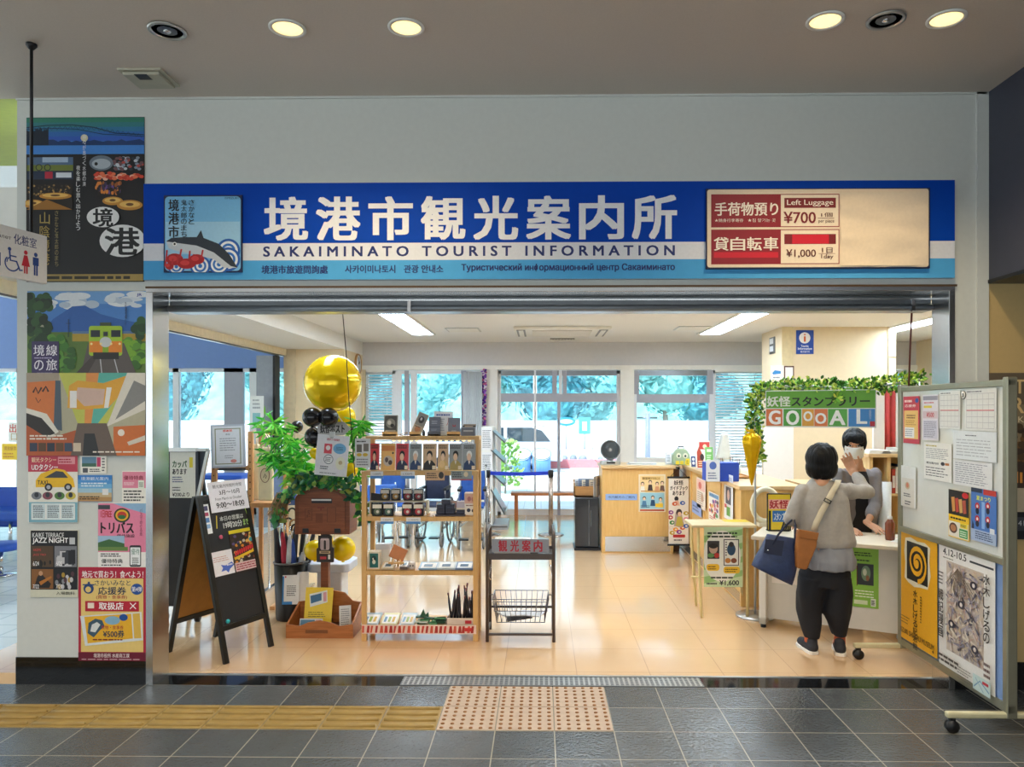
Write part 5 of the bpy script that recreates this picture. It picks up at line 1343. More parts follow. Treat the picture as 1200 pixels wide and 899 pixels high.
# blue file box
t = thing('blue_file_box', 'blue box with a white notice standing on the side counter', 'box', (WX(838, 6.5), CAMY + 6.5, CT)); h = .165
mb = MB(); mb.box(-.07, 0, 0, .21, .2, h, mat('blue_card', '#2448b0', .5)); mb.build('body', t, bevel=.004)
mb = MB(); A = Art(mb, 0, 0, 100, 100, .12, .19); A.rect(0, 0, 100, 100, '#eef0f6'); A.ell(50, 26, 26, 18, '#5a78c8'); A.lines(14, 55, 86, 90, 3, '#7a84a4', 2); mb.box(-.06, 0, 0, .06, .003, .19, P('#eef0f6')); mb.build('notice', t, (-.02, -.006, 0))
# pens, cups and bottles at the back of the counter
for i, (px, D, r_, h_, c, lab, nm) in enumerate(((845, 7.6, .03, .09, '#e6e8e8', 'white pen cup on the side counter', 'pen_cup'), (857, 7.4, .028, .11, '#d8dce0', 'pale tumbler on the side counter near the desk lamp', 'tumbler'), (865, 7.2, .026, .10, '#b9c2c4', 'grey tumbler on the side counter near the white screen', 'tumbler'))):
 t = thing(nm, lab, 'cup', cpt(px, D)); mb = MB(); mb.lathe([(r_ * .85, 0), (r_, h_), (r_ * .9, h_), (r_ * .8, .01)], P(c), 16); mb.build('cup', t)
 mb = MB()
 for k in range(3): mb.tube([(.008 * (k - 1), 0, .012), (.016 * (k - 1), .006, h_ + .05)], .0035, P(['#20304c', '#8a2c30', '#303030'][k]), 6)
 mb.build('pens', t)
# white desk lamp / screen
D = 7.7; t = thing('tilted_lamp', 'pale grey cone shaped desk lamp on the side counter', 'lamp', cpt(846, D))
hz = WZ(508, D) - CT
mb = MB(); mb.prism([(-.06, .12), (.085, .12), (.06, hz), (.0, hz)], -.05, .05, mat('lamp_shade_grey', '#d9dcd6', .5)); mb.build('shade', t, bevel=.015)
mb = MB(); mb.tube([(.01, 0, .01), (.01, 0, .13)], .012, M_alu); mb.lathe([(.06, 0), (.06, .012), (.01, .02)], M_alu, 20); mb.build('stand', t)
D = 5.78; zt2 = WZ(615, D); xa, xb = WX(811, D), WX(887, D)
t = thing('folding_table', 'small folding table of pale wood in front of the counter', 'table', ((xa + xb) / 2, CAMY + D, 0)); w = (xb - xa) / 2
wp = wood('pale_table_wood', '#d8c090', '#e6d2a8', (3, 20, 20), .4)
mb = MB(); mb.box(-w, 0, zt2 - .022, w, .32, zt2, wp); mb.build('tabletop', t, bevel=.005)
M_yl = mat('cream_tube', '#e2d29a', .4)
for s_ in (-1, 1):
 x = s_ * (w - .06)
 mb = MB(); mb.tube([(x, .06, zt2 - .02), (x, .05, zt2 * .75), (x - .015 * s_, .0, 0.005)], .011, M_yl, 8); mb.build('leg', t)
 mb = MB(); mb.tube([(x, .30, zt2 - .02), (x, .31, zt2 * .75), (x + .05, .37, 0.005)], .011, M_yl, 8); mb.build('leg', t)
mb = MB(); mb.tube([(-w + .06, .33, .25), (w - .06, .33, .25)], .008, M_yl, 8); mb.build('crossbar', t)
def price(A):
 A.rect(825, 620, 870, 687, '#cfe0b4')
 for i in range(4): A.poly([(825, 628 + i * 16), (870, 620 + i * 16), (870, 627 + i * 16), (825, 636 + i * 16)], '#9cc47c')
 A.ell(846, 652, 22, 30, '#f4f2e6'); A.lines(829, 623, 866, 631, 2, '#2a3a24', 3, .5)
 A.rect(829, 634, 843, 655, '#3a3434'); A.ell(836, 643, 5, 6, '#c8a890'); A.ell(836, 640, 5, 3, '#28201c'); A.ell(833, 651, 4, 2.6, '#6a9a58'); A.ell(840, 651, 3, 3, '#c03830')
 A.rect(848, 632, 866, 663, '#3c3c3c'); A.rect(849, 633, 865, 662, '#f2efe6'); A.ell(857, 644, 5, 7, '#2c4c68'); A.ell(857, 638, 3, 3, '#38302c'); A.ell(853, 657, 3.4, 3, '#c8803c'); A.ell(860, 657, 3.4, 3, '#8a4a2c'); A.lines(850, 634, 852, 652, 6, '#302c2c', 3)
 A.rrect(828, 661, 843, 669, 3, '#f2c22c'); A.rrect(848, 664, 867, 672, 3, '#f2c22c'); A.lines(830, 663, 841, 668, 2, '#6a4a10', 2); A.lines(850, 666, 865, 671, 2, '#6a4a10', 4)
 A.lines(833, 675, 864, 679, 1, '#404838', 5); A.text(843, 680, 866, 686.5, '¥1,600', '#202020', .03); A.lines(828, 682, 841, 686, 1, '#505848', 7)
wall_sheet('guidebook_price_poster', 'green and white price poster hanging from the folding table', 'poster', (825, 618, 870.5, 688), 5.76, price, '#cfe0b4')
sheet('yellow_paper', 'yellow sheet lying on the folding table', 'paper', .2, .001, None, '#f0d23a', (WX(866, 5.9), CAMY + 5.95, zt2), thick=.12)
zd = 0.69
A0 = G(890, 735); B0 = Vector((2.62, CAMY + 5.06, 0))
dv = (B0 - A0); dv.z = 0; Ld = dv.length; ad = atan2(dv.y, dv.x)
t = thing('office_desk', 'pale grey office desk between the visitor and the staff member', 'desk', (A0.x, A0.y, 0), ad)
M_desk = mat('pale_grey_desk', '#d9d6cf', .45, vary=.02)
mb = MB(); mb.box(-.05, -.06, zd - .03, Ld + .05, .50, zd, mat('desk_top', '#e2d5bd', .4, vary=.03)); mb.build('tabletop', t, bevel=.006)
mb = MB(); mb.box(.0, .06, .06, Ld, .085, zd - .03, M_desk); mb.build('modesty_panel', t)
for x in (0, Ld - .05):
 mb = MB(); mb.box(x, -.02, .03, x + .05, .06, zd - .03, M_desk); mb.box(x, -.02, .03, x + .05, .48, .08, M_desk); mb.box(x, .42, .03, x + .05, .48, zd - .03, M_desk); mb.build('leg', t, bevel=.004)
 for yy in (.02, .44):
  mb = MB(); mb.cyl((x + .025, yy, 0), (x + .025, yy, .03), .02, M_dark, n=12); mb.build('foot', t)
def at_desk(u, v=0.0, z=0.0): return A0 + Vector((cos(ad) * u - sin(ad) * v, sin(ad) * u + cos(ad) * v, z))
def greenp(A):
 A.rect(0, 0, 100, 100, '#8cc04a'); A.lines(12, 6, 88, 14, 2, '#2c4a1c', 2, .5); A.rect(22, 26, 82, 62, '#2f3438'); A.ell(54, 42, 17, 13, '#6f8a70'); A.ell(50, 40, 7, 6, '#c8ccb8'); A.ell(60, 50, 6, 5, '#8a5a3c'); A.rect(20, 30, 23, 64, '#6a2c24')
 A.lines(14, 70, 86, 84, 3, '#f0f4e0', 3, .4); A.rect(10, 88, 60, 95, '#d8e4c0'); A.rect(72, 84, 90, 97, '#e8ece0'); A.lines(74, 86, 88, 95, 4, '#404840', 6, .7); A.lines(18, 18, 80, 23, 1, '#2c4a1c', 6)
q = at_desk(.66, .056, WZ(722, 5.2)); hgt = WZ(650, 5.25) - WZ(722, 5.2)
def on_panel(px):     # distance along the desk front seen at a photo column
 best = min((abs((lambda v: FPX * (v.x - 0) / (v.y - CAMY))(at_desk(u / 400, .05)) - (px - 634)), u / 400) for u in range(0, 560)); return best[1]
ua, ub = on_panel(995), on_panel(1027)
q = at_desk((ua + ub) / 2, .058, .08 + .12)
sheet('green_desk_poster', 'green poster with a dark picture on the desk front', 'poster', (ub - ua), .42, greenp, '#8cc04a', (q.x, q.y, .22), ad)
ua, ub = on_panel(903), on_panel(932); q = at_desk((ua + ub) / 2, .058)
sheet('pale_desk_notice', 'pale notice with a pink flower on the left of the desk front', 'notice', ub - ua, .17, lambda A: (A.ell(16, 40, 12, 22, '#e8b0c8'), A.ell(18, 60, 9, 16, '#f0d060'), A.lines(36, 20, 94, 85, 4, '#8a8490', 2, .4)), '#f2ece8', (q.x, q.y, .33), ad)
# cable on the floor under the desk
q = at_desk(.35, .45); mb = MB(); pts = [(q.x + .14 * sin(i * .8) + .012 * i, q.y + .07 * cos(i * .8), .008 + .006 * (i % 3)) for i in range(20)]; mb.tube(pts, .006, P('#c8c2b4'), 6); tag(mb.build('loose_cable'), 'tangled pale cable on the floor under the desk', 'cable')
mb = MB(); mb.box(-.12, -.03, 0, .12, .03, .035, P('#e8e4da')); mb.box(-.1, -.02, .035, -.06, .02, .038, P('#5a5650')); q = at_desk(.30, .32); tag(mb.build('power_strip', loc=(q.x, q.y, 0), rotz=ad, bevel=.005), 'pale power strip on the floor under the desk', 'power strip')
# yellow and black stamp-rally sign on the desk
D = 5.72; p0 = W(899, 622, D); p1 = W(927, 579, D)
def stamp(A):
 A.rect(0, 0, 100, 100, '#16181c'); A.rect(4, 3, 96, 97, '#f0d032')
 for i in range(5): A.poly([(56 + i * 9, 97), (64 + i * 9, 97), (84 + i * 9, 60), (76 + i * 9, 60)], '#16181c')
 A.rect(6, 16, 94, 42, '#f2b4a8'); A.text(10, 18, 90, 40, '妖怪', '#b81c2c', .03); A.rect(22, 46, 92, 76, '#2f74c0'); A.text(28, 52, 72, 72, 'スタンプ', '#e8f0f8', .02); A.rect(6, 46, 16, 97, '#16181c')
q = at_desk(.14, .12)
t = thing('stamp_sign', 'yellow and black framed sign with red characters on the desk', 'sign', (p0.x * .5 + p1.x * .5, CAMY + D, zd))
sheet('panel', None, None, p1.x - p0.x, p1.z - zd, stamp, '#16181c', (0, 0, 0.004), parent=t, thick=.012)
mb = MB(); mb.box(-.08, -.0, 0, .08, .07, .008, M_blk); mb.build('foot', t)
# cream round plate-like holder behind
t = thing('cream_ring', 'cream ring shaped display behind the yellow and black sign', 'display', (WX(897, 6.05), CAMY + 6.0, 0)); t.location = (WX(897, 5.98), CAMY + 5.98, zd)
mb = MB(); mb.M = Matrix.Translation((0, 0, .17)) @ Matrix.Rotation(pi / 2, 4, 'X'); mb.tube([(.105 * cos(a * .2618), .13 * sin(a * .2618), 0) for a in range(24)], .022, mat('cream_plaster', '#efe4c8', .6), 8, closed=True); mb.build('ring', t)
mb = MB(); mb.box(-.06, -.04, 0, .06, .04, .03, mat('cream_plaster', '#efe4c8', .6)); mb.build('foot', t)
# papers on the desk
for i, (u, v, c, lab) in enumerate(((.98, .10, '#f4f2ec', 'white form lying nearest the visitor on the desk'), (1.12, .2, '#efe6d6', 'cream leaflet under the staff member hand'), (1.22, .12, '#f2f4f6', 'white leaflet at the right end of the desk'))):
 q = at_desk(u, v, zd); sheet('paper_sheet', lab, 'paper', .21, .0015, None, c, (q.x, q.y, zd), ad + .2 * (i - 1), thick=.26)
q = at_desk(1.33, .2, zd); t = thing('brown_bottle', 'brown box shaped bottle beside the staff member', 'bottle', (WX(1043, 5.35), CAMY + 5.35, zd)); mb = MB(); mb.lathe([(.03, 0), (.033, .01), (.033, .12), (.015, .15)], mat('brown_glass', '#7a3a1c', .25), 18); mb.build('body', t); mb = MB(); mb.lathe([(.016, .15), (.016, .17), (.004, .172)], M_white, 14); mb.build('cap', t)
D = 6.7; xa, xb = WX(1019, D), WX(1120, D); t = thing('wooden_bookcase', 'light wood open bookcase behind the staff member', 'bookcase', ((xa + xb) / 2, CAMY + D, 0)); w = (xb - xa) / 2; h = WZ(533, D)
wb = wood('bookcase_wood', '#d8b070', '#e4c48c', (20, 20, 3), .4)
mb = MB(); mb.box(-w, 0, 0, -w + .03, .35, h - .02, wb); mb.box(w - .03, 0, 0, w, .35, h - .02, wb); mb.box(-w + .16, 0, 0.05, -w + .19, .35, h - .02, wb); mb.box(-w, .33, 0, w, .35, h - .02, wb); mb.build('carcass', t)
for z in (.05, .45, .85):
 mb = MB(); mb.box(-w + .03, .01, z, w - .03, .33, z + .02, wb); mb.build('shelf', t)
mb = MB(); mb.box(-w - .02, -.02, h - .02, w, .36, h + .01, W_top); mb.build('top', t)
for i, (dx, ww, hh, c, lab) in enumerate(((-.60, .2, .03, '#e8e8e4', 'white paper stack on the bookcase top, left one'), (-.32, .22, .02, '#d8d4cc', 'grey paper stack on the bookcase top'), (-.08, .16, .05, '#b8b0a4', 'taupe document box on the bookcase top'))):
 if -w + .1 < dx + w * .45 < w: pass
 mb = MB()
 for k in range(4): mb.box(-ww / 2 + .004 * k, -.12, hh * k / 4, ww / 2 - .003 * k, .12, hh * (k + .9) / 4, P(c))
 tag(mb.build('paper_stack', loc=((xa + xb) / 2 + dx * .45, CAMY + D + .17, h + .01)), lab, 'papers')
for i in range(7):
 c = ['#c84a3c', '#f0ece0', '#3a5a8c', '#d8c070', '#e8e8e8', '#6a8a5c', '#a03a40'][i]; mb = MB(); hh = .22 + .02 * (i % 3); mb.box(0, 0, 0, .03, .2, hh, P(c)); mb.box(.003, -.001, .05, .027, 0, .16, P('#f4f2ec'))
 tag(mb.build('file_binder', loc=(xa + .23 + .034 * i, CAMY + D + .06, .871)), ['red', 'cream', 'blue', 'sand', 'white', 'green', 'dark red'][i] + ' file binder on the bookcase upper shelf', 'binder', 'file binders in the bookcase')
# white cylinder roll / paper tubes leaning at the bookcase
t = thing('paper_roll', 'white upright paper roll beside the bookcase', 'paper roll', (WX(1038, 5.9), CAMY + 5.95, 0)); mb = MB(); mb.tube([(0, 0, 0), (.03, .03, 1.05)], .05, P('#f2f0ea'), 16); mb.build('roll', t); mb = MB(); mb.tube([(.029, .029, 1.04), (.0301, .0301, 1.052)], .03, P('#8a6a48'), 12); mb.build('core', t)
# red banner flag
D = 7.4; p0 = W(1037, 530, D); p1 = W(1050, 456, D); t = thing('red_banner', 'narrow red fabric banner hanging behind the whiteboard edge', 'banner', ((p0.x + p1.x) / 2, CAMY + D, 0))
mb = MB(); n = 10; v = []; f = []
for i in range(n + 1):
 x = (i / n - .5) * (p1.x - p0.x); y = .015 * sin(i * 1.3); v += [(x, y, p0.z), (x, y, p1.z)]
for i in range(n): f.append((2 * i, 2 * i + 2, 2 * i + 3, 2 * i + 1))
mb.add(v, f, mat('red_fabric', '#c84a48', .8, vary=.08), True); o = mb.build('cloth', t); o.modifiers.new('t', 'SOLIDIFY').thickness = .003
mb = MB(); mb.tube([(.075, 0, 0), (.075, 0, p1.z + .03)], .01, M_white); mb.tube([(-.06, 0, p1.z + .01), (.08, 0, p1.z + .01)], .008, M_white); mb.lathe([(.13, 0), (.13, .03), (.02, .05)], M_white, 18, (.075, 0, 0)); mb.build('pole', t)
D = 8.0; xa, xb = WX(1024, D), WX(1110, D); t = thing('back_partition', 'white partition behind the red banner', 'partition', ((xa + xb) / 2, CAMY + D, 0)); w = (xb - xa) / 2; mb = MB(); mb.box(-w, 0, .05, w, .04, WZ(458, D), M_white); mb.build('screen', t)
for s_ in (-1, 1):
 mb = MB(); mb.box(s_ * (w - .03) - .03, -.15, 0, s_ * (w - .03) + .03, .2, .05, M_alu); mb.build('foot', t)
# ================================================================== WOODEN DISPLAY RACK
W_rk = wood('rack_wood', '#cfa062', '#deb678', (25, 25, 3), .45)
RX0, RX1 = -1.262, -.443
RW = RX1 - RX0; YF, YM, YR = CAMY + 5.17, CAMY + 5.32, CAMY + 5.46
ZS = {'low': .105, 'b': .495, 'c': .875, 'd': 1.195, 'top': 1.437}
t = thing('display_rack', 'open stepped display rack of oak coloured wood left of the metal cart', 'display rack', (RX0, YF, 0))
po = .034
def post(x, y, h):
 mb = MB(); mb.box(x, y, 0, x + po, y + po, h, W_rk); mb.build('post', t, bevel=.002)
dm_, dr_ = YM - YF, YR - YF
post(0, 0, ZS['d']); post(RW - po, 0, ZS['d']); post(0, dr_ - po, ZS['top']); post(RW - po, dr_ - po, ZS['top'])
def board(z, y0, label=None):
 mb = MB(); mb.box(po * .5, y0 + .002, z - .022, RW - po * .5, dr_ - .002, z, W_rk); mb.box(po, y0, z - .03, RW - po, y0 + .015, z, W_rk); mb.build('shelf', t)
for k in ('low', 'b', 'c', 'd'): board(ZS[k], 0.0)
mb = MB(); mb.box(0, dm_ - .03, ZS['top'] - .026, RW, dr_, ZS['top'], W_rk); mb.build('shelf', t)
mb = MB(); mb.box(RW - po, dm_ - .03, ZS['d'], RW, dm_, ZS['top'] - .026, W_rk); mb.build('post', t)
mb = MB()
for i in range(14): mb.ball((.20 + i * .042, dm_ - .01, ZS['top'] - .032), (.012, .008, .006), M_lamp, 8, 5)
mb.box(.18, dm_ - .02, ZS['top'] - .03, RW - po, dm_, ZS['top'] - .026, M_white)
mb.build('led_strip', t)
def rp(px, py_or_z, D=5.3):       # point on a shelf
 return (WX(px, D), CAMY + D, py_or_z)
# face-out books on the fourth shelf
def book(px0, px1, label, c, art, hpx=31, D=5.27, z=ZS['d'], name='book', cat='book', thick=.018, group=None):
 a, b = WX(px0, D), WX(px1, D); h = hpx * D / FPX
 return sheet(name, label, cat, b - a - .003, h, art, c, ((a + b) / 2, CAMY + D, z + .001), 0, thick, group, tilt=-.10)
def portrait(bg, coat, head, skin, extra=None):
 def f(A):
  A.lines(8, 6, 92, 20, 2, '#2c2620', 3, .55)
  A.poly([(4, 100), (10, 76), (32, 64), (68, 64), (92, 78), (97, 100)], coat); A.poly([(42, 66), (58, 66), (50, 80)], '#e8e2d8'); A.ell(50, 42, 21, 15, head); A.ell(48, 51, 16, 14, skin)
  if extra: extra(A)
  A.rect(70, 84, 96, 98, '#e8d8c0')
 return f
bk = [(433, 444, 'red covered book at the left end of the book row', '#d83c44', portrait('', '#20264a', '#1c1814', '#f0c8a8')),
      (446, 463, 'orange book with a grey sketch, second in the book row', '#eeb868', lambda A: (A.rect(4, 8, 96, 28, '#d8803a'), A.ell(50, 66, 34, 20, '#c8b8a8'), A.ell(40, 62, 12, 10, '#5a4a48'), A.ell(66, 72, 14, 9, '#4a3a38'), A.ell(84, 36, 6, 4, '#20201c'))),
      (463.5, 478.5, 'red covered book third in the book row', '#d83c44', portrait('', '#1c2448', '#1c1814', '#f0c8a8')),
      (479.5, 494, 'grey book with a white haired figure in blue, left of the two alike', '#9aa0a2', portrait('', '#26406c', '#e8e8e6', '#e8c4a8')),
      (495, 511.5, 'tan book with a dark coated figure in the middle of the book row', '#d8b48c', portrait('', '#231f1e', '#141210', '#eccaa8')),
      (512.5, 525.5, 'tan book with a sleeping figure in the book row', '#d6b088', portrait('', '#d8b878', '#1a1614', '#f0d0b0', lambda A: A.ell(40, 78, 26, 14, '#e8c890'))),
      (526, 541.5, 'grey book with a small figure in olive clothes', '#9b9fa0', portrait('', '#b09c5c', '#1a1614', '#eccaa8')),
      (542, 557.5, 'grey book with a white haired figure in blue at the right end', '#9aa0a2', portrait('', '#26406c', '#e8e8e6', '#e8c4a8'))]
for a, b, lab, c, art in bk: book(a, b, lab, c, art)
# price cards hanging from the fourth and third shelf edges
def card(px0, px1, py0, py1, lab, blue, D=5.165, c='#e6e8ec', art=None, nm='price_card'):
 def A_(A): A.rect(px0, (py0 + py1) / 2 + 1, px1, py1, '#4a8ad0'); A.text(px0 + 3, py0 + 2, px1 - 3, (py0 + py1) / 2, '1,430円', '#5a4a4a')
 wall_sheet(nm, lab, 'price card', (px0, py0, px1, py1), D, art or A_, c, thick=.002)
card(434, 449, 552.5, 561, 'clear price card with a blue foot at the left of the fourth shelf edge', 1)
card(469.5, 486, 552.5, 561, 'clear price card with a blue foot in the middle of the fourth shelf edge', 1)
card(446, 461, 606.5, 614, 'clear price card with a blue foot at the left of the third shelf edge', 1)
card(476, 493, 606.5, 614, 'clear price card with a blue foot in the middle of the third shelf edge', 1)
card(498, 521, 552.5, 563, 'tan printed strip card hanging from the fourth shelf', 0, c='#d8b088', art=lambda A: (A.lines(500, 554, 514, 561, 3, '#4a3428', 2, .5), A.ell(517, 557, 3, 4, '#2c2624')), nm='shelf_card')
card(528.5, 553, 552, 563, 'grey printed strip card hanging from the fourth shelf', 0, c='#94a0a4', art=lambda A: (A.lines(530, 553, 543, 560, 3, '#2c3438', 2, .5), A.ell(546, 556, 2.6, 3, '#e8d8b8'), A.rect(529, 561.5, 553, 563, '#b83a40')), nm='shelf_card')
# third shelf: packets, cups, dark boxes
def packet(px, py, wpx, hpx, D, z, lab, body, label_c, nm='snack_packet', grp=None):
 s_ = D / FPX; w = wpx * s_; h = hpx * s_; x = WX(px, D)
 t = thing(nm, lab, 'packet', (x, CAMY + D, z), 0, grp)
 mb = MB(); mb.prism([(-w / 2 * .92, 0), (w / 2 * .92, 0), (w / 2, h * .12), (w / 2, h * .85), (w / 2 * .9, h), (-w / 2 * .9, h), (-w / 2, h * .85), (-w / 2, h * .12)], -.03, .03, P(body, .25)); mb.build('bag', t, bevel=.006)
 mb = MB(); mb.box(-w * .42, -.0345, h * .62, w * .42, -.0305, h * .92, P('#e9e4d8')); mb.prism([(w * .30 * cos(a * .4), h * .38 + h * .26 * sin(a * .4)) for a in range(16)], -.0345, -.0305, P(label_c)); mb.prism([(w * .14 * cos(a * .4) + .004, h * .36 + h * .12 * sin(a * .4)) for a in range(16)], -.0355, -.0345, P('#d8d4cc')); mb.build('front_label', t)
zc = ZS['c']
packs = [(443, 12.5, 15, 'dark snack packet at the left front of the third shelf', '#1c2420', '#5a6a50', 5.22), (456, 12.5, 15, 'dark snack packet second from left in front on the third shelf', '#1c1f22', '#4a6a5c', 5.22),
         (478, 12.5, 15, 'maroon snack packet third from left in front on the third shelf', '#2c1418', '#a83038', 5.22), (491, 12.5, 15, 'maroon snack packet fourth from left in front on the third shelf', '#2a1216', '#b0343c', 5.22)]
for px, wp_, hp_, lab, b_, l_, D in packs: packet(px, 0, wp_, hp_, D, zc, lab, b_, l_)
# rear packets stand on a low riser
t = thing('shelf_riser', 'small pale riser block at the back of the third shelf', 'riser', (WX(468, 5.34), CAMY + 5.34, zc)); mb = MB(); mb.box(-.21, -.04, .085, .21, .055, .095, P('#e6dcc0')); mb.box(-.21, -.04, 0, -.20, .055, .085, P('#e6dcc0')); mb.box(.20, -.04, 0, .21, .055, .085, P('#e6dcc0')); mb.build('block', t)
for px, lab, b_, l_ in ((452, 'ochre snack packet on the riser, leftmost', '#2a2218', '#b08a3a'), (464.5, 'ochre snack packet on the riser, second from left', '#241e18', '#a8803a'), (478.5, 'maroon snack packet on the riser, third from left', '#2c1418', '#a83038'), (491, 'maroon snack packet on the riser, rightmost', '#2a1216', '#a03038')):
 packet(px, 0, 11.5, 13.5, 5.345, zc + .096, lab, b_, l_)
t = thing('folded_card', 'black and white tent card at the left of the riser', 'card', (WX(441, 5.34), CAMY + 5.33, zc)); mb = MB(); mb.prism([(-.04, .0), (.04, .0), (.05, .14), (-.035, .15)], -.003, .003, P('#23242a')); mb.build('card', t); mb = MB(); mb.prism([(-.01, .0), (.04, .09), (.04, .06), (.01, 0)], -.006, -.003, P('#e8e0d0')); mb.build('stripe', t)
# dark incense boxes stacked
def dbox(px0, px1, z0, hh, lab, D=5.23, c='#2a2b40'):
 a, b = WX(px0, D), WX(px1, D); t = thing('dark_box', lab, 'box', ((a + b) / 2, CAMY + D, z0)); w = (b - a) / 2 - .001
 mb = MB(); mb.box(-w, 0, 0, w, .09, hh, P(c, .35)); mb.build('body', t, bevel=.002)
 mb = MB(); mb.box(-w * .7, -.0015, hh * .3, w * .7, 0, hh * .38, P('#4a4c66')); mb.build('print_line', t)
hb = .033
dbox(511, 521.5, zc + .012, .033, 'dark indigo box at the bottom left of the dark pile'); dbox(522, 533, zc + .012, .033, 'dark indigo box at the bottom right of the dark pile')
dbox(511.5, 521.5, zc + .0455, .033, 'dark indigo box in the second layer, left'); dbox(522, 532.5, zc + .0455, .033, 'dark indigo box in the second layer, right'); dbox(517, 527.5, zc + .079, .033, 'dark indigo box on top of the dark pile')
mb = MB(); mb.box(-.105, -.02, 0, .105, .12, .011, P('#3a3a4a')); tag(mb.build('dark_tray', loc=(WX(528, 5.22), CAMY + 5.22, zc)), 'flat dark tray under the indigo boxes on the third shelf', 'tray')
dbox(535, 545, zc + .012, .03, 'dark indigo box alone at the right of the tray');
t = thing('grey_box', 'pale lilac box on the lone indigo box', 'box', (WX(540, 5.25), CAMY + 5.235, zc + .0425)); mb = MB(); mb.box(-.03, 0, 0, .03, .07, .055, P('#c4bccc')); mb.build('body', t, bevel=.003); mb = MB(); mb.box(-.031, -.001, 0, .031, .0, .012, P('#e4dccc')); mb.build('band', t)
sheet('leaning_card', 'pink printed card leaning behind the dark boxes', 'card', .065, .09, lambda A: (A.ell(50, 40, 32, 22, '#e8a898'), A.lines(16, 66, 84, 90, 2, '#8a6a64', 3)), '#f2e2d6', (WX(533, 5.36), CAMY + 5.37, zc + .001), tilt=-.1)
sheet('leaning_card', 'pale grey card behind the dark boxes at the left', 'card', .06, .08, lambda A: A.lines(14, 10, 86, 90, 5, '#9a9ca6', 4), '#e4e4ea', (WX(516, 5.36), CAMY + 5.37, zc + .001), tilt=-.1)
t = thing('printed_bag', 'pink and white printed bag at the right end of the third shelf', 'packet', (WX(552, 5.25), CAMY + 5.25, zc)); mb = MB(); w, h = .046, .165; mb.prism([(-w, 0), (w, 0), (w, h), (-w, h)], -.02, .02, P('#ece0d8')); mb.build('bag', t, bevel=.008)
sheet('front_label', None, None, 2 * w * .9, h * .9, lambda A: (A.rect(0, 0, 100, 46, '#e2b8a8'), A.ell(36, 24, 16, 12, '#b8787c'), A.ell(70, 26, 14, 11, '#c88a80'), A.lines(10, 50, 90, 60, 1, '#8a5a50', 2), A.ell(32, 78, 16, 9, '#33364a'), A.ell(72, 80, 14, 8, '#33364a')), '#f2ece6', (0, -.023, .006), parent=t, thick=.001)
# second shelf: boxed tin, small easel with cloth, booklets
zb_ = ZS['b']
t = thing('boxed_mug', 'pale box with a green print at the left of the second shelf', 'box', (WX(439, 5.24), CAMY + 5.22, zb_)); mb = MB(); mb.box(-.04, 0, 0, .04, .07, .125, P('#eae2d2')); mb.build('body', t, bevel=.003); sheet('front_print', None, None, .06, .10, lambda A: (A.rect(0, 0, 100, 100, '#1f6a68'), A.ell(50, 40, 30, 24, '#10383c'), A.ell(50, 60, 20, 16, '#dce0d0'), A.ell(40, 38, 8, 7, '#f0f0e8')), '#1f6a68', (0, -.002, .012), parent=t, thick=.001)
t = thing('white_box', 'plain white box behind the green printed box', 'box', (WX(449, 5.34), CAMY + 5.33, zb_)); mb = MB(); mb.box(-.05, 0, 0, .05, .06, .155, P('#f2f2ee')); mb.build('body', t, bevel=.003); mb = MB(); mb.box(-.052, -.002, .12, .052, .062, .158, P('#e6e8ea')); mb.build('lid', t)
t = thing('mini_easel', 'miniature wooden easel on the second shelf', 'easel', (WX(465, 5.27), CAMY + 5.27, zb_)); mb = MB(); mb.tube([(-.04, -.02, .0), (-.02, .0, .075)], .006, W_rk, 6); mb.tube([(.04, -.02, .0), (.02, .0, .075)], .006, W_rk, 6); mb.tube([(0, .05, 0), (0, 0, .08)], .006, W_rk, 6); mb.build('legs', t); mb = MB(); mb.box(-.055, -.025, .032, .055, -.005, .044, W_rk); mb.build('ledge', t)
mb = MB(); mb.M = Matrix.Translation((0, 0, 0)) @ Matrix.Rotation(radians(24), 4, 'Y'); mb.box(-.055, 0, .0, .055, .008, .095, mat('terracotta_cloth', '#d08a60', .8, vary=.1)); o = mb.build('brown_board', loc=(WX(463, 5.25), CAMY + 5.262, zb_ + .062), bevel=.003); tag(o, 'tilted terracotta square board on the miniature easel', 'board')
sb = [(456, 15, .012, '#d9c8a8', 'sand coloured booklet in front of the miniature easel'), (475, 9, .02, '#7a6a60', 'dark small box right of the miniature easel'), (503, 22, .01, '#8fb0cc', 'blue booklet lying left of two on the second shelf'), (524, 22, .012, '#c8d4da', 'pale booklet lying in the middle of the second shelf'), (545, 21, .012, '#7a93b8', 'blue booklet at the right end of the second shelf')]
for px, wp_, th, c, lab in sb:
 mb = MB(); w = wp_ * 5.24 / FPX / 2; mb.M = Matrix.Rotation(radians(9), 4, 'X')
 mb.box(-w, -.07, 0, w, .06, th, P(c)); mb.box(-w * .8, -.06, th, w * .8, .04, th + .0008, P('#e8ecee')); mb.box(-w * .5, -.04, th + .0008, w * .4, .01, th + .0016, P('#50708c'))
 tag(mb.build('booklet', loc=(WX(px, 5.26), CAMY + 5.262, zb_ + .014)), lab, 'booklet')
t = thing('skull_cup', 'small white figurine cup on the second shelf', 'cup', (WX(483, 5.22), CAMY + 5.22, zb_)); mb = MB(); mb.lathe([(.018, 0), (.024, .012), (.024, .045), (.018, .052), (.014, .05)], P('#d8d0cc'), 18); mb.build('cup', t); mb = MB(); mb.ball((-.008, -.022, .03), (.006, .004, .007), P('#4a4048'), 8, 6); mb.ball((.009, -.022, .03), (.006, .004, .007), P('#4a4048'), 8, 6); mb.build('print', t)
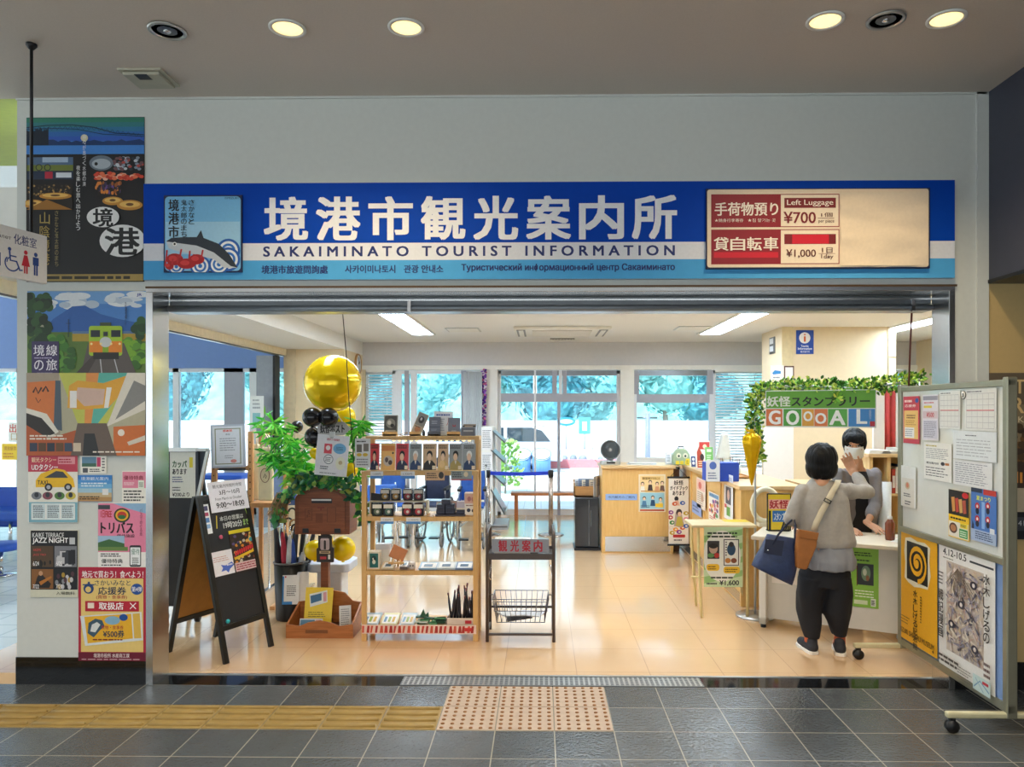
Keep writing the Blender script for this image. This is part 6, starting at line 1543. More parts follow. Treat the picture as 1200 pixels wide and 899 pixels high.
# lowest shelf: red printed cloth edge, booklets, green bundles and chopstick-like sticks
zl = ZS['low']
p0 = W(424, 738, 5.155); p1 = W(558, 727, 5.155)
def cloth(A):
 r = random.Random(3); A.rect(0, 0, 100, 100, '#ecd6cc')
 for i in range(26):
  x = i * 4 + r.random(); A.poly([(x, 10), (x + 2, 10), (x + .4 + r.random() * 2, 90), (x - 1, 90)], r.choice(['#c03c34', '#d05a48', '#a82c2c']))
 A.rect(90, 30, 96, 70, '#c83038')
sheet('shelf_edge_cloth', 'red and cream printed cloth strip along the lowest shelf edge', 'cloth', p1.x - p0.x, .065, cloth, '#ecd6cc', ((p0.x + p1.x) / 2, CAMY + 5.163, zl - .05), tilt=.15)
for px, wp_, c, lab in ((436, 20, '#a8c0d0', 'blue white booklet at the left of the lowest shelf'), (458, 19, '#dcd8a4', 'yellow green booklet on the lowest shelf'), (479, 17, '#b8ccd8', 'pale blue booklet third on the lowest shelf')):
 mb = MB(); w = wp_ * 5.24 / FPX / 2; mb.M = Matrix.Rotation(radians(14), 4, 'X')
 mb.box(-w, -.08, 0, w, .08, .01, P(c)); mb.box(-w * .85, -.07, .01, w * .85, .05, .0108, P('#f0f2f0'))
 for k in range(3): mb.box(-w * .7 + k * w * .5, -.05, .0108, -w * .4 + k * w * .5, .02, .0115, P(['#5a90b8', '#98b048', '#d0a83c'][k]))
 tag(mb.build('booklet', loc=(WX(px, 5.27), CAMY + 5.265, zl + .021)), lab, 'booklet')
for px, lab in ((497, 'green folded fabric bundle left of the other on the lowest shelf'), (513, 'flatter green fabric bundle beside the sticks')):
 mb = MB(); r = random.Random(px)
 for i in range(16): mb.box(*(lambda x, y, z: (x - .03, y - .012, z, x + .03, y + .012, z + .01))(r.uniform(-.03, .03), r.uniform(-.04, .04), .007 * (i % 6)), r.choice([P('#2f6a44'), P('#5a9a6c'), P('#d8e0d0'), P('#284c34')]))
 if px == 497: mb.prism([(-.03, .05), (-.005, .10), (.01, .06), (.03, .08), (.035, .045)], -.01, .01, P('#2c5a3c'))
 tag(mb.build('fabric_bundle', loc=(WX(px, 5.25), CAMY + 5.25, zl + .001)), lab, 'fabric')
t = thing('stick_holder', 'pale printed box holding the dark sticks on the lowest shelf', 'holder', (WX(541, 5.25), CAMY + 5.25, zl)); mb = MB()
for a in ((-.105, -.05, .105, -.044), (-.105, .044, .105, .05), (-.105, -.05, -.099, .05), (.099, -.05, .105, .05)): mb.box(a[0], a[1], 0, a[2], a[3], .05, P('#e8d4c4'))
mb.box(-.105, -.05, 0, .105, .05, .004, P('#e8d4c4')); mb.build('box', t); mb = MB(); mb.box(.03, -.0525, .012, .075, -.0505, .035, P('#c83038')); mb.build('red_mark', t)
r = random.Random(11); proto = None
for i in range(16):
 x = WX(529 + (i % 8) * 3.6, 5.25); y = CAMY + 5.235 + .03 * (i // 8); hgt = .19 + r.random() * .10
 if proto is None:
  t = thing('umbrella_stick', 'dark wrapped stick standing in the box on the lowest shelf', 'stick', (x, y, zl + .005), 0, 'dark sticks in the box on the lowest shelf')
  mb = MB(); mb.tube([(0, 0, 0), (0, 0, .16), (.0, 0, .22)], [.007, .008, .004], P('#2c2830'), 8); mb.build('shaft', t); mb = MB(); mb.tube([(0, 0, .218), (0, 0, .24)], .006, P('#7c4c4a'), 8); mb.build('tip', t); proto = t
 else: t = copy_tree(proto); t.location = (x, y, zl + .005)
 t.scale = (1, 1, hgt / .24); t.rotation_euler = (r.uniform(-.10, .10), r.uniform(-.14, .14), 0)
# on the very top of the rack
zt3 = ZS['top']
def topbox(px, wpx, hpx, lab, c, art, D=5.40, tilt=0, lean=-.15, nm='boxed_goods'):
 s_ = D / FPX; w, h = wpx * s_, hpx * s_
 t = thing(nm, lab, 'box', (WX(px, D), CAMY + D, zt3))
 mb = MB(); mb.box(-w / 2, 0, 0, w / 2, .02, h, P(c)); A = Art(mb, 0, 0, 100, 100, w, h); art(A)
 o = mb.build('package', t, (0, 0, .014)); o.rotation_euler = (lean, tilt, 0)
 mb = MB(); mb.box(-w * .55, -.03, 0, w * .55, -.004, .03, W_rk if c != '#6c6f7c' else P('#565a68')); mb.box(-w * .5, -.03, 0, w * .5, .05, .012, P('#c8b08c')); mb.build('holder', t)
dm = lambda A: (A.rrect(6, 4, 94, 96, 6, '#4a4640'), A.ell(50, 44, 34, 26, '#8a847a'), A.ell(40, 40, 14, 12, '#d0c8bc'), A.ell(62, 56, 14, 10, '#2c2826'), A.rect(12, 80, 88, 92, '#b8a890'))
topbox(457.5, 16, 22, 'dark framed card pack at the left of the rack top', '#8a8478', dm)
topbox(487, 12, 26, 'tall tilted card pack leaning on the rack top', '#b8a48c', lambda A: (A.rect(6, 3, 94, 60, '#8c8880'), A.ell(50, 32, 28, 16, '#3a3634'), A.ell(46, 28, 10, 7, '#d8d0c8'), A.ell(50, 78, 30, 14, '#b87a50'), A.lines(12, 63, 88, 70, 1, '#4a4038', 2)), tilt=.38)
gb_ = lambda A: (A.lines(24, 20, 76, 44, 2, '#b0b4c0', 3, .4), A.rect(0, 58, 100, 62, '#484c5a'), A.lines(20, 70, 80, 84, 2, '#9aa0ac', 5, .4))
topbox(509, 13.5, 20, 'slate grey gift box pair at the middle of the rack top', '#6c6f7c', gb_)
topbox(532, 14, 19, 'slate grey box with a small red emblem on the rack top', '#767986', lambda A: (A.poly([(36, 40), (50, 52), (64, 40), (60, 58), (50, 54), (40, 58)], '#a8303c'), A.lines(30, 78, 70, 86, 1, '#c0c4cc', 3)))
t = thing('stacked_tin_boxes', 'grey box with a dark brochure on top at the right of the rack top', 'box', (WX(549, 5.38), CAMY + 5.36, zt3)); mb = MB(); mb.box(-.05, 0, 0, .05, .07, .06, P('#646876')); mb.box(-.035, -.002, .03, .035, 0, .042, P('#b0b4bc')); mb.build('body', t, bevel=.003); mb = MB(); mb.M = Matrix.Translation((.005, 0, .063)) @ Matrix.Rotation(.1, 4, 'Z'); mb.box(-.045, 0, 0, .05, .065, .012, P('#3a3230')); mb.box(-.03, -.001, .003, .03, 0, .009, P('#c8a88c')); mb.box(-.04, .0, .012, .052, .06, .022, P('#8a7a6c')); mb.build('lid', t)
t = thing('top_notice', 'white notice card in an upright stand behind the rack top boxes', 'notice', (WX(520, 5.45), CAMY + 5.44, zt3)); sheet('card', None, None, .14, .175, lambda A: (A.lines(12, 10, 88, 20, 1, '#5a6aa8', 3, .7), A.text(66, 26, 84, 60, '人', '#c04048'), A.lines(14, 28, 58, 84, 6, '#a0a4b8', 4, .3)), '#f2f2f6', (0, 0, .003), parent=t); mb = MB(); mb.box(-.05, -.01, 0, .05, .015, .006, M_white); mb.build('foot', t)
mb = MB(); mb.tube([(.03 * cos(a * .33) , .015 * sin(a * .33), .012 + .012 * sin(a * .33 + 1)) for a in range(19)], .003, P('#8a6a48'), 5, closed=True); tag(mb.build('cord_loop', loc=(WX(473, 5.4), CAMY + 5.40, zt3)), 'small brown cord loop lying on the rack top', 'cord')
mb = MB(); mb.lathe([(.008, 0), (.012, .01), (.01, .03), (.004, .045)], P('#2c2c30'), 10); tag(mb.build('small_bell', loc=(WX(496.5, 5.36), CAMY + 5.36, zt3)), 'tiny dark bell shaped object on the rack top', 'ornament')
# clear hanging info sheet on the left end of the rack
wall_sheet('info_sheet', 'clear leaflet with two dark pictures hanging at the left end of the rack', 'leaflet', (416, 514, 434, 548), 5.16, lambda A: (A.rect(418, 521, 424, 530, '#6a6660'), A.rect(426, 520, 432, 529, '#7c776e'), A.ell(421, 533, 3, 2, '#d8b838'), A.ell(428, 533, 3, 2, '#d8b838'), A.lines(418, 516, 432, 519, 1, '#4a4a4a', 2), A.lines(418, 537, 432, 546, 3, '#8a8a90', 3)), '#dfe2e4', thick=.002)
# ================================================================== METAL CART WITH THE GUIDE SIGN
M_ct = mat('dark_taupe_metal', '#5e5450', .35, .6, vary=.05)
CF = CAMY + 5.17; cx0, cx1 = WX(571, 5.17), WX(649, 5.17); cw = cx1 - cx0
t = thing('metal_cart', 'dark metal two tier cart with a guide sign and a wire basket', 'cart', (cx0, CF, 0)); dp = .30; ztop = WZ(622, 5.17)
for x in (0, cw):
 mb = MB(); R_ = .06
 pts = [(x, 0, .0), (x, 0, ztop - R_)] + [(x, R_ - R_ * cos(a * .26), ztop - R_ + R_ * sin(a * .26)) for a in range(1, 7)] + [(x, dp - R_, ztop)] + [(x, dp - R_ + R_ * sin(a * .26), ztop - R_ + R_ * cos(a * .26)) for a in range(1, 7)] + [(x, dp, 0)]
 mb.tube(pts, .0115, M_ct, 10); mb.build('side_frame', t)
 mb = MB(); mb.tube([(x, 0, .052), (x, dp, .052)], .008, M_ct, 8); mb.build('side_rail', t)
mb = MB(); mb.box(0, -.008, .045, cw, .008, .06, M_ct); mb.build('front_rail', t)
mb = MB(); mb.box(0, dp - .008, .16, cw, dp + .008, .175, M_ct); mb.build('rear_rail', t)
zr = WZ(654, 5.17)
mb = MB(); mb.box(0, 0, zr - .0, cw, dp, zr + .01, M_ct); mb.box(0, -.006, zr - .012, cw, .0, zr + .03, M_ct); mb.box(0, dp - .006, zr, cw, dp, zr + .03, M_ct); mb.build('tray', t)
def gs(A): A.rect(575, 632.5, 642, 647.5, '#8c92a0'); A.chars(581, 633.8, 636, 646.5, '観光案内', '#a82438', .03, .25)
zsn0, zsn1 = WZ(647.5, 5.15), WZ(632, 5.15); sheet('guide_sign', None, None, 67 * 5.15 / FPX, zsn1 - zsn0, gs, '#8c92a0', (cw / 2, -.02, zsn0), parent=t, thick=.008, units=(575, 632.5, 642, 647.5))['label'] = 'grey sign plate with dark red characters'
for x in (.055, cw - .055):
 mb = MB(); mb.tube([(x - .03, .01, zr - .05), (x - .045, .02, zr - .14), (x - .03, .02, zr - .16)] if x < .1 else [(x + .03, .01, zr - .05), (x + .045, .02, zr - .14), (x + .03, .02, zr - .16)], .004, M_chrome, 6); mb.build('hook', t)
# wire basket
zb0, zb1 = WZ(730, 5.2), WZ(702, 5.2)
mb = MB(); ins = .035; M_wire = mat('wire', '#6f6a70', .3, .8)
def ring(z, k, y0, y1): return [(ins + k, y0 + k, z), (cw - ins - k, y0 + k, z), (cw - ins - k, y1 - k, z), (ins + k, y1 - k, z)]
for z, k in ((zb1, 0), ((zb0 + zb1) / 2 + .0, .012), (zb0, .03)):
 c4 = ring(z, k, .01, dp - .02)
 for i in range(4): mb.tube([c4[i], c4[(i + 1) % 4]], .003, M_wire, 6)
for i in range(11):
 q = i / 10; top = ring(zb1, 0, .01, dp - .02); bot = ring(zb0, .03, .01, dp - .02)
 for e in (0, 2):
  a_, b_ = Vector(top[e]).lerp(Vector(top[(e + 1) % 4]), q), Vector(bot[e]).lerp(Vector(bot[(e + 1) % 4]), q); mb.tube([a_, b_], .002, M_wire, 5)
 a_, b_ = Vector(bot[0]).lerp(Vector(bot[1]), q), Vector(bot[3]).lerp(Vector(bot[2]), q); mb.tube([a_, b_], .002, M_wire, 5)
for i in range(6):
 q = i / 5
 for e in (1, 3):
  a_, b_ = Vector(ring(zb1, 0, .01, dp - .02)[e]).lerp(Vector(ring(zb1, 0, .01, dp - .02)[(e + 1) % 4]), q), Vector(ring(zb0, .03, .01, dp - .02)[e]).lerp(Vector(ring(zb0, .03, .01, dp - .02)[(e + 1) % 4]), q); mb.tube([a_, b_], .002, M_wire, 5)
mb.tube([(0, .15, zb1), (ins, .15, zb1)], .004, M_wire, 6); mb.tube([(cw, .15, zb1), (cw - ins, .15, zb1)], .004, M_wire, 6)
mb.build('wire_basket', t)
for i, (x, y, rz, c, lab) in enumerate(((.16, .13, .5, '#e4e6ea', 'white folded paper lying in the wire basket at the left'), (.30, .15, -.3, '#d4d8e0', 'pale leaflet lying in the wire basket at the right'), (.22, .14, .1, '#3c3a40', 'dark booklet underneath the papers in the wire basket'))):
 mb = MB(); mb.M = Matrix.Rotation(.12 * (1 - i), 4, 'Y'); mb.box(-.09, -.065, 0, .09, .065, .006, P(c)); tag(mb.build('basket_paper', loc=(cx0 + x, CF + y, zb0 + [.034, .03, .006][i]), rotz=rz), lab, 'paper')
# stamp machine / receipt printer on the tray
t = thing('ticket_machine', 'pale grey desktop number machine on the cart tray', 'machine', (cx0 + .18, CF + .14, zr + .01)); mb = MB(); mb.prism([(-.14, 0), (.12, 0), (.12, .10), (-.14, .10)], -.06, .08, P('#d8d6d0')); mb.build('body', t, bevel=.008)
mb = MB()
for i in range(4):
 for j in range(3): mb.box(-.12 + i * .024, -.05 + j * .03, .101, -.105 + i * .024, -.032 + j * .03, .107, P('#f0efea'))
mb.build('keys', t); mb = MB(); mb.box(.0, -.04, .101, .07, .02, .105, P('#b8c0b4')); mb.build('display', t); mb = MB(); mb.box(.122, -.05, 0, .175, .06, .085, P('#5c5c60')); mb.build('paper_roll_cover', t)
# ================================================================== WHEELCHAIRS BEHIND THE RACK
M_tyre = mat('grey_tyre', '#8a8d90', .7); M_blueseat = mat('blue_seat_cloth', '#2c5fb0', .7, vary=.1); M_navyseat = mat('navy_seat_cloth', '#2a3450', .7, vary=.1)
def wheelchair(x, D, rz, lab, m):
 t = thing('wheelchair', lab, 'wheelchair', (x, CAMY + D, 0), rz); t.scale = (.86, 1, 1)
 for s_ in (-1, 1):
  mb = MB(); mb.M = Matrix.Translation((s_ * .21, .12, .28)) @ Matrix.Rotation(pi / 2, 4, 'Y'); mb.tube([(.265 * cos(a * .2618), .265 * sin(a * .2618), 0) for a in range(24)], .015, M_tyre, 8, closed=True); mb.tube([(.23 * cos(a * .2618), .23 * sin(a * .2618), .035 * s_) for a in range(24)], .008, M_chrome, 6, closed=True)
  for a in range(10): mb.tube([(0, 0, 0), (.255 * cos(a * .628), .255 * sin(a * .628), 0)], .002, M_chrome, 4)
  mb.cyl((0, 0, -.03), (0, 0, .03), .025, M_dark, n=12); mb.build('wheel', t)
  mb = MB(); mb.M = Matrix.Translation((s_ * .17, -.30, .095)) @ Matrix.Rotation(pi / 2, 4, 'Y'); mb.tube([(.075 * cos(a * .39), .075 * sin(a * .39), 0) for a in range(16)], .021, M_tyre, 8, closed=True); mb.lathe([(.06, -.012), (.06, .012)], M_dark, 16); mb.build('caster', t)
  mb = MB(); x = s_ * .18; mb.tube([(x, .22, .20), (x, .22, .90), (x, .30, .93)], .012, M_alu, 8); mb.tube([(x, .22, .47), (x, -.22, .48), (x, -.34, .44), (x, -.40, .16)], .012, M_alu, 8); mb.tube([(x, .22, .22), (x, -.26, .22), (x, -.28, .46)], .011, M_alu, 8); mb.tube([(x, -.30, .13), (x, -.29, .25)], .012, M_dark, 8); mb.build('side_frame', t)
  mb = MB(); mb.tube([(x, .30, .93), (x, .39, .93)], .018, M_dark, 10); mb.build('push_handle', t)
  mb = MB(); mb.box(x - .025, -.14, .66, x + .025, .20, .69, M_dark); mb.tube([(x, -.12, .47), (x, -.12, .66)], .01, M_alu, 6); mb.box(x - .004, -.14, .48, x + .004, .20, .62, m); mb.build('armrest', t, bevel=.006)
  mb = MB(); mb.box(s_ * .03, -.47, .13, s_ * .16, -.36, .145, M_dark); mb.build('footrest', t)
 mb = MB(); mb.box(-.17, -.22, .465, .17, .20, .495, m); mb.build('seat', t, bevel=.008)
 mb = MB(); mb.box(-.17, .20, .52, .17, .22, .88, m); mb.build('backrest', t, bevel=.006)
 mb = MB(); mb.rod((-.17, 0, .22), (.17, 0, .45), .02, .02, M_alu); mb.rod((.17, .03, .22), (-.17, .03, .45), .02, .02, M_alu); mb.build('cross_brace', t)
wheelchair(WX(462, 9.05), 9.05, .25, 'wheelchair with a blue seat behind the rack, leftmost', M_blueseat)
wheelchair(WX(509, 9.05), 9.05, -.05, 'wheelchair with a navy seat behind the rack, middle one', M_navyseat)
wheelchair(WX(554, 9.0), 8.95, .05, 'wheelchair with a blue seat behind the rack, rightmost', M_blueseat)
t = thing('folding_steel_chair', 'steel framed chair with a pale seat left of the wheelchairs', 'chair', (WX(446, 8.1), CAMY + 8.05, 0), .3)
for s_ in (-1, 1):
 mb = MB(); mb.tube([(s_ * .19, -.22, 0), (s_ * .19, .05, .45), (s_ * .19, .2, .82)], .011, M_chrome, 8); mb.build('leg', t)
 mb = MB(); mb.tube([(s_ * .17, .24, 0), (s_ * .17, -.15, .44)], .011, M_chrome, 8); mb.build('leg', t)
mb = MB(); mb.box(-.2, -.2, .435, .2, .16, .465, P('#d8dde4')); mb.build('seat', t, bevel=.01); mb = MB(); mb.box(-.2, .13, .62, .2, .16, .8, P('#3a6cc0')); o = mb.build('backrest', t, bevel=.01)
# ================================================================== CHALKBOARD A-FRAME
def frame_matrix(o, u, lean_dir, lean, H):
 up = (Vector((0, 0, H)) + lean_dir * lean).normalized(); n = u.cross(up).normalized() * -1
 return Matrix(((u.x, -n.x, up.x, o.x), (u.y, -n.y, up.y, o.y), (u.z, -n.z, up.z, o.z), (0, 0, 0, 1)))
FL, FR = G(262.5, 779), G(320, 757)
u = (FR - FL); cbw = u.length; u.normalize(); back = Vector((-u.y, u.x, 0))
H = 1.055; LEAN = .25; SL = sqrt(H * H + LEAN * LEAN)
upv = (Vector((0, 0, H)) + back * LEAN).normalized(); nrm = u.cross(upv)          # nrm points away from the viewer side
MF = Matrix(((u.x, nrm.x * -1, upv.x, 0), (u.y, nrm.y * -1, upv.y, 0), (u.z, nrm.z * -1, upv.z, 0), (0, 0, 0, 1)))
if nrm.dot(back) > 0: MF = Matrix(((u.x, nrm.x, upv.x, 0), (u.y, nrm.y, upv.y, 0), (u.z, nrm.z, upv.z, 0), (0, 0, 0, 1)))
t = thing('chalkboard_sign', 'black A-frame chalkboard with flyers standing at the left of the opening', 'chalkboard', tuple(FL))
def fr(name, bits, parent=t, M=MF, bevel=.002):
 mb = MB(); mb.M = M
 for b in bits: mb.box(*b[:6], b[6])
 return mb.build(name, parent, bevel=bevel)
M_chf = mat('black_stained_wood', '#15140f', .35, vary=.2, scale=8)
M_chk = mat('chalkboard_black', '#1c1d20', .55, vary=.15, scale=5)
zb_s = .20
fr('leg', [(0, -.012, 0, .035, .012, SL, M_chf)]); fr('leg', [(cbw - .035, -.012, 0, cbw, .012, SL, M_chf)])
for z_ in (zb_s, SL - .035): fr('frame_rail', [(.03, -.012, z_, cbw - .03, .012, z_ + .035, M_chf)])
mb = MB(); mb.M = MF
mb.box(.03, -.004, zb_s + .03, cbw - .03, .006, SL - .03, M_chk)
A = Art(mb, 0, 0, cbw * 1000, SL * 1000, cbw, SL, -.004); A.pt = lambda a, b, y: (a / 1000, y, SL - b / 1000)
wv_ = lambda x0, y0, x1, y1, s, c, bd=.02: A.text(x0, y0, x1, y1, s, c, bd)
wv_(150, 150, 350, 182, '本日の営業は', '#c8ccc8'); wv_(170, 190, 330, 235, '19時20分', '#d8dcd8'); wv_(340, 190, 385, 232, 'まで', '#a8d878'); A.line([(128, 140), (115, 225)], 7, '#e8d040'); A.line([(375, 112), (385, 160)], 6, '#b8d860')
mb.build('board', t)
mb = MB(); mb.M = MF @ Matrix.Translation((.075, -.006, .255)) @ Matrix.Rotation(pi / 2, 4, 'X'); mb.lathe([(.014, 0), (.014, .008), (.006, .01)], P('#28b0b8'), 14); mb.build('magnet', t)
mb = MB(); mb.M = MF @ Matrix.Translation((.13, -.006, .80)) @ Matrix.Rotation(pi / 2, 4, 'X'); mb.lathe([(.012, 0), (.014, .008), (.006, .014)], P('#e86a8c'), 14); mb.build('magnet', t)
# rear leaf
LB = FL + back * (2 * LEAN)
M2 = Matrix(((u.x, 0, 0, 0), (u.y, 0, 0, 0), (0, 0, 0, 0), (0, 0, 0, 1)))
up2 = (Vector((0, 0, H)) - back * LEAN).normalized(); n2 = u.cross(up2); n2 = n2 if n2.dot(back) > 0 else -n2
o2 = back * (2 * LEAN + .03)
MR = Matrix(((u.x, n2.x, up2.x, o2.x), (u.y, n2.y, up2.y, o2.y), (u.z, n2.z, up2.z, o2.z), (0, 0, 0, 1)))
fr('leg', [(0, -.012, 0, .035, .012, SL, M_chf)], M=MR); fr('leg', [(cbw - .035, -.012, 0, cbw, .012, SL, M_chf)], M=MR)
for z_ in (zb_s, SL - .035): fr('frame_rail', [(.03, -.012, z_, cbw - .03, .012, z_ + .035, M_chf)], M=MR)
o = fr('rear_board', [(.03, -.004, zb_s + .03, cbw - .03, .006, SL - .03, mat('tan_hardboard', '#b07a34', .6, vary=.08))], M=MR); o['label'] = 'tan hardboard back of the rear leaf'
def on_board(name, label, cat, x0, x1, s0, s1, art, base, units=(0, 0, 100, 100), off=.008, thick=.003):
 w, h = x1 - x0, s1 - s0
 mb = MB(); L = MF @ Matrix.Translation(((x0 + x1) / 2, -off, s0)); mb.M = L
 mb.box(-w / 2, 0, 0, w / 2, thick, h, P(base)); A = Art(mb, units[0], units[1], units[2], units[3], w, h); art(A)
 return tag(mb.build(name, loc=tuple(FL)), label, cat)
def hours(A):
 A.text(12, 10, 88, 22, '観光案内所開所時間', '#3a3a40'); A.text(26, 30, 80, 45, '3月～10月', '#303036', .02); A.text(14, 53, 84, 62, 'From March to October', '#3a3a40'); A.text(14, 70, 88, 87, '9:00～18:00', '#28282e', .03); A.rect(30, 90, 44, 91, '#303036'); A.rect(74, 89, 88, 90, '#303036')
on_board('opening_hours_sheet', 'white opening hours sheet clipped over the top of the chalkboard', 'notice', .085, .405, SL - .12, SL + .085, hours, '#e6e4ea', off=.018)
def fest(A):
 A.rect(0, 0, 100, 8, '#d8c820'); r = random.Random(5); A.rect(0, 8, 100, 100, '#2a1a16')
 for i in range(70): A.ell(8 + r.random() * 84, 12 + r.random() * 64, 6, 3.4, r.choice(['#d88a2c', '#3a2a24', '#8a3a28', '#e8c060', '#5a4a7c', '#c8c0b0', '#20282c']))
 for i in range(9): A.ell(14 + i * 9, 54 - i * 1.2, 4, 6, '#d02c34')
 A.line([(6, 66), (94, 54)], 6, '#e8c22c'); A.rect(4, 76, 96, 96, '#d8b8b8'); A.lines(8, 78, 92, 94, 3, '#a03a4c', 3); A.ell(84, 28, 8, 5, '#3aa0b0')
on_board('festival_flyer', 'dark colourful festival flyer on the chalkboard with a yellow top edge', 'flyer', .20, cbw - .01, .54, .83, fest, '#2a1a16')
on_board('whale_flyer', 'white flyer with a blue drawing on the left of the chalkboard', 'flyer', .005, .22, .55, .71, lambda A: (A.lines(18, 20, 82, 44, 3, '#c88a80', 2, .3), A.poly([(42, 56), (58, 62), (84, 52), (92, 66), (74, 80), (66, 94), (58, 82), (40, 84), (48, 70)], '#4a6ac8'), A.lines(64, 56, 92, 68, 1, '#e8e8f4', 2)), '#eeecf0')
on_board('bookmark_strip', 'narrow white strip with blue blocks at the upper left of the chalkboard', 'flyer', .02, .075, SL - .25, SL - .055, lambda A: (A.rect(18, 6, 82, 22, '#4a4a70'), A.rect(18, 28, 82, 40, '#b8506c'), A.rect(18, 46, 82, 62, '#5a8ac8'), A.rect(18, 68, 82, 82, '#8ab0d8')), '#eef0f2')
# ================================================================== GREY SIGN STAND FURTHER LEFT
D = 5.62
p0 = W(193, 585, D); p1 = W(231, 527, D)
t = thing('sign_stand', 'dark metal sign stand on castors behind the chalkboard', 'sign stand', ((p0.x + p1.x) / 2, CAMY + D, 0)); w = (p1.x - p0.x) / 2; h = p1.z
M_sd = mat('slate_metal', '#3a3f48', .4, .4)
mb = MB(); mb.prism([(-w, .12), (w, .12), (w, h), (-w, h)], .0, .02, M_dark); o = mb.build('front_panel', t)
for s_ in (-1, 1):
 mb = MB(); mb.rod((s_ * w, .01, h), (s_ * w - 0.0, .01, .08), .022, .03, M_sd); mb.rod((s_ * w + (.0), .02, h), (s_ * w, .40, .08), .022, .03, M_sd); mb.build('side_frame', t)
 for yy in (.01, .40):
  mb = MB(); mb.cyl((s_ * w - .014, yy, .035), (s_ * w + .014, yy, .035), .035, M_dark, n=14); mb.box(s_ * w - .016, yy - .015, .035, s_ * w + .016, yy + .015, .10, M_sd); mb.build('castor', t)
mb = MB(); mb.rod((-w, .0, h), (w + .0, .0, h), .04, .03, M_alu); mb.rod((w + .0, .005, h), (w + .085, .005, h - .0), .03, .022, M_alu); mb.rod((w + .085, .005, h), (w + .0, .005, h - .39), .03, .022, M_alu); mb.build('top_bar', t)
mb = MB(); mb.prism([(w + .004, h), (w + .075, h - .012), (w + .004, h - .36)], .012, .022, M_sd); mb.build('side_wing', t)
def kappa(A):
 A.text(202, 540, 219, 548, 'カッパ', '#1c5a2c', .03); A.text(202, 549.5, 219, 556, 'あります', '#1c1c20', .03); A.rect(222, 536, 226, 548, '#e8d840'); A.lines(202, 558, 216, 566, 3, '#2a3a7a', 2, .4); A.lines(202, 570, 212, 576, 2, '#3a3a44', 3, .4); A.text(202, 577, 222, 582, '¥200より', '#2c2c34', .02)
wall_sheet('handwritten_notice', 'white hand lettered notice with green letters on the dark sign stand', 'notice', (199, 530, 229, 583.5), D - .006, kappa, '#eeeee6')
# ================================================================== WOODEN PEG STAND WITH CERTIFICATE, TOTE BAGS, SHIRT
D = 6.05
W_peg = wood('peg_wood', '#c88f58', '#d8a470', (25, 25, 3), .5)
xa, xb = WX(250.5, D), WX(293, D)
t = thing('peg_stand', 'light wood stand of two perforated uprights behind the chalkboard', 'stand', ((xa + xb) / 2, CAMY + D, 0)); w = (xb - xa) / 2; h = WZ(506, D)
for s_ in (-1, 1):
 mb = MB(); mb.box(s_ * w - .02, 0, 0.03, s_ * w + .02, .03, h, W_peg)
 for i in range(22): mb.box(s_ * w - .005, -.001, .2 + i * .055, s_ * w + .005, .0, .212 + i * .055, P('#5a3c20'))
 mb.build('upright', t, bevel=.003)
 mb = MB(); mb.box(s_ * w - .025, -.2, 0, s_ * w + .025, .22, .03, W_peg); mb.build('foot', t)
for z in (WZ(549, D), .5):
 mb = MB(); mb.box(-w, .005, z - .02, w, .025, z + .02, W_peg); mb.build('crossbar', t)
def cert(A):
 A.rect(0, 0, 100, 100, '#b8bfd0'); A.rect(6, 4, 94, 96, '#dfe3ec'); A.rect(12, 9, 88, 92, '#8a8e74'); A.rect(15, 11, 85, 90, '#e4e6f0'); A.text(36, 12, 64, 17, '感謝状', '#d83c30', .03); A.text(44, 21, 58, 25, '表彰', '#5a5a6a'); A.lines(26, 30, 76, 62, 6, '#8a8c9c', 3, .3); A.lines(40, 70, 70, 80, 2, '#8a8c9c', 5, .3); A.ell(66, 85, 9, 4, '#d88a88')
p0 = W(248.5, 548, D - .05); p1 = W(287.5, 497.5, D - .05)
o = sheet('framed_certificate', 'certificate in a silver frame resting on the peg stand', 'picture frame', p1.x - p0.x, p1.z - p0.z, cert, '#b8bfd0', ((p0.x + p1.x) / 2, CAMY + D - .055, p0.z), .05, .018); o.rotation_euler = (-.03, -.035, .06)
mb = MB(); mb.box(-.1, -.06, -.02, .1, .0, -.003, P('#3c3c40')); tag(mb.build('frame_ledge', loc=((p0.x + p1.x) / 2 + .02, CAMY + D, p0.z - .004)), 'small dark ledge under the framed certificate', 'ledge')
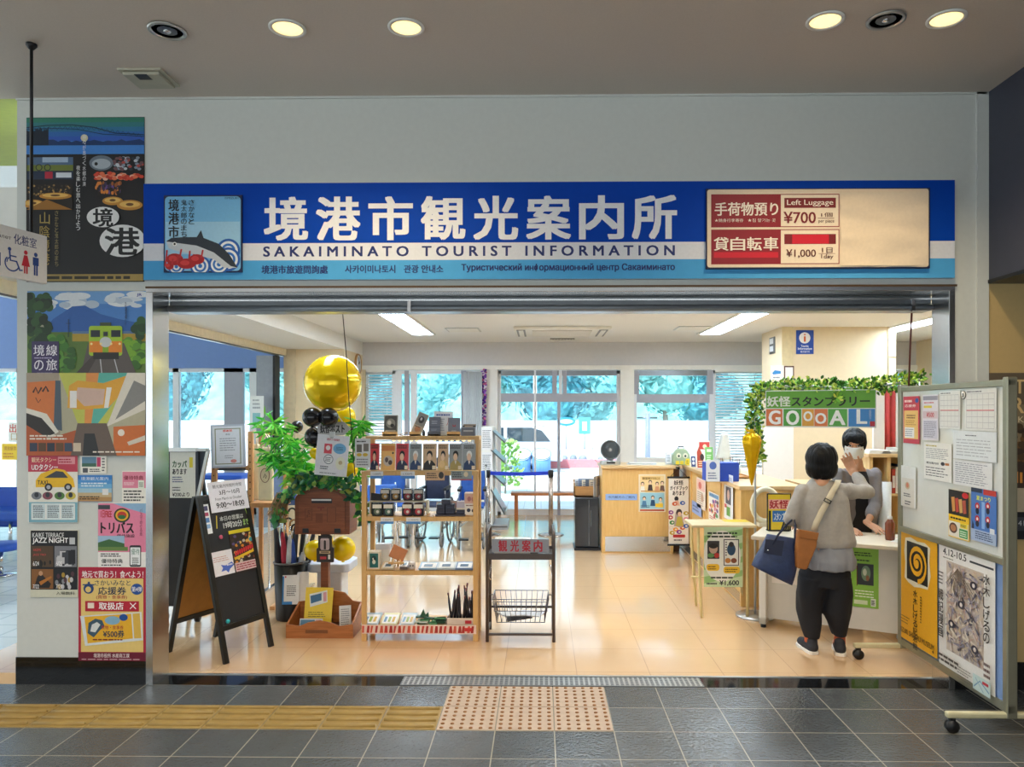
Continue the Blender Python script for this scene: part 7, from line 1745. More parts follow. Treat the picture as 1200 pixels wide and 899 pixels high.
# tote display
D = 6.15
t = thing('tote_display', 'wooden display stand with a low shelf carrying canvas bags', 'display stand', (WX(310, D), CAMY + D, 0)); zs_ = WZ(588, D)
mb = MB(); mb.box(-.10, -.12, zs_ - .04, .16, .18, zs_, W_peg); mb.build('shelf', t, bevel=.004)
for x in (-.08, .13):
 mb = MB(); mb.box(x - .015, .12, 0, x + .015, .15, WZ(507, D), W_peg); mb.build('upright', t)
 mb = MB(); mb.box(x - .02, -.18, 0, x + .02, .2, .03, W_peg); mb.build('foot', t)
mb = MB(); mb.box(-.10, .12, WZ(508, D) - .02, .15, .15, WZ(508, D) + .01, W_peg); mb.build('top_rail', t)
M_can = mat('canvas_cloth', '#ecdcb8', .85, vary=.06, bump=.1, bscale=200)
def tote(px0, px1, py0, py1, D, lab, prt, rz):
 p0 = W(px0, py1, D); p1 = W(px1, py0, D); w = (p1.x - p0.x) / 2; h = p1.z - p0.z
 t = thing('canvas_tote', lab, 'tote bag', ((p0.x + p1.x) / 2, CAMY + D, p0.z), rz)
 mb = MB(); mb.prism([(-w, 0), (w, 0), (w * .96, h * .8), (-w * .96, h * .8)], -.02, .02, M_can); mb.build('bag', t, bevel=.015)
 for y in (-.018, .018):
  mb = MB(); mb.tube([(-w * .5, y, h * .75), (-w * .42, y, h * .93), (0, y, h), (w * .42, y, h * .93), (w * .5, y, h * .75)], .007, M_can, 6, flat=.5); mb.build('handle', t)
 if prt:
  mb = MB(); mb.M = Matrix.Translation((.0, -.0215, h * .38)) @ Matrix.Rotation(pi / 2, 4, 'X'); mb.tube([(w * .6 * cos(a * .26), w * .9 * sin(a * .26), 0) for a in range(24)], .003, P('#8a5a4a'), 5, closed=True); mb.tube([(-w * .2, -w * .3, 0), (0, w * .2, 0), (w * .2, -w * .1, 0), (w * .1, -w * .4, 0)], .003, P('#5a4038'), 5); mb.build('print', t)
tote(291, 305, 504, 586, 6.12, 'plain cream canvas tote bag left of the printed one', False, .1)
tote(303, 321, 508, 587, 6.0, 'cream canvas tote bag with a round line print', True, -.12)
# shirts on hangers
def shirt(px, py0, py1, D, lab, m, wd):
 p = W(px, py1, D); h = W(px, py0, D).z - p.z; w = wd / 2
 t = thing('hanging_shirt', lab, 'shirt', (p.x, CAMY + D, p.z))
 mb = MB(); mb.prism([(-w * .75, 0), (w * .75, 0), (w * .72, h * .62), (w * 1.25, h * .5), (w * 1.35, h * .66), (w * .6, h * .95), (w * .2, h * .98), (0, h * .9), (-w * .2, h * .98), (-w * .6, h * .95), (-w * 1.35, h * .66), (-w * 1.25, h * .5), (-w * .72, h * .62)], -.018, .018, m); mb.build('cloth', t, bevel=.012)
 mb = MB(); mb.tube([(-w * .5, 0, h * .93), (0, 0, h * 1.02), (w * .5, 0, h * .93)], .006, M_chrome, 6); mb.tube([(0, 0, h * 1.02), (.01, 0, h * 1.08), (-.008, 0, h * 1.1)], .004, M_chrome, 6); mb.build('hanger', t)
shirt(327, 533, 592, 6.5, 'pale denim blue shirt hanging beside the canvas bags', mat('denim_blue', '#7f9ccc', .8, vary=.12), .16)
shirt(341, 536, 592, 6.75, 'navy and pale blue shirt hanging behind the bamboo', mat('slate_blue_cloth', '#4a6494', .8, vary=.15), .14)
t = thing('garment_rail', 'steel garment rail carrying the blue shirts', 'rail', (WX(336, 6.65), CAMY + 6.65, 0)); zr_ = WZ(528, 6.6)
mb = MB(); mb.tube([(-.16, 0, 0), (-.16, 0, zr_), (.18, 0, zr_), (.18, 0, 0)], .012, M_chrome, 8); mb.build('frame', t)
for x in (-.16, .18):
 mb = MB(); mb.box(x - .02, -.2, 0, x + .02, .2, .02, M_chrome); mb.build('foot', t)
wall_sheet('cream_tag_card', 'cream card with brown print behind the bamboo branches', 'card', (335, 541, 351, 568), 6.3, lambda A: (A.rect(336.5, 543, 349.5, 556, '#d8a860'), A.lines(337, 558, 349, 566, 3, '#8a6a50', 2)), '#f0e4cc')
# blue bench beyond the partition
t = thing('blue_bench', 'royal blue bench seen through the opening behind the certificate', 'bench', (WX(264, 8.2), CAMY + 8.2, 0)); zz = WZ(556, 8.2)
mb = MB(); mb.box(-.28, -.2, zz - .05, .26, .2, zz, M_sofa); mb.build('seat', t, bevel=.015)
for a in (-.22, .2):
 for b in (-.16, .16):
  mb = MB(); mb.cyl((a, b, 0), (a, b, zz - .05), .018, M_chrome, n=10); mb.build('leg', t)
# white papery bag / notice board beyond
wall_sheet('wall_notice', 'white notice with a teal corner on the partition post', 'notice', (293, 464, 309, 500), 9.9, lambda A: (A.rect(296, 484, 305, 497, '#8cc4cc'), A.lines(296, 467, 306, 480, 3, '#a8b0ba', 2)), '#eef2f4')
# ================================================================== UMBRELLA BIN
c = G(338, 727); rb = .128; hb = .445
t = thing('umbrella_bin', 'black round umbrella bin between the chalkboard and the post box', 'bin', (c.x, c.y + .06, 0))
mb = MB(); mb.lathe([(rb * .86, 0), (rb * .88, .01), (rb, hb), (rb * .95, hb), (rb * .84, .02)], mat('satin_black', '#101216', .4, vary=.1), 32); mb.build('body', t)
mb = MB(); mb.tube([(rb * cos(a * .1963), rb * sin(a * .1963), hb) for a in range(32)], .008, M_steel_d, 8, closed=True); mb.build('rim', t)
r = random.Random(21)
uc = ['#26282e', '#2c2f36', '#c23448', '#2a2c32', '#30343c', '#2c4fa8', '#1e2026', '#d8dade', '#22252c', '#3a3e48', '#e2e4e8', '#2a2e44']
names = ['black', 'charcoal', 'red', 'dark grey', 'slate', 'blue', 'jet black', 'white', 'inky black', 'grey', 'clear white', 'navy']
ub = None
for i in range(12):
 a = 2.4 * i; q = .03 + .05 * ((i * 5) % 7) / 7
 bx, by = q * cos(a), q * sin(a)
 fan = (i - 5.5) / 5.5
 tx, ty = bx + .11 * fan + r.uniform(-.02, .02) + (.10 if i > 8 else 0) * .5, by + r.uniform(-.06, .04)
 zt_ = .70 + r.uniform(-.03, .10)
 t = thing('folded_umbrella', '%s furled umbrella in the black bin, %s' % (names[i], ['leftmost', 'second from left', 'third from left', 'fourth from left', 'left of the middle', 'in the middle', 'just right of the middle', 'pale one right of the middle', 'dark one on the right', 'leaning right', 'pale one leaning far right', 'rightmost'][i]), 'umbrella', (c.x + bx, c.y + .06 + by, .02))
 d = Vector((tx - bx, ty - by, zt_))
 mb = MB(); P_ = [d * k for k in (.04, .3, .62, .84, .9)]; mb.tube(P_, [.008, .019, .026, .016, .007], mat('umbrella_%s' % uc[i], uc[i], .6, vary=.15), 9); mb.build('canopy', t)
 mb = MB(); mb.tube([d * 0.0, d * .06], .004, M_chrome, 6); mb.tube([d * .88, d * 1.0], .005, M_chrome, 6); mb.build('shaft', t)
 hk = [d + Vector((0, 0, 0))] + [d + Vector(((.028 - .028 * cos(k * .45)) * (1 if i % 2 else -1), 0, .028 * sin(k * .45) + .02)) for k in range(0, 8)]
 mb = MB(); mb.tube(hk, .0075, [M_dark, wood('cane_wood', '#a8743c', '#c08a50'), M_dark][i % 3], 7); mb.build('handle', t)
sheet('bin_notice', 'white notice with a blue edge hung on the front of the umbrella bin', 'notice', .125, .22, lambda A: (A.rect(0, 4, 10, 100, '#3a88d0'), A.rect(0, 90, 60, 100, '#3a88d0'), A.ell(18, 6, 5, 3, '#d83a5c'), A.lines(26, 34, 84, 72, 6, '#5a5e68', 3, .45)), '#eef0f2', (c.x + .045, c.y + .06 - rb - .02, .145), .10, .004, tilt=-.10)
sheet('plain_notice', 'plain white sheet behind the blue edged notice on the umbrella bin', 'notice', .11, .22, None, '#f1efec', (c.x + .115, c.y + .06 - rb + .02, .16), .25, .004, tilt=-.10)
# ================================================================== POST BOX ON A POLE
D = 5.40; W_pb = wood('postbox_wood', '#6e3a1c', '#8a4c28', (3, 20, 30), .45); W_pd = wood('postbox_dark', '#4e2a14', '#5e3418', (3, 20, 30), .5)
px_c = WX(377.5, D); zb_, zt_ = WZ(627, D), WZ(571, D); bw = 65 * D / FPX; bh = zt_ - zb_
t = thing('post_box', 'brown wooden post box with a rounded top standing on a pole', 'post box', (px_c, CAMY + D, 0))
mb = MB(); prof = [(-bw / 2, zb_), (bw / 2, zb_), (bw / 2, zb_ + bh * .72)] + [(bw / 2 * cos(a * pi / 12), zb_ + bh * .72 + bh * .28 * sin(a * pi / 12)) for a in range(1, 12)] + [(-bw / 2, zb_ + bh * .72)]
mb.prism(prof, 0, .22, W_pb); mb.build('box', t, bevel=.004)
mb = MB(); s_ = .84; cz = zb_ + bh * .48; prof2 = [(x * s_, cz + (z - cz) * s_) for x, z in prof]; mb.prism(prof2, -.006, 0, wood('postbox_face', '#7c4220', '#985630', (3, 20, 30), .45)); mb.build('front_panel', t)
mb = MB(); mb.box(-.075, -.01, zb_ + bh * .66, .075, -.006, zb_ + bh * .755, M_dark); mb.build('slot', t)
mb = MB(); mb.box(-.075, -.012, zb_ + bh * .71, .07, -.0102, zb_ + bh * .745, P('#f2eee8')); mb.build('letter', t)
for x in (-.12, .115):
 mb = MB(); mb.box(x - .022, -.012, zb_ + .012, x + .022, -.0, zb_ + .045, M_dark); mb.build('hinge', t)
mb2 = MB(); A = Art(mb2, 0, 0, 100, 100, bw * .8, bh * .62, -.0062); A.rect(62, 22, 82, 72, '#5e3218'); A.rect(63, 23, 81, 71, '#8a4c28'); A.rect(12, 26, 28, 66, '#5e3218'); A.rect(13, 27, 27, 65, '#8a4c28'); A.vert(20, 30, 9, 'ポスト', '#4a2410', .0, 9); A.text(40, 20, 56, 32, '〒', '#7a241c', .03); A.rect(36, 42, 52, 74, '#7a4020'); mb2.build('carving', t, (0, 0, zb_ + .03))
mb = MB(); mb.box(-.028, .06, .06, .028, .115, zb_, W_pb); mb.build('pole', t)
mb = MB(); mb.box(-.14, -.02, 0, .14, .22, .04, W_pd); mb.box(-.05, .03, .04, .05, .14, .07, W_pd); mb.build('base', t, bevel=.004)
mb = MB(); mb.tube([(0, .16, zt_ - .02), (.005, .16, zt_ + .36)], .008, P('#efe6d0'), 8); mb.build('sign_stick', t)
# white tag shaped sign and leaflet
p0 = W(372, 510, 5.34); p1 = W(411, 494.5, 5.34)
t = thing('post_sign', 'grey arrow shaped hanging sign with black brush characters above the post box', 'sign', ((p0.x + p1.x) / 2, CAMY + 5.34, p0.z)); w, h = p1.x - p0.x, p1.z - p0.z
mb = MB(); mb.prism([(-w / 2, h * .2), (-w / 2 + .02, 0), (w / 2 - .05, 0), (w / 2, h * .5), (w / 2 - .05, h), (-w / 2 + .02, h), (-w / 2, h * .8)], 0, .008, P('#b9b6b4')); A = Art(mb, 0, 0, 100, 100, w, h); A.text(8, 18, 82, 84, '妖怪ポスト', '#17151a', .03); mb.build('plate', t)
mb = MB(); mb.tube([(-.06, .004, h), (.01, .004, h + .07), (.06, .004, h)], .0035, P('#efe6d0'), 6); mb.build('string', t)
def leaf(A):
 A.text(30, 8, 70, 14, '妖怪ポスト投函案内', '#b8304c', .02); A.rect(24, 22, 48, 46, '#d84858'); A.ell(36, 32, 7, 6, '#f4e8e8'); A.ell(72, 32, 20, 13, '#6fb4e0'); A.lines(60, 27, 84, 37, 3, '#2c5c8c', 3, .4); A.ell(40, 60, 15, 12, '#7a8290'); A.ell(40, 60, 13, 10, '#eef0f4'); A.lines(30, 54, 50, 66, 3, '#5a626e', 4, .5); A.ell(78, 68, 15, 16, '#eef0dc'); A.ell(78, 66, 6, 5, '#c8b890'); A.lines(16, 76, 46, 86, 2, '#50545e', 5, .5); A.lines(16, 92, 80, 96, 1, '#80848e', 6, .5)
o = sheet('postbox_leaflet', 'white leaflet with a red stamp hanging over the post box', 'leaflet', 38 * 5.3 / FPX, 48 * 5.3 / FPX, leaf, '#e9eaf0', (WX(387, 5.3), CAMY + 5.30, WZ(558, 5.3))); o.rotation_euler = (0, radians(5), 0)
mb = MB(); mb.box(-.018, -.014, 0, .018, .008, .035, P('#d8dcdc')); mb.box(-.012, -.016, -.012, .012, -.002, .0, P('#b8bcc0')); tag(mb.build('white_clip', loc=(WX(389, 5.3), CAMY + 5.31, WZ(512, 5.3))), 'small white clip holding the leaflet under the post sign', 'clip')
# dark plaque tied to the pole
t = thing('hanging_plaque', 'dark figured plaque hanging on the post box pole', 'plaque', (px_c + .012, CAMY + D - .0, .50)); w = .062
mb = MB(); mb.prism([(-w, .0), (w, 0), (w * 1.02, .10), (w * .8, .11), (w * .75, .19), (0, .215), (-w * .75, .19), (-w * .8, .11), (-w * 1.02, .10)], .03, .055, P('#2a221e')); mb.build('board', t, bevel=.003)
sheet('front_print', None, None, .10, .19, lambda A: (A.rrect(16, 10, 84, 56, 10, '#b8a8ac'), A.lines(20, 12, 80, 20, 1, '#d8c8c8', 3), A.rect(42, 26, 58, 54, '#14120f'), A.ell(50, 24, 8, 6, '#2a2624'), A.rect(10, 60, 90, 70, '#c8b088'), A.rect(20, 62, 80, 67, '#6a5a48'), A.rect(14, 82, 60, 92, '#b8323c'), A.rect(74, 74, 90, 92, '#d8d8d4')), '#2a221e', (0, .028, .008), parent=t, thick=.001)
mb = MB(); mb.tube([(-.03, .04, .2), (0, .045, .26), (.03, .04, .2)], .003, M_dark, 5); mb.build('cord', t)
# tray with brochures in front
G0, G1 = G(335, 748), G(414, 748); tw = G1.x - G0.x; W_ty = wood('tray_wood', '#9a5c2c', '#b87440', (3, 20, 30), .4)
t = thing('brochure_box', 'low wooden box with a curved front holding leaflets below the post box', 'box', ((G0.x + G1.x) / 2, G0.y, 0)); w = tw / 2
pf = [(-w, 0), (w, 0), (w, .10), (w * .6, .085), (w * .35, .11), (0, .125), (-w * .35, .11), (-w * .6, .085), (-w, .10)]
mb = MB(); mb.prism(pf, 0, .014, W_ty); mb.box(-.1, -.001, .035, .06, 0, .06, P('#7c4c28')); mb.build('front_panel', t, bevel=.002)
mb = MB(); mb.prism([(-w, 0), (w, 0), (w, .19), (w * .7, .2), (w * .45, .26), (0, .28), (-w * .45, .26), (-w * .7, .2), (-w, .19)], .27, .284, W_ty); mb.build('back_panel', t, bevel=.002)
for s_ in (-1, 1):
 mb = MB(); x0_ = s_ * w; x1_ = s_ * (w - .014); v = [(x0_, .014, 0), (x0_, .27, 0), (x0_, .27, .185), (x0_, .014, .10), (x1_, .014, 0), (x1_, .27, 0), (x1_, .27, .185), (x1_, .014, .10)]
 f = [(0, 3, 2, 1), (4, 5, 6, 7), (0, 1, 5, 4), (1, 2, 6, 5), (2, 3, 7, 6), (3, 0, 4, 7)]; mb.add(v, f, W_ty); mb.build('side_panel', t)
mb = MB(); mb.box(-w + .014, .014, 0, w - .014, .27, .012, W_ty); mb.build('bottom', t)
bx, by = (G0.x + G1.x) / 2, G0.y
sheet('yellow_leaflet', 'tall yellow leaflet with a blue picture standing in the wooden box', 'leaflet', .205, .305, lambda A: (A.poly([(14, 16), (78, 6), (82, 34), (20, 46)], '#dfe8ea'), A.poly([(18, 20), (58, 13), (60, 30), (22, 38)], '#3f6f98'), A.poly([(64, 12), (76, 10), (78, 32), (67, 33)], '#d8a0a8'), A.lines(14, 56, 84, 70, 3, '#6a5c20', 2, .35)), '#e9cc3a', (bx - .055, by + .12, .02), -.05, .004, tilt=-.2)
sheet('blue_white_leaflet', 'short blue and white leaflet in front of the yellow one', 'leaflet', .165, .10, lambda A: (A.rect(4, 8, 66, 46, '#5a88a8'), A.rect(70, 8, 96, 70, '#d8b0bc'), A.lines(6, 54, 66, 92, 3, '#5a6270', 2, .4)), '#dfe4e8', (bx - .085, by + .06, .02), 0, .004, tilt=-.25)
sheet('grey_leaflet', 'pale grey leaflet at the right of the wooden box', 'leaflet', .085, .165, lambda A: A.lines(14, 12, 88, 86, 8, '#82868c', 3, .4), '#d9dbdc', (bx + .14, by + .17, .02), .3, .004, tilt=-.3)
mb = MB();
for i in range(9): mb.ball((.03 * cos(i * .7) * (i % 3) / 2, .02 * sin(i), .01 + .006 * (i % 3)), (.016, .012, .012), P(['#4aa848', '#7cc860', '#e8f0e0'][i % 3]), 8, 5)
tag(mb.build('green_trinket', loc=(bx + .13, by + .08, .012)), 'small green and white trinket pile in the wooden box', 'trinket')
# leaf garland draped over the post box
r = random.Random(31); gl = [mat('garland_leaf_%d' % i, c_, .45, vary=.15) for i, c_ in enumerate(('#1f6a3a', '#2f8a44', '#14503a', '#58a83c', '#3a7a58', '#8aa84a'))]
def leafm(mb, p, d, L_, wd, m, n=None):
 d = d.normalized(); s_ = d.cross(Vector((0, -1, .3))).normalized() * wd; nn = d.cross(s_).normalized() * (wd * .35)
 mb.add([p, p + d * L_ * .35 + s_ + nn, p + d * L_ * .75 + s_ * .7 + nn, p + d * L_, p + d * L_ * .75 - s_ * .7 + nn, p + d * L_ * .35 - s_ + nn, p + d * L_ * .5], [(0, 1, 6), (1, 2, 6), (2, 3, 6), (3, 4, 6), (4, 5, 6), (5, 0, 6)], m, True)
t = thing('leaf_garland', 'dark green leaf garland draped over the top of the post box', 'garland', (px_c, CAMY + D - .03, zt_))
mb = MB(); stem = []
for i in range(25):
 q = (i / 24 - .5) * 2; stem.append(Vector((q * .33, -.02 + .03 * sin(i * 1.1), .05 - .22 * q * q * q * q - .06 * q * q)))
mb.tube(stem, .006, P('#6a5030'), 6); mb.build('vine', t)
mb = MB()
for i in range(330):
 s0 = stem[r.randrange(25)]; d = Vector((r.uniform(-1, 1), r.uniform(-1.0, .3), r.uniform(-.9, .8))); leafm(mb, s0 + Vector((0, r.uniform(-.03, .05), r.uniform(-.02, .03))), d, r.uniform(.05, .09), r.uniform(.014, .022), r.choice(gl))
mb.build('leaves', t)
mb = MB()
for i in range(50):
 p = Vector((-.33 + r.uniform(-.06, .06), r.uniform(-.03, .03), -.16)); mb.tube([p + Vector((.07, 0, .12)), p + Vector((.02, 0, .02)), p + Vector((r.uniform(-.05, .05), 0, -.06 + r.uniform(-.05, .02)))], [.003, .0025, .001], P('#a8845a'), 4)
mb.build('dry_grass', t)
# bamboo branches
bl = [mat('bamboo_leaf_%d' % i, c_, .45, vary=.12) for i, c_ in enumerate(('#3cc22e', '#62d838', '#239a28', '#90e048'))]
def bamboo(label, pts, n, spread, seed):
 r = random.Random(seed); base = pts[0]
 t = thing('bamboo_branch', label, 'branch', tuple(base)); L_ = [Vector(p) - Vector(base) for p in pts]
 fine = []
 for i in range(len(L_) - 1):
  for k in range(6): fine.append(L_[i].lerp(L_[i + 1], k / 6))
 fine.append(L_[-1])
 mb = MB(); mb.tube(fine, [.008 - .006 * i / len(fine) for i in range(len(fine))], P('#4a7a2c'), 7); mb.build('stem', t)
 mb = MB(); N = len(fine)
 for i in range(n):
  k = int(N * .18 + (N - 1 - N * .18) * r.random()); p0 = fine[k]; d = Vector((r.uniform(-1, 1), r.uniform(-.9, .5), r.uniform(-.6, .6))); tip = p0 + d * spread * r.random()
  if r.random() < .35: mb.tube([p0, tip], .0015, P('#5a8a34'), 4)
  for j in range(3):
   dd = (d * .4 + Vector((r.uniform(-1, 1), r.uniform(-.6, .4), r.uniform(-.8, .35)))); leafm(mb, tip, dd, r.uniform(.07, .12), r.uniform(.006, .010), r.choice(bl))
 mb.build('leaves', t)
bamboo('bright green bamboo branch reaching up left from the post box', [W(366, 572, 5.66), W(354, 545, 5.60), W(338, 518, 5.55), W(316, 490, 5.5)], 120, .12, 2)
bamboo('bright green bamboo spray low at the left of the post box', [W(364, 574, 5.63), W(350, 556, 5.55), W(332, 542, 5.5), W(312, 531, 5.5)], 80, .10, 3)
bamboo('bright green bamboo branch rising right of the post sign', [W(409, 574, 5.66), W(413, 545, 5.6), W(415, 515, 5.55), W(428, 488, 5.5)], 60, .055, 4)
# ================================================================== BALLOONS
M_gold = mat('gold_foil', '#f8d000', .14, .4, vary=.05, scale=6)
M_yb = mat('yellow_latex', '#f6d400', .25, vary=.03); M_bb = mat('black_latex', '#141418', .15, vary=.05)
def balloon(px, py, rp_, D, lab, m, cat='balloon', squash=1.0, tie=True):
 p = W(px, py, D); r_ = rp_ * D / FPX
 t = thing('balloon', lab, cat, tuple(p))
 mb = MB(); mb.ball((0, 0, 0), (r_, r_ * squash, r_), m, 32, 20)
 if m is M_gold:
  mb = MB(); mb.lathe([(r_ * sin(k * pi / 28) * 1.0, -r_ * cos(k * pi / 28)) for k in range(1, 28)], m, 64, wob=lambda a, z: 1 + .012 * sin(a * 24) * (1 - (1 - abs(z) / r_)) ** 1)
 mb.build('skin', t)
 mb = MB(); mb.cyl((0, 0, -r_ * .98), (0, 0, -r_ * 1.09), .008, m, .014, 10); mb.build('knot', t)
 if py < 560:
  mb = MB(); e = Vector((WX(390, 5.9), CAMY + 5.9, min(1.3, p.z - .2))) - p; mb.tube([(0, 0, -r_ * 1.05), (e.x * .5, e.y * .5, -r_ - .06), tuple(e)], .0018, M_white, 5); mb.build('ribbon', t)
 return t
balloon(390, 449.5, 33.5, 5.42, 'large round gold foil balloon above the post box', M_gold)
balloon(366, 489, 11.5, 5.20, 'black balloon at the upper left under the gold one', M_bb)
balloon(385, 489, 11.5, 5.22, 'black balloon in the middle behind the post sign', M_bb)
balloon(369, 512, 12, 5.40, 'black balloon below the upper left black one', M_bb)
balloon(348, 500, 7, 5.75, 'small black balloon farther back at the left', M_bb)
balloon(404, 489, 13, 5.72, 'yellow balloon under the gold one at the right', M_yb)
balloon(416, 506, 6, 5.6, 'small black balloon at the right behind the post sign', M_bb)
balloon(411, 551, 8.5, 5.5, 'yellow balloon beside the leaflet corner', M_yb)
balloon(370, 531, 7, 5.5, 'yellow balloon half hidden by the bamboo', M_yb)
balloon(402, 643, 14.5, 5.62, 'yellow balloon on the floor stand right of the pole', M_yb)
balloon(369, 645, 12, 5.66, 'yellow balloon on the floor stand left of the pole', M_yb)
balloon(382, 636, 9, 5.75, 'yellow balloon behind the pole near the floor stand', M_yb)
c = G(387, 668 + 32); D = 5.7
t = thing('balloon_stand', 'pale grey weighted base and rod carrying the balloons', 'balloon stand', (WX(390, 5.9), CAMY + 5.90, 0))
zbs = WZ(672, 5.75)
mb = MB(); mb.slab([(-.17, -.13), (-.13, -.17), (.13, -.17), (.17, -.13), (.17, .13), (.13, .17), (-.13, .17), (-.17, .13)], zbs - .0, zbs + .07, P('#c8ccd6')); mb.slab([(-.1, -.1), (.1, -.1), (.1, .1), (-.1, .1)], 0, zbs, P('#d8dade')); mb.build('base', t, bevel=.012)
mb = MB(); mb.tube([(-.0, 0, zbs + .06), (-.0, 0, 1.60)], .008, M_white, 8); mb.build('rod', t)
# ================================================================== WHITEBOARD ON CASTORS
NE = Vector((WX(1182, 3.72), CAMY + 3.72, 0)); FE = Vector((WX(1053, 4.86), CAMY + 4.86, 0))
dv = (NE - FE); Lw = dv.length; dv.normalize(); rzw = atan2(dv.y, dv.x)
def wbu(px):
 best = (9, 0)
 for k in range(0, 1201):
  s_ = Lw * k / 1200; q = FE + dv * s_; d = q.y - CAMY
  e = abs(PCX + FPX * ((q.x * cos(YAW) + d * sin(YAW)) / (-q.x * sin(YAW) + d * cos(YAW))) - px)
  if e < best[0]: best = (e, s_)
 return best[1]
def wbz(px, py):
 q = FE + dv * wbu(px); return W(px, py, q.y - CAMY).z
M_wf = mat('whiteboard_frame', '#9c9a86', .35, .7, vary=.03)
t = thing('whiteboard', 'tall double sided whiteboard on castors with notices above and posters below', 'whiteboard', tuple(FE), rzw)
zt1 = 1.775; zmid = .855; zbt_ = .10
mb = MB(); mb.box(.03, .008, zmid, Lw - .03, .03, zt1 - .03, mat('whiteboard_enamel', '#e4e6de', .12, vary=.02, coat=.4)); mb.build('upper_panel', t)
mb = MB(); mb.box(.03, .008, zbt_ + .04, Lw - .03, .03, zmid, mat('blue_felt_panel', '#7f9ccc', .8, vary=.06)); mb.build('lower_panel', t)
for nm, b in (('frame_rail', (.0, -.004, zt1 - .035, Lw, .042, zt1)), ('frame_rail', (.0, -.004, zbt_, Lw, .042, zbt_ + .045)), ('middle_rail', (.03, -.012, zmid - .018, Lw - .03, .042, zmid + .018))):
 mb = MB(); mb.box(*b, M_wf); mb.build(nm, t, bevel=.004)
for x in (0, Lw - .04):
 mb = MB(); mb.box(x, -.008, .075, x + .04, .046, zt1 + .012, M_wf); mb.build('upright', t, bevel=.006)
 mb = MB(); mb.box(x + .002, -.30, .075, x + .038, .34, .105, mat('cream_steel', '#d8d0a8', .35, .3)); mb.build('foot', t, bevel=.008)
 for y in (-.27, .31):
  mb = MB(); mb.cyl((x + .004, y, .032), (x + .036, y, .032), .032, M_dark, n=18); mb.box(x + .006, y - .012, .03, x + .034, y + .012, .078, M_dark); mb.build('castor', t)
def wbs(name, label, cat, pxl, pxr, pyt, pyb, art, base, rx=None):
 ul, ur = wbu(pxl), wbu(pxr); z1, z0 = wbz(pxl, pyt), wbz(pxl, pyb)
 q = FE + dv * ((ul + ur) / 2) + Vector((sin(rzw), -cos(rzw), 0)) * .002
 o = sheet(name, label, cat, ur - ul, z1 - z0, art, base, (q.x, q.y, z0), rzw, .002)
 return o
def redy(A): A.rect(0, 0, 100, 100, '#c8384c'); A.lines(8, 6, 70, 14, 1, '#f4d8d0', 2, .6); A.ell(86, 9, 11, 5, '#2c4f9c'); A.text(10, 17, 80, 23, '応援券', '#f8e8e0', .02); A.rect(6, 30, 94, 90, '#e8c070'); A.lines(22, 38, 80, 48, 2, '#7a4a20', 3); A.lines(16, 50, 84, 62, 3, '#b8802c', 5, .4); A.rect(10, 66, 70, 88, '#e8e6e4'); A.lines(12, 68, 68, 86, 4, '#8a8c94', 4, .4)
wbs('red_yellow_notice', 'red and yellow notice at the far upper corner of the whiteboard', 'notice', 1059, 1077.5, 465, 519, redy, '#c8384c')
wbs('price_list', 'pale price list beside the red and yellow notice on the whiteboard', 'notice', 1081.5, 1100, 463, 515.5, lambda A: (A.rect(4, 3, 96, 12, '#9a98a8'), A.lines(10, 15, 90, 20, 1, '#d06a70', 2), A.rect(8, 24, 60, 29, '#e8d24a'), A.rect(4, 36, 96, 52, '#d8c4c8'), A.text(26, 39, 74, 49, '¥500', '#c83040', .03), A.rect(6, 56, 94, 96, '#cfcdda'), A.lines(10, 58, 90, 94, 9, '#8a8898', 3, .4)), '#e4e0e6')
grid = lambda A: ([A.rect(6, 10 + i * 14, 94, 11 + i * 14, '#b8b8bc') for i in range(7)], [A.rect(6 + i * 17.6, 10, 6.8 + i * 17.6, 94, '#b8b8bc') for i in range(6)], A.lines(8, 3, 70, 8, 1, '#6a6a78', 2), A.rect(6, 50, 94, 52, '#e06060'))
wbs('timetable_sheet', 'laminated timetable sheet at the top of the whiteboard, farther one', 'notice', 1101, 1125.5, 459, 502, grid, '#e8eae6')
wbs('timetable_sheet', 'laminated timetable sheet at the top of the whiteboard nearest the viewer', 'notice', 1131, 1168, 457, 504, grid, '#e8eae6')
q = FE + dv * wbu(1130) + Vector((sin(rzw), -cos(rzw), 0)) * .004
mb = MB(); mb.M = Matrix.Rotation(pi / 2, 4, 'X'); mb.lathe([(.024, 0), (.024, .003)], P('#30343a'), 24); mb.lathe([(.021, .003), (.021, .004)], P('#f0f0ec'), 24)
A = Art(mb, -10, -10, 10, 10, .05, .05, -.0042); mb.M = Matrix.Translation((0, 0, -.025)); A.text(-4.5, -4.5, 4.5, 4.5, '18', '#20242a', .03)
tag(mb.build('round_tag', loc=(q.x, q.y, wbz(1130, 463)), rotz=rzw), 'small round numbered tag between the two timetable sheets', 'tag')
wbs('typed_notice', 'cream typed notice with a small cart drawing in the middle of the whiteboard', 'notice', 1083, 1115.5, 518, 560.5, lambda A: (A.lines(8, 5, 60, 12, 1, '#c8b868', 2), A.lines(8, 14, 92, 44, 6, '#8a8a90', 3, .3), A.text(10, 52, 56, 58, '観光案内所', '#202024', .02), A.ell(70, 54, 7, 5, '#2c2c30'), A.rect(78, 51, 92, 57, '#c07a3a'), A.lines(8, 64, 92, 92, 4, '#44444c', 5, .3)), '#efeee6')
wbs('document_sheet', 'large pale document sheet under the nearer timetable', 'notice', 1117.5, 1168, 504.5, 537, lambda A: (A.lines(30, 12, 64, 18, 1, '#50545e', 2), A.lines(8, 26, 92, 90, 6, '#b0b4ba', 3, .25)), '#e6ecee')
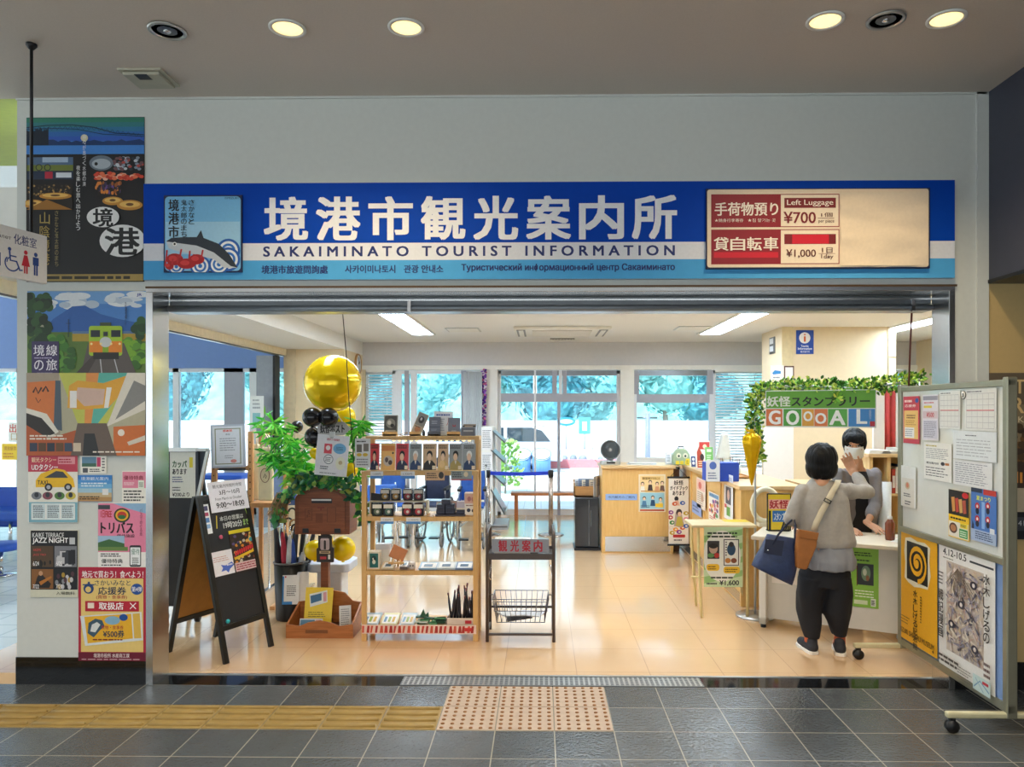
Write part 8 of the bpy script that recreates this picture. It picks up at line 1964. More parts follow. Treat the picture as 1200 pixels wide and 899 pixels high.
wbs('form_sheet', 'pale form sheet of fine print below the large document sheet', 'notice', 1117.5, 1163, 538, 567, lambda A: A.lines(6, 8, 94, 92, 10, '#9ca0aa', 4, .35), '#e8eaea')
wbs('leaflet_pocket', 'clear pocket holding small leaflets at the far side of the whiteboard', 'leaflet holder', 1056, 1073.5, 545, 592, lambda A: (A.rect(6, 30, 90, 100, '#e2ded4'), A.ell(46, 48, 16, 9, '#c8b898'), A.ell(46, 47, 8, 6, '#c87a60'), A.lines(20, 66, 76, 76, 2, '#5a5a60', 2), A.lines(28, 84, 70, 96, 2, '#2c2c30', 4)), '#eceeea')
def blacky(A): A.rect(0, 0, 100, 100, '#f2c81e'); A.rect(0, 0, 100, 52, '#20201e'); A.ell(82, 8, 15, 6, '#d8242c'); [A.poly([(14 + i * 18, 16 + i), (30 + i * 18, 14 + i), (34 + i * 18, 44), (20 + i * 18, 46)], c) for i, c in enumerate(('#d89a50', '#c84a3a', '#d8a860', '#b8503c'))]; A.lines(10, 56, 90, 62, 1, '#20201e', 3, .6); A.rect(2, 66, 98, 98, '#e8e2d4'); A.ell(24, 80, 20, 11, '#5a3a2c'); A.ell(24, 80, 14, 7, '#b87a50'); A.rect(54, 78, 94, 96, '#3f9a4a'); A.lines(58, 81, 90, 94, 3, '#e0f0dc', 3); A.rect(58, 66, 94, 76, '#f4dc3a'); A.lines(60, 68, 92, 74, 2, '#30302c', 5)
wbs('food_poster', 'black and yellow food poster low on the whiteboard', 'poster', 1112, 1136, 573, 628, blacky, '#f2c81e')
def bluep(A): A.rect(0, 0, 100, 100, '#4a7cc8'); A.rect(0, 0, 45, 8, '#22324c'); A.rect(50, 0, 100, 10, '#c8382c'); A.text(22, 14, 78, 22, '夏まつり', '#e8f040', .03); [(A.ell(x, y, 9, 7, '#c8323a'), A.ell(x, y + 9, 7, 6, '#20243a'), A.ell(x, y, 4, 3, '#f0e0d8')) for x, y in ((26, 34), (68, 30), (26, 58), (68, 56))]; A.rect(44, 24, 56, 74, '#8cb8e8'); A.poly([(2, 98), (6, 62), (12, 70), (14, 98)], '#1c2848'); A.rect(0, 78, 100, 100, '#a8bcd8'); A.lines(18, 80, 92, 96, 4, '#2c3c6c', 2, .45); A.rect(76, 70, 94, 80, '#dfe4ea')
wbs('festival_poster', 'blue poster with red round figures low on the whiteboard nearest the viewer', 'poster', 1138.5, 1168, 571, 632, bluep, '#4a7cc8')
def spiral(A):
 A.rect(0, 0, 100, 100, '#f0b018'); r = random.Random(2)
 A.poly([(20, 8), (34, 6), (52, 8), (70, 7), (84, 10), (82, 22), (85, 34), (78, 46), (60, 47), (44, 49), (28, 47), (18, 44), (20, 30), (17, 20)], '#e8e2cc'); A.rect(24, 10, 78, 44, '#141210')
 pts = [(51 + (2 + k * .62) * cos(k * .38), 27 + (1.2 + k * .40) * sin(k * .38)) for k in range(38)]
 A.line(pts, 4.2, '#f0b018'); A.ell(51, 27, 5, 3, '#f0b018')
 A.vert(47, 51, 6.6, '水木しげる記念館', '#1c150c', .02, 13); A.lines(60, 54, 64, 78, 10, '#5a4210', 3, .5); A.lines(4, 78, 34, 86, 3, '#7a5a14', 4, .3); A.text(4, 90, 94, 94.5, 'MIZUKI SHIGERU MUSEUM', '#6a4c10', .02); A.ell(92, 96, 2, 1.2, '#8a5a10')
wbs('spiral_poster', 'orange poster with a black square spiral on the lower panel', 'poster', 1049.5, 1098.5, 617, 744, spiral, '#f0b018')
def manga(A):
 A.rect(0, 0, 100, 100, '#efece6'); A.text(8, 4, 52, 9, '4.12-10.5', '#2a2622', .03); A.rect(58, 7, 98, 8.5, '#30343c'); A.lines(8, 10.5, 34, 12, 1, '#8a8478', 2)
 A.rect(15, 13, 82, 82, '#cfc0b0'); r = random.Random(14)
 for i in range(420):
  cx, cy = 17 + r.random() * 63, 15 + r.random() * 65; a = r.random() * 6.28; L_ = 5 + r.random() * 12
  A.poly([(cx, cy), (min(81, max(16, cx + L_ * cos(a))), min(81, max(14, cy + L_ * .6 * sin(a)))), (min(81, max(16, cx + L_ * cos(a + .28))), min(81, max(14, cy + L_ * .6 * sin(a + .28))))], r.choice(['#e8dccb', '#d8c4a8', '#8a8494', '#5a5664', '#c8a898', '#b8b0b4', '#e6d8d0', '#a8a0ac']))
 for cx, cy in ((68, 24), (28, 60), (70, 70), (46, 42)): A.ell(cx, cy, 6, 3, '#2c2a3c'); A.ell(cx, cy, 2.4, 1.6, '#e8e0d8')
 for k in range(14): A.line([(40, 16), (20 + k * 3.6, 40 - abs(k - 7) * 1.6)], .7, '#7a6a5c')
 A.vert(90, 12, 8.2, '水木しげるの', '#26201c', .02, 12); A.vert(8, 36, 9.6, '戦記漫画', '#26201c', .02, 11); A.lines(3, 22, 14, 33, 4, '#3a3630', 4, .4); A.lines(86, 74, 97, 86, 3, '#5a3a34', 3, .5); A.lines(4, 86, 50, 93, 2, '#4a4640', 5, .5); A.lines(40, 88, 66, 98, 5, '#7a766e', 7, .3); A.rect(68, 87, 97, 98, '#c8dcd8'); A.rect(84, 89, 94, 91, '#c83848'); A.line([(70, 96), (80, 90), (95, 95)], 1, '#6a9ab8'); A.line([(72, 89), (86, 97)], .8, '#8ab0c0')
wbs('line_art_poster', 'large white poster of dense pale line art on the lower panel', 'poster', 1101, 1166.5, 634, 782, manga, '#efece6')
# ================================================================== GREENERY ARCH, BANNER, GOLD FOIL
PL, PR = W(885, 458, 5.85), W(1078, 447, 5.25)
t = thing('garland_arch', 'thin metal arch wrapped in yellow green leaf garland over the desk', 'arch', (PL.x, PL.y, 0))
b = Vector((PR.x - PL.x, PR.y - PL.y, 0))
zL, zR = PL.z, PR.z
rise = [Vector((0, 0, .012))] + [Vector((0, 0, z)) for z in (.5, 1.0, 1.5)] + [Vector((0.0, 0, zL - .08)), b * .03 + Vector((0, 0, zL - .01))]
top = [b * q + Vector((0, 0, zL + (zR - zL) * q + .02 * sin(q * 7))) for q in [k / 14 for k in range(1, 15)]]
mb = MB(); mb.tube(rise + top, .009, M_alu, 8); mb.build('pole', t)
mb = MB(); mb.tube([b + Vector((0, 0, zR)), b + Vector((.0, .0, .012))], .009, M_alu, 8); mb.build('far_pole', t)
for q in (Vector((0, 0, 0)), b):
 mb = MB(); mb.lathe([(.15, 0), (.15, .012), (.02, .02)], M_alu, 20, tuple(q)); mb.build('base', t)
gr = [mat('ivy_leaf_%d' % i, c_, .5, vary=.15) for i, c_ in enumerate(('#3f7a1c', '#6aa828', '#a8c83a', '#d0d860', '#2c5a18'))]
r = random.Random(8)
path = [Vector((0, 0, z)) for z in [1.22 + k * .03 for k in range(20)] if z < zL - .04] + [b * .01 + Vector((0, 0, zL))] + [b * q + Vector((0, 0, zL + (zR - zL) * q + .02 * sin(q * 7))) for q in [k / 40 for k in range(1, 41)]]
mb = MB()
for i in range(2300):
 p = path[r.randrange(len(path))]; k = r.uniform(.01, .062); a = r.random() * 6.28; e = r.uniform(-1, 1)
 d = Vector((cos(a) * sqrt(1 - e * e), sin(a) * sqrt(1 - e * e), e)); leafm(mb, p + d * k + b.normalized() * r.uniform(-.02, .02), d + Vector((r.uniform(-.6, .6), r.uniform(-.6, .6), r.uniform(-.6, .6))), r.uniform(.022, .038), r.uniform(.008, .013), r.choice(gr))
mb.build('leaf_garland', t)
# banner
D = 5.68; p0 = W(897, 500.5, 5.70); p1 = W(1027, 457, 5.45)
bl_ = W(897, 500.5, 5.72); br_ = W(1027, 500.5, 5.36); vv_ = br_ - bl_; vv_.z = 0; lb = vv_.length
t = thing('stamp_rally_banner', 'green banner with a row of lettered squares hanging under the arch', 'banner', ((bl_.x + br_.x) / 2, (bl_.y + br_.y) / 2, bl_.z), atan2(vv_.y, vv_.x)); hb_ = 1.775 - bl_.z
def ban(A):
 A.rect(897, 457, 1027, 500.5, '#d8dcd4'); A.rect(898, 458, 1026, 478, '#5f9a2c')
 A.text(899, 464, 928, 476, '妖怪', '#d8d8cc', .03); A.text(929, 464.5, 1020, 475.5, 'スタンプラリー', '#10130c', .03)
 for a_, b_, c_ in ((898, 918, '#d0703c'), (919.5, 941, '#4f9a3c'), (942, 956, '#e0a040'), (956.5, 972, '#dc7c48'), (972.5, 994.5, '#5aa648'), (996, 1025.5, '#3f84c4')): A.rect(a_, 479, b_, 499, c_)
 A.text(901, 481, 916, 497, 'G', '#f4f2ec', .04); A.text(922.5, 481, 938.5, 497.5, 'O', '#f4f2ec', .04); A.text(943.5, 482, 954.5, 493, 'O', '#f4f2ec', .04); A.text(957.5, 484, 970.5, 496, 'O', '#f4f2ec', .04); A.text(974, 481, 992.5, 497, 'A', '#f4f2ec', .04); A.text(1005, 479.8, 1017, 495.5, 'L', '#f4f2ec', .05); A.text(1019.5, 480, 1021, 496, '!', '#f4f2ec', .05); A.rect(1020, 493, 1025.5, 498.5, '#b8303c')
o = sheet('print_sheet', None, None, lb, hb_, ban, '#d8dcd4', (0, 0, 0), parent=t, units=(897, 457, 1027, 500.5))
for s_ in (-1, 1):
 mb = MB(); mb.tube([(s_ * lb * .45, .004, hb_ - .005), (s_ * lb * .46, .004, hb_ + .045)], .003, M_dark, 5); mb.build('cord', t)
# small flower head among the banner garland
mb = MB()
for i in range(20): leafm(mb, Vector((0, 0, 0)), Vector((cos(i * .7), -.3, sin(i * .9))), .05, .014, gr[i % 5])
tag(mb.build('leaf_sprig', loc=tuple(W(981, 466, 5.42))), 'loose green sprig hanging over the banner lettering', 'sprig')
# white deer horn like tag at arch right end : small dark pot plant
# gold foil balloon, folded and hanging point down from the arch pole
pa = W(879.5, 507, 5.72); pb_ = W(884, 569, 5.72); hh = pa.z - pb_.z
t = thing('gold_foil_cone', 'folded gold foil cone hanging point down on the arch pole', 'decoration', (W(884, 569, 5.72).x - .02, pb_.y, pb_.z))
M_foil = mat('crinkled_gold_foil', '#eab800', .25, .55, vary=.1, scale=14, bump=.6, bscale=30)
mb = MB(); prof = [(.004, 0), (.018, .06), (.030, .14), (.046, .22), (.062, .30), (.070, .35), (.062, .385), (.040, .405), (.012, .415)]; mb.lathe([(r_, z * hh / .415) for r_, z in prof], M_foil, 48, (-.0, 0, 0), 1, .8, wob=lambda a, z: 1 + .10 * sin(a * 7 + z * 5) + .05 * sin(a * 13)); mb.build('foil', t)
mb = MB(); mb.prism([(-.03, hh), (-.055, hh + .035), (-.02, hh + .02), (0, hh + .03), (.02, hh + .01), (.03, hh)], -.01, .02, M_foil); mb.build('crown', t)
mb = MB(); mb.tube([(.0, .0, hh), (.03, .03, hh + .03), (PL.x - t.location.x, PL.y - t.location.y, hh + .05)], .004, P('#d8c080'), 6); mb.build('tie', t)
# ================================================================== PEOPLE
M_skin = mat('skin', '#d9a07c', .5, vary=.04, scale=25)
M_hair = mat('black_hair', '#0c0b0c', .55, spec=.25, vary=.35, scale=60, stretch=(1, 1, .12), bump=.5, bscale=90)
M_carg = mat('grey_knit', '#aca69e', .85, vary=.06, scale=40, bump=.25, bscale=260)
M_shirt = mat('grey_chambray', '#8f9198', .8, vary=.05, bump=.15, bscale=200)
M_trou = mat('dark_indigo_trousers', '#10121a', .8, vary=.15, scale=8, bump=.1, bscale=150)
M_carg2 = mat('taupe_grey_cardigan', '#8b8486', .85, vary=.05, scale=40, bump=.2, bscale=240)
M_top = mat('black_top', '#1c1b20', .8, vary=.1)
M_mask = mat('white_mask', '#f3f2ef', .8, vary=.02)
M_shoe = mat('dark_shoe_fabric', '#23252c', .7, vary=.15, bump=.2, bscale=300)
M_sole = mat('white_sole', '#e6e2da', .6)
def hand(mb, wrist, fwd, nrm, thumb_side, L_, curl, spread=.012, m=M_skin):
 """palm + five separate bent fingers. fwd: knuckle direction, nrm: out of the back of the hand, thumb_side: +-1"""
 f = Vector(fwd).normalized(); n = Vector(nrm); n = (n - f * n.dot(f)).normalized(); s = f.cross(n).normalized() * thumb_side
 w = Vector(wrist); pl = L_ * .50
 kn = w + f * pl
 for q in (-.030, -.011, .010, .028): mb.cap(w + s * q * .6, kn + s * q * .95 - f * .006, .0125, .0110, m, 10)
 mb.cap(w - f * .02, w + f * .015, .021, .022, m, 12)
 for q, ln, c in ((.030, .44, 0), (.0105, .50, .04), (-.010, .46, .08), (-.029, .36, .14)):
  a0 = kn + s * q; ang = curl + c; p = a0; d = f.copy(); ll = (ln * L_ * .46, ln * L_ * .32, ln * L_ * .24); dd = (d + s * q * 2.2).normalized()
  r0 = .0086
  for i, l_ in enumerate(ll):
   th = ang * (i + .6); d2 = (dd * cos(th) - n * sin(th)).normalized(); p2 = p + d2 * l_; mb.cap(p, p2, r0, r0 - .0008, m, 9); p = p2; r0 -= .0008
 a0 = w + f * pl * .28 + s * .026; p = a0; d = (f * .62 + s * .75 - n * .3).normalized()
 for i, l_ in enumerate((L_ * .24, L_ * .19, L_ * .14)):
  d2 = (d - s * .30 * i * .8 + f * .25 * i - n * .1 * i).normalized(); p2 = p + d2 * l_; mb.cap(p, p2, .0105 - .001 * i, .0098 - .001 * i, m, 9); p = p2
def head(mb, c, R, k=1.0, m=M_skin):
 """human head, face towards local -Y"""
 def T(x, y, z): return Vector(c) + R @ Vector((x * k, y * k, z * k))
 def B(x, y, z, r):
  o = MB(); o.ball((0, 0, 0), tuple(q * k for q in r), m, 20, 14); M = Matrix.Translation(T(x, y, z)) @ R.to_4x4(); s_ = mb.M; mb.M = M; mb.add(o.v, o.f, m, True); mb.M = s_
 B(0, .012, .025, (.073, .090, .082)); B(0, -.022, -.028, (.060, .064, .078)); B(0, -.040, -.082, (.034, .036, .026)); B(0, -.050, .045, (.058, .036, .045))
 mb.cap(T(0, -.082, .012), T(0, -.102, -.026), .0075 * k, .0125 * k, m, 10)
 B(.011, -.095, -.030, (.009, .009, .007)); B(-.011, -.095, -.030, (.009, .009, .007))
 B(.034, -.070, -.018, (.022, .018, .018)); B(-.034, -.070, -.018, (.022, .018, .018)); B(0, -.078, .026, (.040, .014, .012))
 B(0, -.086, -.060, (.020, .010, .007))
 for s_ in (-1, 1): B(s_ * .073, .012, -.008, (.010, .020, .031))
 mb.cap(T(0, .020, -.07), T(0, .035, -.16), .050 * k, .054 * k, m, 14)
 return T
def features(T, R, k, root):
 for s_ in (-1, 1):
  mb = MB(); p = T(s_ * .030, -.0835, .010); mb.M = Matrix.Translation(p) @ R.to_4x4(); mb.ball((0, 0, 0), (.0125, .006, .0052), P('#f2ece6'), 14, 8); mb.ball((0, -.004, 0), (.0055, .0035, .0052), P('#2a1c16', .2), 12, 8); mb.tube([(-.014, -.004, .002), (-.006, -.0068, .0062), (.004, -.0068, .0064), (.014, -.003, .003)], .0013, P('#1a1412'), 5); mb.build('eye', root)
  mb = MB(); mb.M = Matrix.Translation(T(s_ * .031, -.086, .030)) @ R.to_4x4(); mb.tube([(-.017, 0, 0), (-.004, -.003, .004), (.009, -.002, .003), (.018, .004, -.002)], [.0016, .0026, .0024, .0012], P('#1d1716'), 6); mb.build('eyebrow', root)
DV = 4.95; OV = Vector((WX(965, DV), CAMY + DV, 0))
def V(px, py, dy=0.0): return W(px, py, DV + dy) - OV
root = thing('person', 'person seen from behind in grey cardigan and dark trousers with navy and brown bags', 'person', tuple(OV))
hc = V(962.5, 540, .01); hk = .93
RH = Matrix.Rotation(pi - radians(18), 3, 'Z') @ Matrix.Rotation(radians(4), 3, 'X')      # face turned away, a little to the right
body = MB(); T = head(body, hc, RH, hk)
neck = V(963, 562, .0); chest = V(964, 585, .0); pel = V(967, 655, -.01)
body.cap(V(963, 556, .02), V(963, 572, .0), .048, .055, M_skin)
body.loft([(V(967, 672), .13, .095), (pel, .15, .10), (V(967, 630), .135, .095), (V(965, 605), .135, .095), (chest, .13, .085), (V(964, 572), .09, .065), (V(964, 563), .06, .055)], M_skin, 24)
shL, shR = V(941, 576), V(985, 575); elR = V(1016, 577, .13); wrR = V(1001.5, 556, .26)
elL = V(927, 607, .02); wrL = V(938, 613, .20)
body.cap(shL, elL, .034, .034, M_skin); body.cap(elL, wrL, .036, .025, M_skin); body.cap(shR, elR, .034, .034, M_skin); body.cap(elR, wrR, .036, .024, M_skin)
hd = (W(992, 536, DV + .30) - OV) - wrR
hand(body, wrR + hd.normalized() * .008, hd, (.35, .75, .1), -1, .165, .42)
hand(body, wrL + Vector((.0, .01, 0)), (.25, 1, -.35), (.4, .1, 1), 1, .16, .7)
hipL, hipR = V(953, 672), V(981, 672); anL, anR = V(949.5, 752, .03), V(984, 751, .0)
knL, knR = V(948, 712, .03), V(980, 712, .03)
body.cap(hipL, knL, .075, .05, M_skin); body.cap(knL, anL, .05, .033, M_skin); body.cap(hipR, knR, .075, .05, M_skin); body.cap(knR, anR, .05, .033, M_skin)
for an, dx in ((anL, -.012), (anR, .03)): body.cap(Vector((an.x, an.y, .045)), Vector((an.x + dx, an.y + .13, .035)), .034, .028, M_skin)
b_ = body.blend('body', .0052, root, smooth=3)
features(T, RH, hk, root)
# hair: short bob
h = MB()
def hb(x, y, z, r):
 o = MB(); o.ball((0, 0, 0), tuple(q * hk for q in r), M_hair, 22, 16); s_ = h.M; h.M = Matrix.Translation(T(x, y, z)) @ RH.to_4x4(); h.add(o.v, o.f, M_hair, True); h.M = s_
hb(0, .020, .020, (.112, .118, .112)); hb(0, .045, -.045, (.112, .080, .085)); hb(.055, .03, -.05, (.056, .062, .080)); hb(-.055, .03, -.05, (.056, .062, .080)); hb(0, -.055, .078, (.070, .040, .034)); hb(0, .055, -.095, (.088, .055, .045))
h.blend('hair', .006, root, smooth=14, disp=(.006, (45, 45, 6), (2, 7, 1)))
# grey shirt (longer, under the cardigan)
g = MB(); g.loft([(V(971, 665), .172, .142), (V(971, 656), .176, .144), (V(970, 640), .158, .116), (V(967, 615), .125, .08), (V(966, 600), .10, .06)], M_shirt, 32)
g.blend('shirt', .008, root, smooth=2, disp=(.014, (22, 22, 4), (5, 1, 2)))
# cardigan
g = MB(); g.loft([(V(970, 640), .172, .124), (V(970, 634), .180, .130), (V(968, 615), .170, .122), (V(966, 598), .158, .115), (V(964.5, 585), .156, .112), (V(964, 576), .140, .098), (V(963.5, 568), .100, .080), (V(963, 562), .062, .062)], M_carg, 32)
g.cap(shL, elL, .054, .050, M_carg); g.cap(elL, elL.lerp(wrL, .80), .055, .042, M_carg); g.cap(shR, shR.lerp(elR, .5), .054, .054, M_carg); g.cap(shR.lerp(elR, .5), elR, .054, .048, M_carg); g.cap(elR, elR.lerp(wrR, .86), .048, .034, M_carg)
g.blend('cardigan', .0075, root, smooth=5, disp=(.012, (17, 17, 7), (1, 4, 8)))
# trousers
g = MB()
g.loft([(V(968, 644), .125, .09), (V(968, 656), .135, .10), (V(966.5, 672), .165, .12), (V(966, 686), .160, .122)][::-1], M_trou, 28)
g.loft([(V(951, 747, .02), .048, .052), (V(950, 738, .02), .058, .064), (V(948, 716, .02), .078, .085), (V(949, 696, .01), .092, .105), (V(953, 676), .090, .112)], M_trou, 24)
g.loft([(V(983, 745, .0), .046, .05), (V(982, 736, .0), .062, .066), (V(980, 716, .0), .094, .095), (V(981, 696, 0), .098, .11), (V(979, 676), .090, .114)], M_trou, 24)
g.blend('trousers', .0075, root, smooth=4, disp=(.014, (13, 13, 5), (3, 3, 9)))
for an, dx, nm in ((anL, -.012, 'l'), (anR, .035, 'r')):
 a = Vector((an.x - dx * .3, an.y - .045, 0)); t_ = Vector((an.x + dx * 1.3, an.y + .155, 0)); d = (t_ - a)
 g = MB(); g.cap(a + Vector((0, .01, .045)), a + d * .45 + Vector((0, 0, .045)), .038, .040, M_shoe); g.cap(a + d * .45 + Vector((0, 0, .042)), t_ + Vector((0, -.03, .036)), .040, .030, M_shoe); g.cap(a + Vector((0, .015, .06)), a + Vector((0, .02, .082)), .034, .035, M_shoe)
 sh = g.blend('shoe', .006, root, smooth=4)
 g = MB(); n_ = d.cross(Vector((0, 0, 1))).normalized(); out = []
 for q, wd in ((-.12, .018), (-.06, .033), (.1, .038), (.4, .036), (.7, .042), (.92, .036), (1.04, .018)): out.append((q, wd))
 L1 = [a + d * q + n_ * wd for q, wd in out]; R1 = [a + d * q - n_ * wd for q, wd in out][::-1]; g.slab([(p.x, p.y) for p in L1 + R1], .0, .022, M_sole); g.build('sole', sh, bevel=.004)
 g = MB(); g.cyl((an.x, an.y, .07), (an.x, an.y, .125), .037, mat('orange_sock', '#c2603c', .9), .036, 16); g.build('sock', root)
# sling bag with strap
M_lea = mat('tan_leather', '#a5672f', .5, vary=.12, bump=.1, bscale=120); M_stp = mat('beige_webbing', '#d8ccb0', .8, bump=.2, bscale=300)
q0, q1 = V(932, 668, -.15), V(957, 620, -.15)
bagt = thing('sling_bag', 'brown crossbody pouch with a beige strap on the back of the standing visitor', 'bag', tuple(OV + V(944, 668, -.15)))
mb = MB(); pts = [(V(x, y, -.15) - V(944, 668, -.15)) for x, y in ((934, 620), (957, 624), (955, 640), (944, 667), (932, 665), (931.5, 640))]; mb.prism([(p.x, p.z) for p in pts], -.035, .02, M_lea); mb.build('pouch', bagt, bevel=.012)
mb = MB(); mb.prism([(p.x * .98, p.z) for p in [(V(x, y, -.15) - V(944, 668, -.15)) for x, y in ((934, 619.5), (957.5, 623.5), (955.5, 632), (933, 629))]], -.041, -.034, M_lea); mb.build('flap', bagt, bevel=.003)
mb = MB(); pts = [V(954, 622, -.155), V(957, 612, -.152), V(963, 600, -.145), V(970, 587, -.138), V(977, 574, -.112), V(981.5, 566, -.07), V(982.5, 562.5, -.02), V(981, 565, .05), V(975, 578, .10)]
vv = []; ff = []
rel = [p - V(944, 668, -.15) for p in pts]
for i, p in enumerate(rel):
 d = (rel[min(i + 1, len(rel) - 1)] - rel[max(i - 1, 0)]).normalized(); ou = (Vector((0, -1, .3)) if i < 6 else Vector((0, 0, 1)) if i == 6 else Vector((0, 1, .3))); s_ = d.cross(ou).normalized() * .019
 vv += [p - s_, p + s_]
for i in range(len(rel) - 1): ff.append((2 * i, 2 * i + 1, 2 * i + 3, 2 * i + 2))
mb.add(vv, ff, M_stp, True); o = mb.build('strap', bagt); o.modifiers.new('t', 'SOLIDIFY').thickness = .004
mb = MB(); p = rel[3] + Vector((-.004, -.006, 0)); mb.M = Matrix.Translation(p) @ Matrix.Rotation(radians(28), 4, 'Y'); mb.box(-.024, -.004, -.012, .024, .001, -.007, M_dark); mb.box(-.024, -.004, .007, .024, .001, .012, M_dark); mb.box(-.024, -.004, -.012, -.019, .001, .012, M_dark); mb.box(.019, -.004, -.012, .024, .001, .012, M_dark); mb.build('buckle', bagt)
# navy tote
M_nav = mat('navy_quilted', '#27365c', .45, vary=.18, scale=30, bump=.25, bscale=70); M_nav2 = mat('navy_handle', '#1b2440', .6, vary=.1)
bo = V(905, 684, -.08)
tt = thing('navy_tote', 'large navy quilted tote bag hanging from the left arm of the visitor', 'bag', tuple(OV + bo))
def BT(px, py, dy=-.08): return V(px, py, dy) - bo
mb = MB()
rings = []
front = [(899, 626), (881.5, 663), (927, 685), (936, 634)]
N = 10; vv = []; ff = []
Lft = [BT(899, 626), BT(893, 640), BT(885, 655), BT(881.5, 663)]; Rgt = [BT(936, 632), BT(935, 650), BT(931, 672), BT(927, 685)]
rows = []
for i in range(9):
 q = i / 8; k = q * 3; j = min(2, int(k)); l = Lft[j].lerp(Lft[j + 1], k - j); r_ = Rgt[j].lerp(Rgt[j + 1], k - j); th = .03 + .055 * sin(min(1, q * 1.1) * pi * .62); ring = []
 for a in range(24):
  an = 2 * pi * a / 24; ca, sa = cos(an), sin(an); ca = math.copysign(abs(ca) ** .6, ca); sa = math.copysign(abs(sa) ** .7, sa)
  p = l.lerp(r_, .5 + .5 * ca) + Vector((0, th * sa, 0)); ring.append(p)
 rows.append(ring)
for ring in rows: vv += ring
for i in range(8):
 for a in range(24): ff.append((i * 24 + a, (i + 1) * 24 + a, (i + 1) * 24 + (a + 1) % 24, i * 24 + (a + 1) % 24))
ff.append(tuple(range(24))); ff.append(tuple(reversed(range(8 * 24, 9 * 24)))); mb.add(vv, ff, M_nav, True); mb.build('bag_body', tt)
for dy in (-.14, -.03):
 mb = MB(); mb.tube([BT(905, 640, dy), BT(911, 628, dy), BT(921, 616, dy + .03), BT(928, 609.5, -.02), BT(931, 609.0, .03 if dy > -.1 else -.01), BT(932, 615, dy + .03), BT(932, 630, dy), BT(931, 645, dy)], .009, M_nav2, 8, flat=.6); mb.build('handle', tt)
mb = MB(); mb.add([BT(897, 632, -.142), BT(895, 648, -.157), BT(916, 652, -.157), BT(919, 634, -.142)], [(0, 1, 2, 3)], M_nav2); mb.build('pocket', tt)
mb = MB(); c_ = BT(900, 645, -.158); mb.ball(tuple(c_), (.006, .003, .006), M_chrome, 10, 6); mb.build('snap', tt)
DS = 5.90; OS = Vector((WX(1004, DS), CAMY + DS, 0))
def Q(px, py, dy=0.0): return W(px, py, DS + dy) - OS
root = thing('person', 'masked staff member in a taupe grey cardigan leaning over the desk', 'person', tuple(OS))
hc = Q(1001, 521, -.10); hk = 1.0
RS = Matrix.Rotation(radians(-22), 3, 'Z') @ Matrix.Rotation(radians(12), 3, 'X')
body = MB(); T = head(body, hc, RS, hk)
body.cap(Q(1003, 541, -.03), Q(1004, 552, .02), .050, .056, M_skin)
sL, sR = Q(983, 556, .0), Q(1026, 556, .0)        # picture left / right shoulder
body.loft([(Q(1004, 640, .20), .15, .105), (Q(1004, 615, .17), .135, .095), (Q(1004, 590, .12), .14, .095), (Q(1004, 570, .06), .15, .09), (Q(1004, 556, .03), .12, .075), (Q(1004, 548, .02), .06, .055)], M_skin, 24)
eR = Q(1025.5, 592, -.04); wR = Q(1016.5, 613, -.20); tipR = W(1027, 627, DS - .40) - OS
eL = Q(984, 592, -.05); wL = Q(992, 622, -.24)
body.cap(sR, eR, .045, .035, M_skin); body.cap(eR, wR, .035, .022, M_skin); body.cap(sL, eL, .045, .037, M_skin); body.cap(eL, wL, .037, .025, M_skin)
fR = Vector((.05, -.14, -.050))
hand(body, wR, fR, (0, -.3, 1), -1, .165, .06)
wL.z = .73; hand(body, wL, (.05, -.14, -.02), (0, -.2, 1), 1, .165, .2)
for s_ in (-1, 1):
 hp = Vector((s_ * .085, .24, .80)); kn = Vector((s_ * .09, .22, .45)); an = Vector((s_ * .09, .27, .09))
 body.cap(hp, kn, .08, .055, M_skin); body.cap(kn, an, .055, .036, M_skin); body.cap(Vector((an.x, an.y, .045)), Vector((an.x, an.y - .14, .035)), .035, .028, M_skin)
body.cap(Vector((-.085, .22, .80)), Vector((.085, .22, .80)), .09, .09, M_skin)
body.blend('body', .0052, root, smooth=3)
features(T, RS, hk, root)
# mask
mb = MB(); vv = []; ff = []; nu, nv = 14, 8
for j in range(nv + 1):
 for i in range(nu + 1):
  a = (i / nu - .5) * 2.5; z = .002 - .094 * j / nv; e = 1 - .10 * (j / nv) ** 2
  rx, ry = .072 * e, .088 - .014 * (j / nv); bul = .022 * math.exp(-(a / .35) ** 2) * sin(pi * min(1, (j + .6) / (nv + .3)))
  x = sin(a) * rx; y = -.026 - cos(a) * (ry - .008) - bul; vv.append(tuple(T(x, y + .008 * abs(a), z)))
for j in range(nv):
 for i in range(nu): ff.append((j * (nu + 1) + i, j * (nu + 1) + i + 1, (j + 1) * (nu + 1) + i + 1, (j + 1) * (nu + 1) + i))
mb.add(vv, ff, M_mask, True)
o = mb.build('face_mask', root); o.modifiers.new('t', 'SOLIDIFY').thickness = .003
mb = MB()
for s_ in (-1, 1):
 mb.tube([T(s_ * .064, -.036, -.004), T(s_ * .079, -.01, .004), T(s_ * .086, .012, .01), T(s_ * .084, .028, -.01)], .0016, M_mask, 5); mb.tube([T(s_ * .060, -.040, -.085), T(s_ * .076, -.005, -.05), T(s_ * .084, .024, -.02)], .0016, M_mask, 5)
mb.build('mask_loops', root)
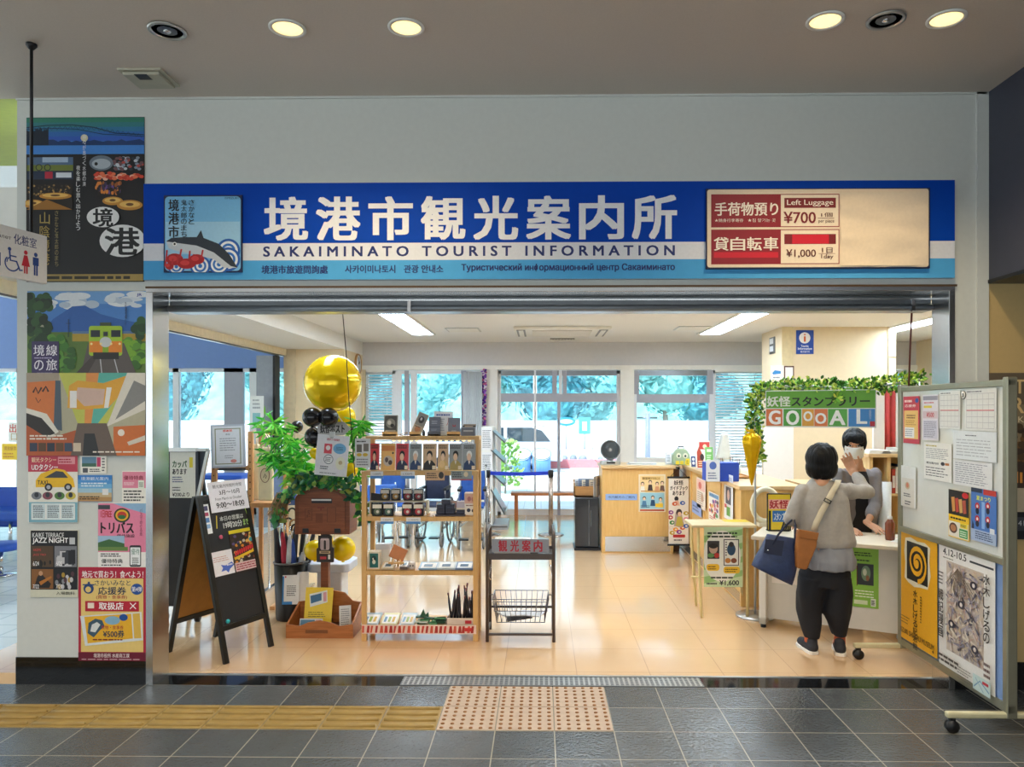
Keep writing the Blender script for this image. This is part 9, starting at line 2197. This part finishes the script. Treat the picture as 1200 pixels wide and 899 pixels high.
# hair
h = MB()
def hs(x, y, z, r):
 o = MB(); o.ball((0, 0, 0), r, M_hair, 22, 16); h.M = Matrix.Translation(T(x, y, z)) @ RS.to_4x4(); h.add(o.v, o.f, M_hair, True); h.M = Matrix.Identity(4)
hs(0, .018, .040, (.090, .104, .090)); hs(0, .055, -.02, (.082, .062, .085)); hs(0, -.040, .068, (.076, .058, .040)); hs(.020, -.072, .050, (.052, .026, .026)); hs(-.045, -.066, .056, (.026, .024, .022)); hs(.070, -.028, .022, (.020, .036, .056)); hs(-.070, -.020, .024, (.018, .036, .052))
h.blend('hair', .005, root, smooth=10, disp=(.005, (50, 50, 8), (1, 2, 9)))
# black top, cardigan
g = MB(); g.loft([(Q(1004, 640, .20), .165, .125), (Q(1004, 615, .17), .15, .118), (Q(1004, 590, .115), .152, .118), (Q(1004, 570, .05), .15, .112), (Q(1004, 558, .02), .115, .088), (Q(1004, 552, .01), .07, .066)], M_top, 28); g.blend('top', .008, root, smooth=3)
g = MB()
for s_ in (-1, 1):
 g.loft([(Q(1004, 640, .21) + Vector((s_ * .085, .012, 0)), .105, .130), (Q(1004, 615, .18) + Vector((s_ * .082, .012, 0)), .098, .122), (Q(1004, 590, .12) + Vector((s_ * .085, .006, 0)), .098, .124), (Q(1004, 570, .06) + Vector((s_ * .085, .002, 0)), .094, .118), (Q(1004, 557, .025) + Vector((s_ * .075, .01, 0)), .074, .090), (Q(1004, 550, .03) + Vector((s_ * .062, .012, 0)), .034, .05)], M_carg2, 24)
g.loft([(Q(1004, 640, .26), .15, .10), (Q(1004, 590, .17), .15, .09), (Q(1004, 560, .08), .13, .06)], M_carg2, 20)
for a, b, w_ in ((sR, eR, wR), (sL, eL, wL)): g.cap(a, b, .053, .050, M_carg2); g.cap(b, b.lerp(w_, .5), .050, .043, M_carg2)
g.blend('cardigan', .0075, root, smooth=4, disp=(.010, (18, 18, 8), (7, 2, 3)))
g = MB(); g.loft([(Vector((0, .22, .86)), .165, .12), (Vector((0, .23, .74)), .175, .125), (Vector((0, .23, .66)), .17, .12)][::-1], M_trou, 24)
for s_ in (-1, 1): g.loft([(Vector((s_ * .09, .27, .06)), .055, .06), (Vector((s_ * .09, .23, .42)), .075, .08), (Vector((s_ * .088, .23, .74)), .09, .10)], M_trou, 20)
g.blend('trousers', .009, root, smooth=3)
for s_ in (-1, 1):
 g = MB(); g.cap((s_ * .09, .28, .042), (s_ * .09, .20, .042), .038, .041, M_shoe); g.cap((s_ * .09, .20, .042), (s_ * .09, .12, .036), .041, .034, M_shoe); g.blend('shoe', .006, root, smooth=3)
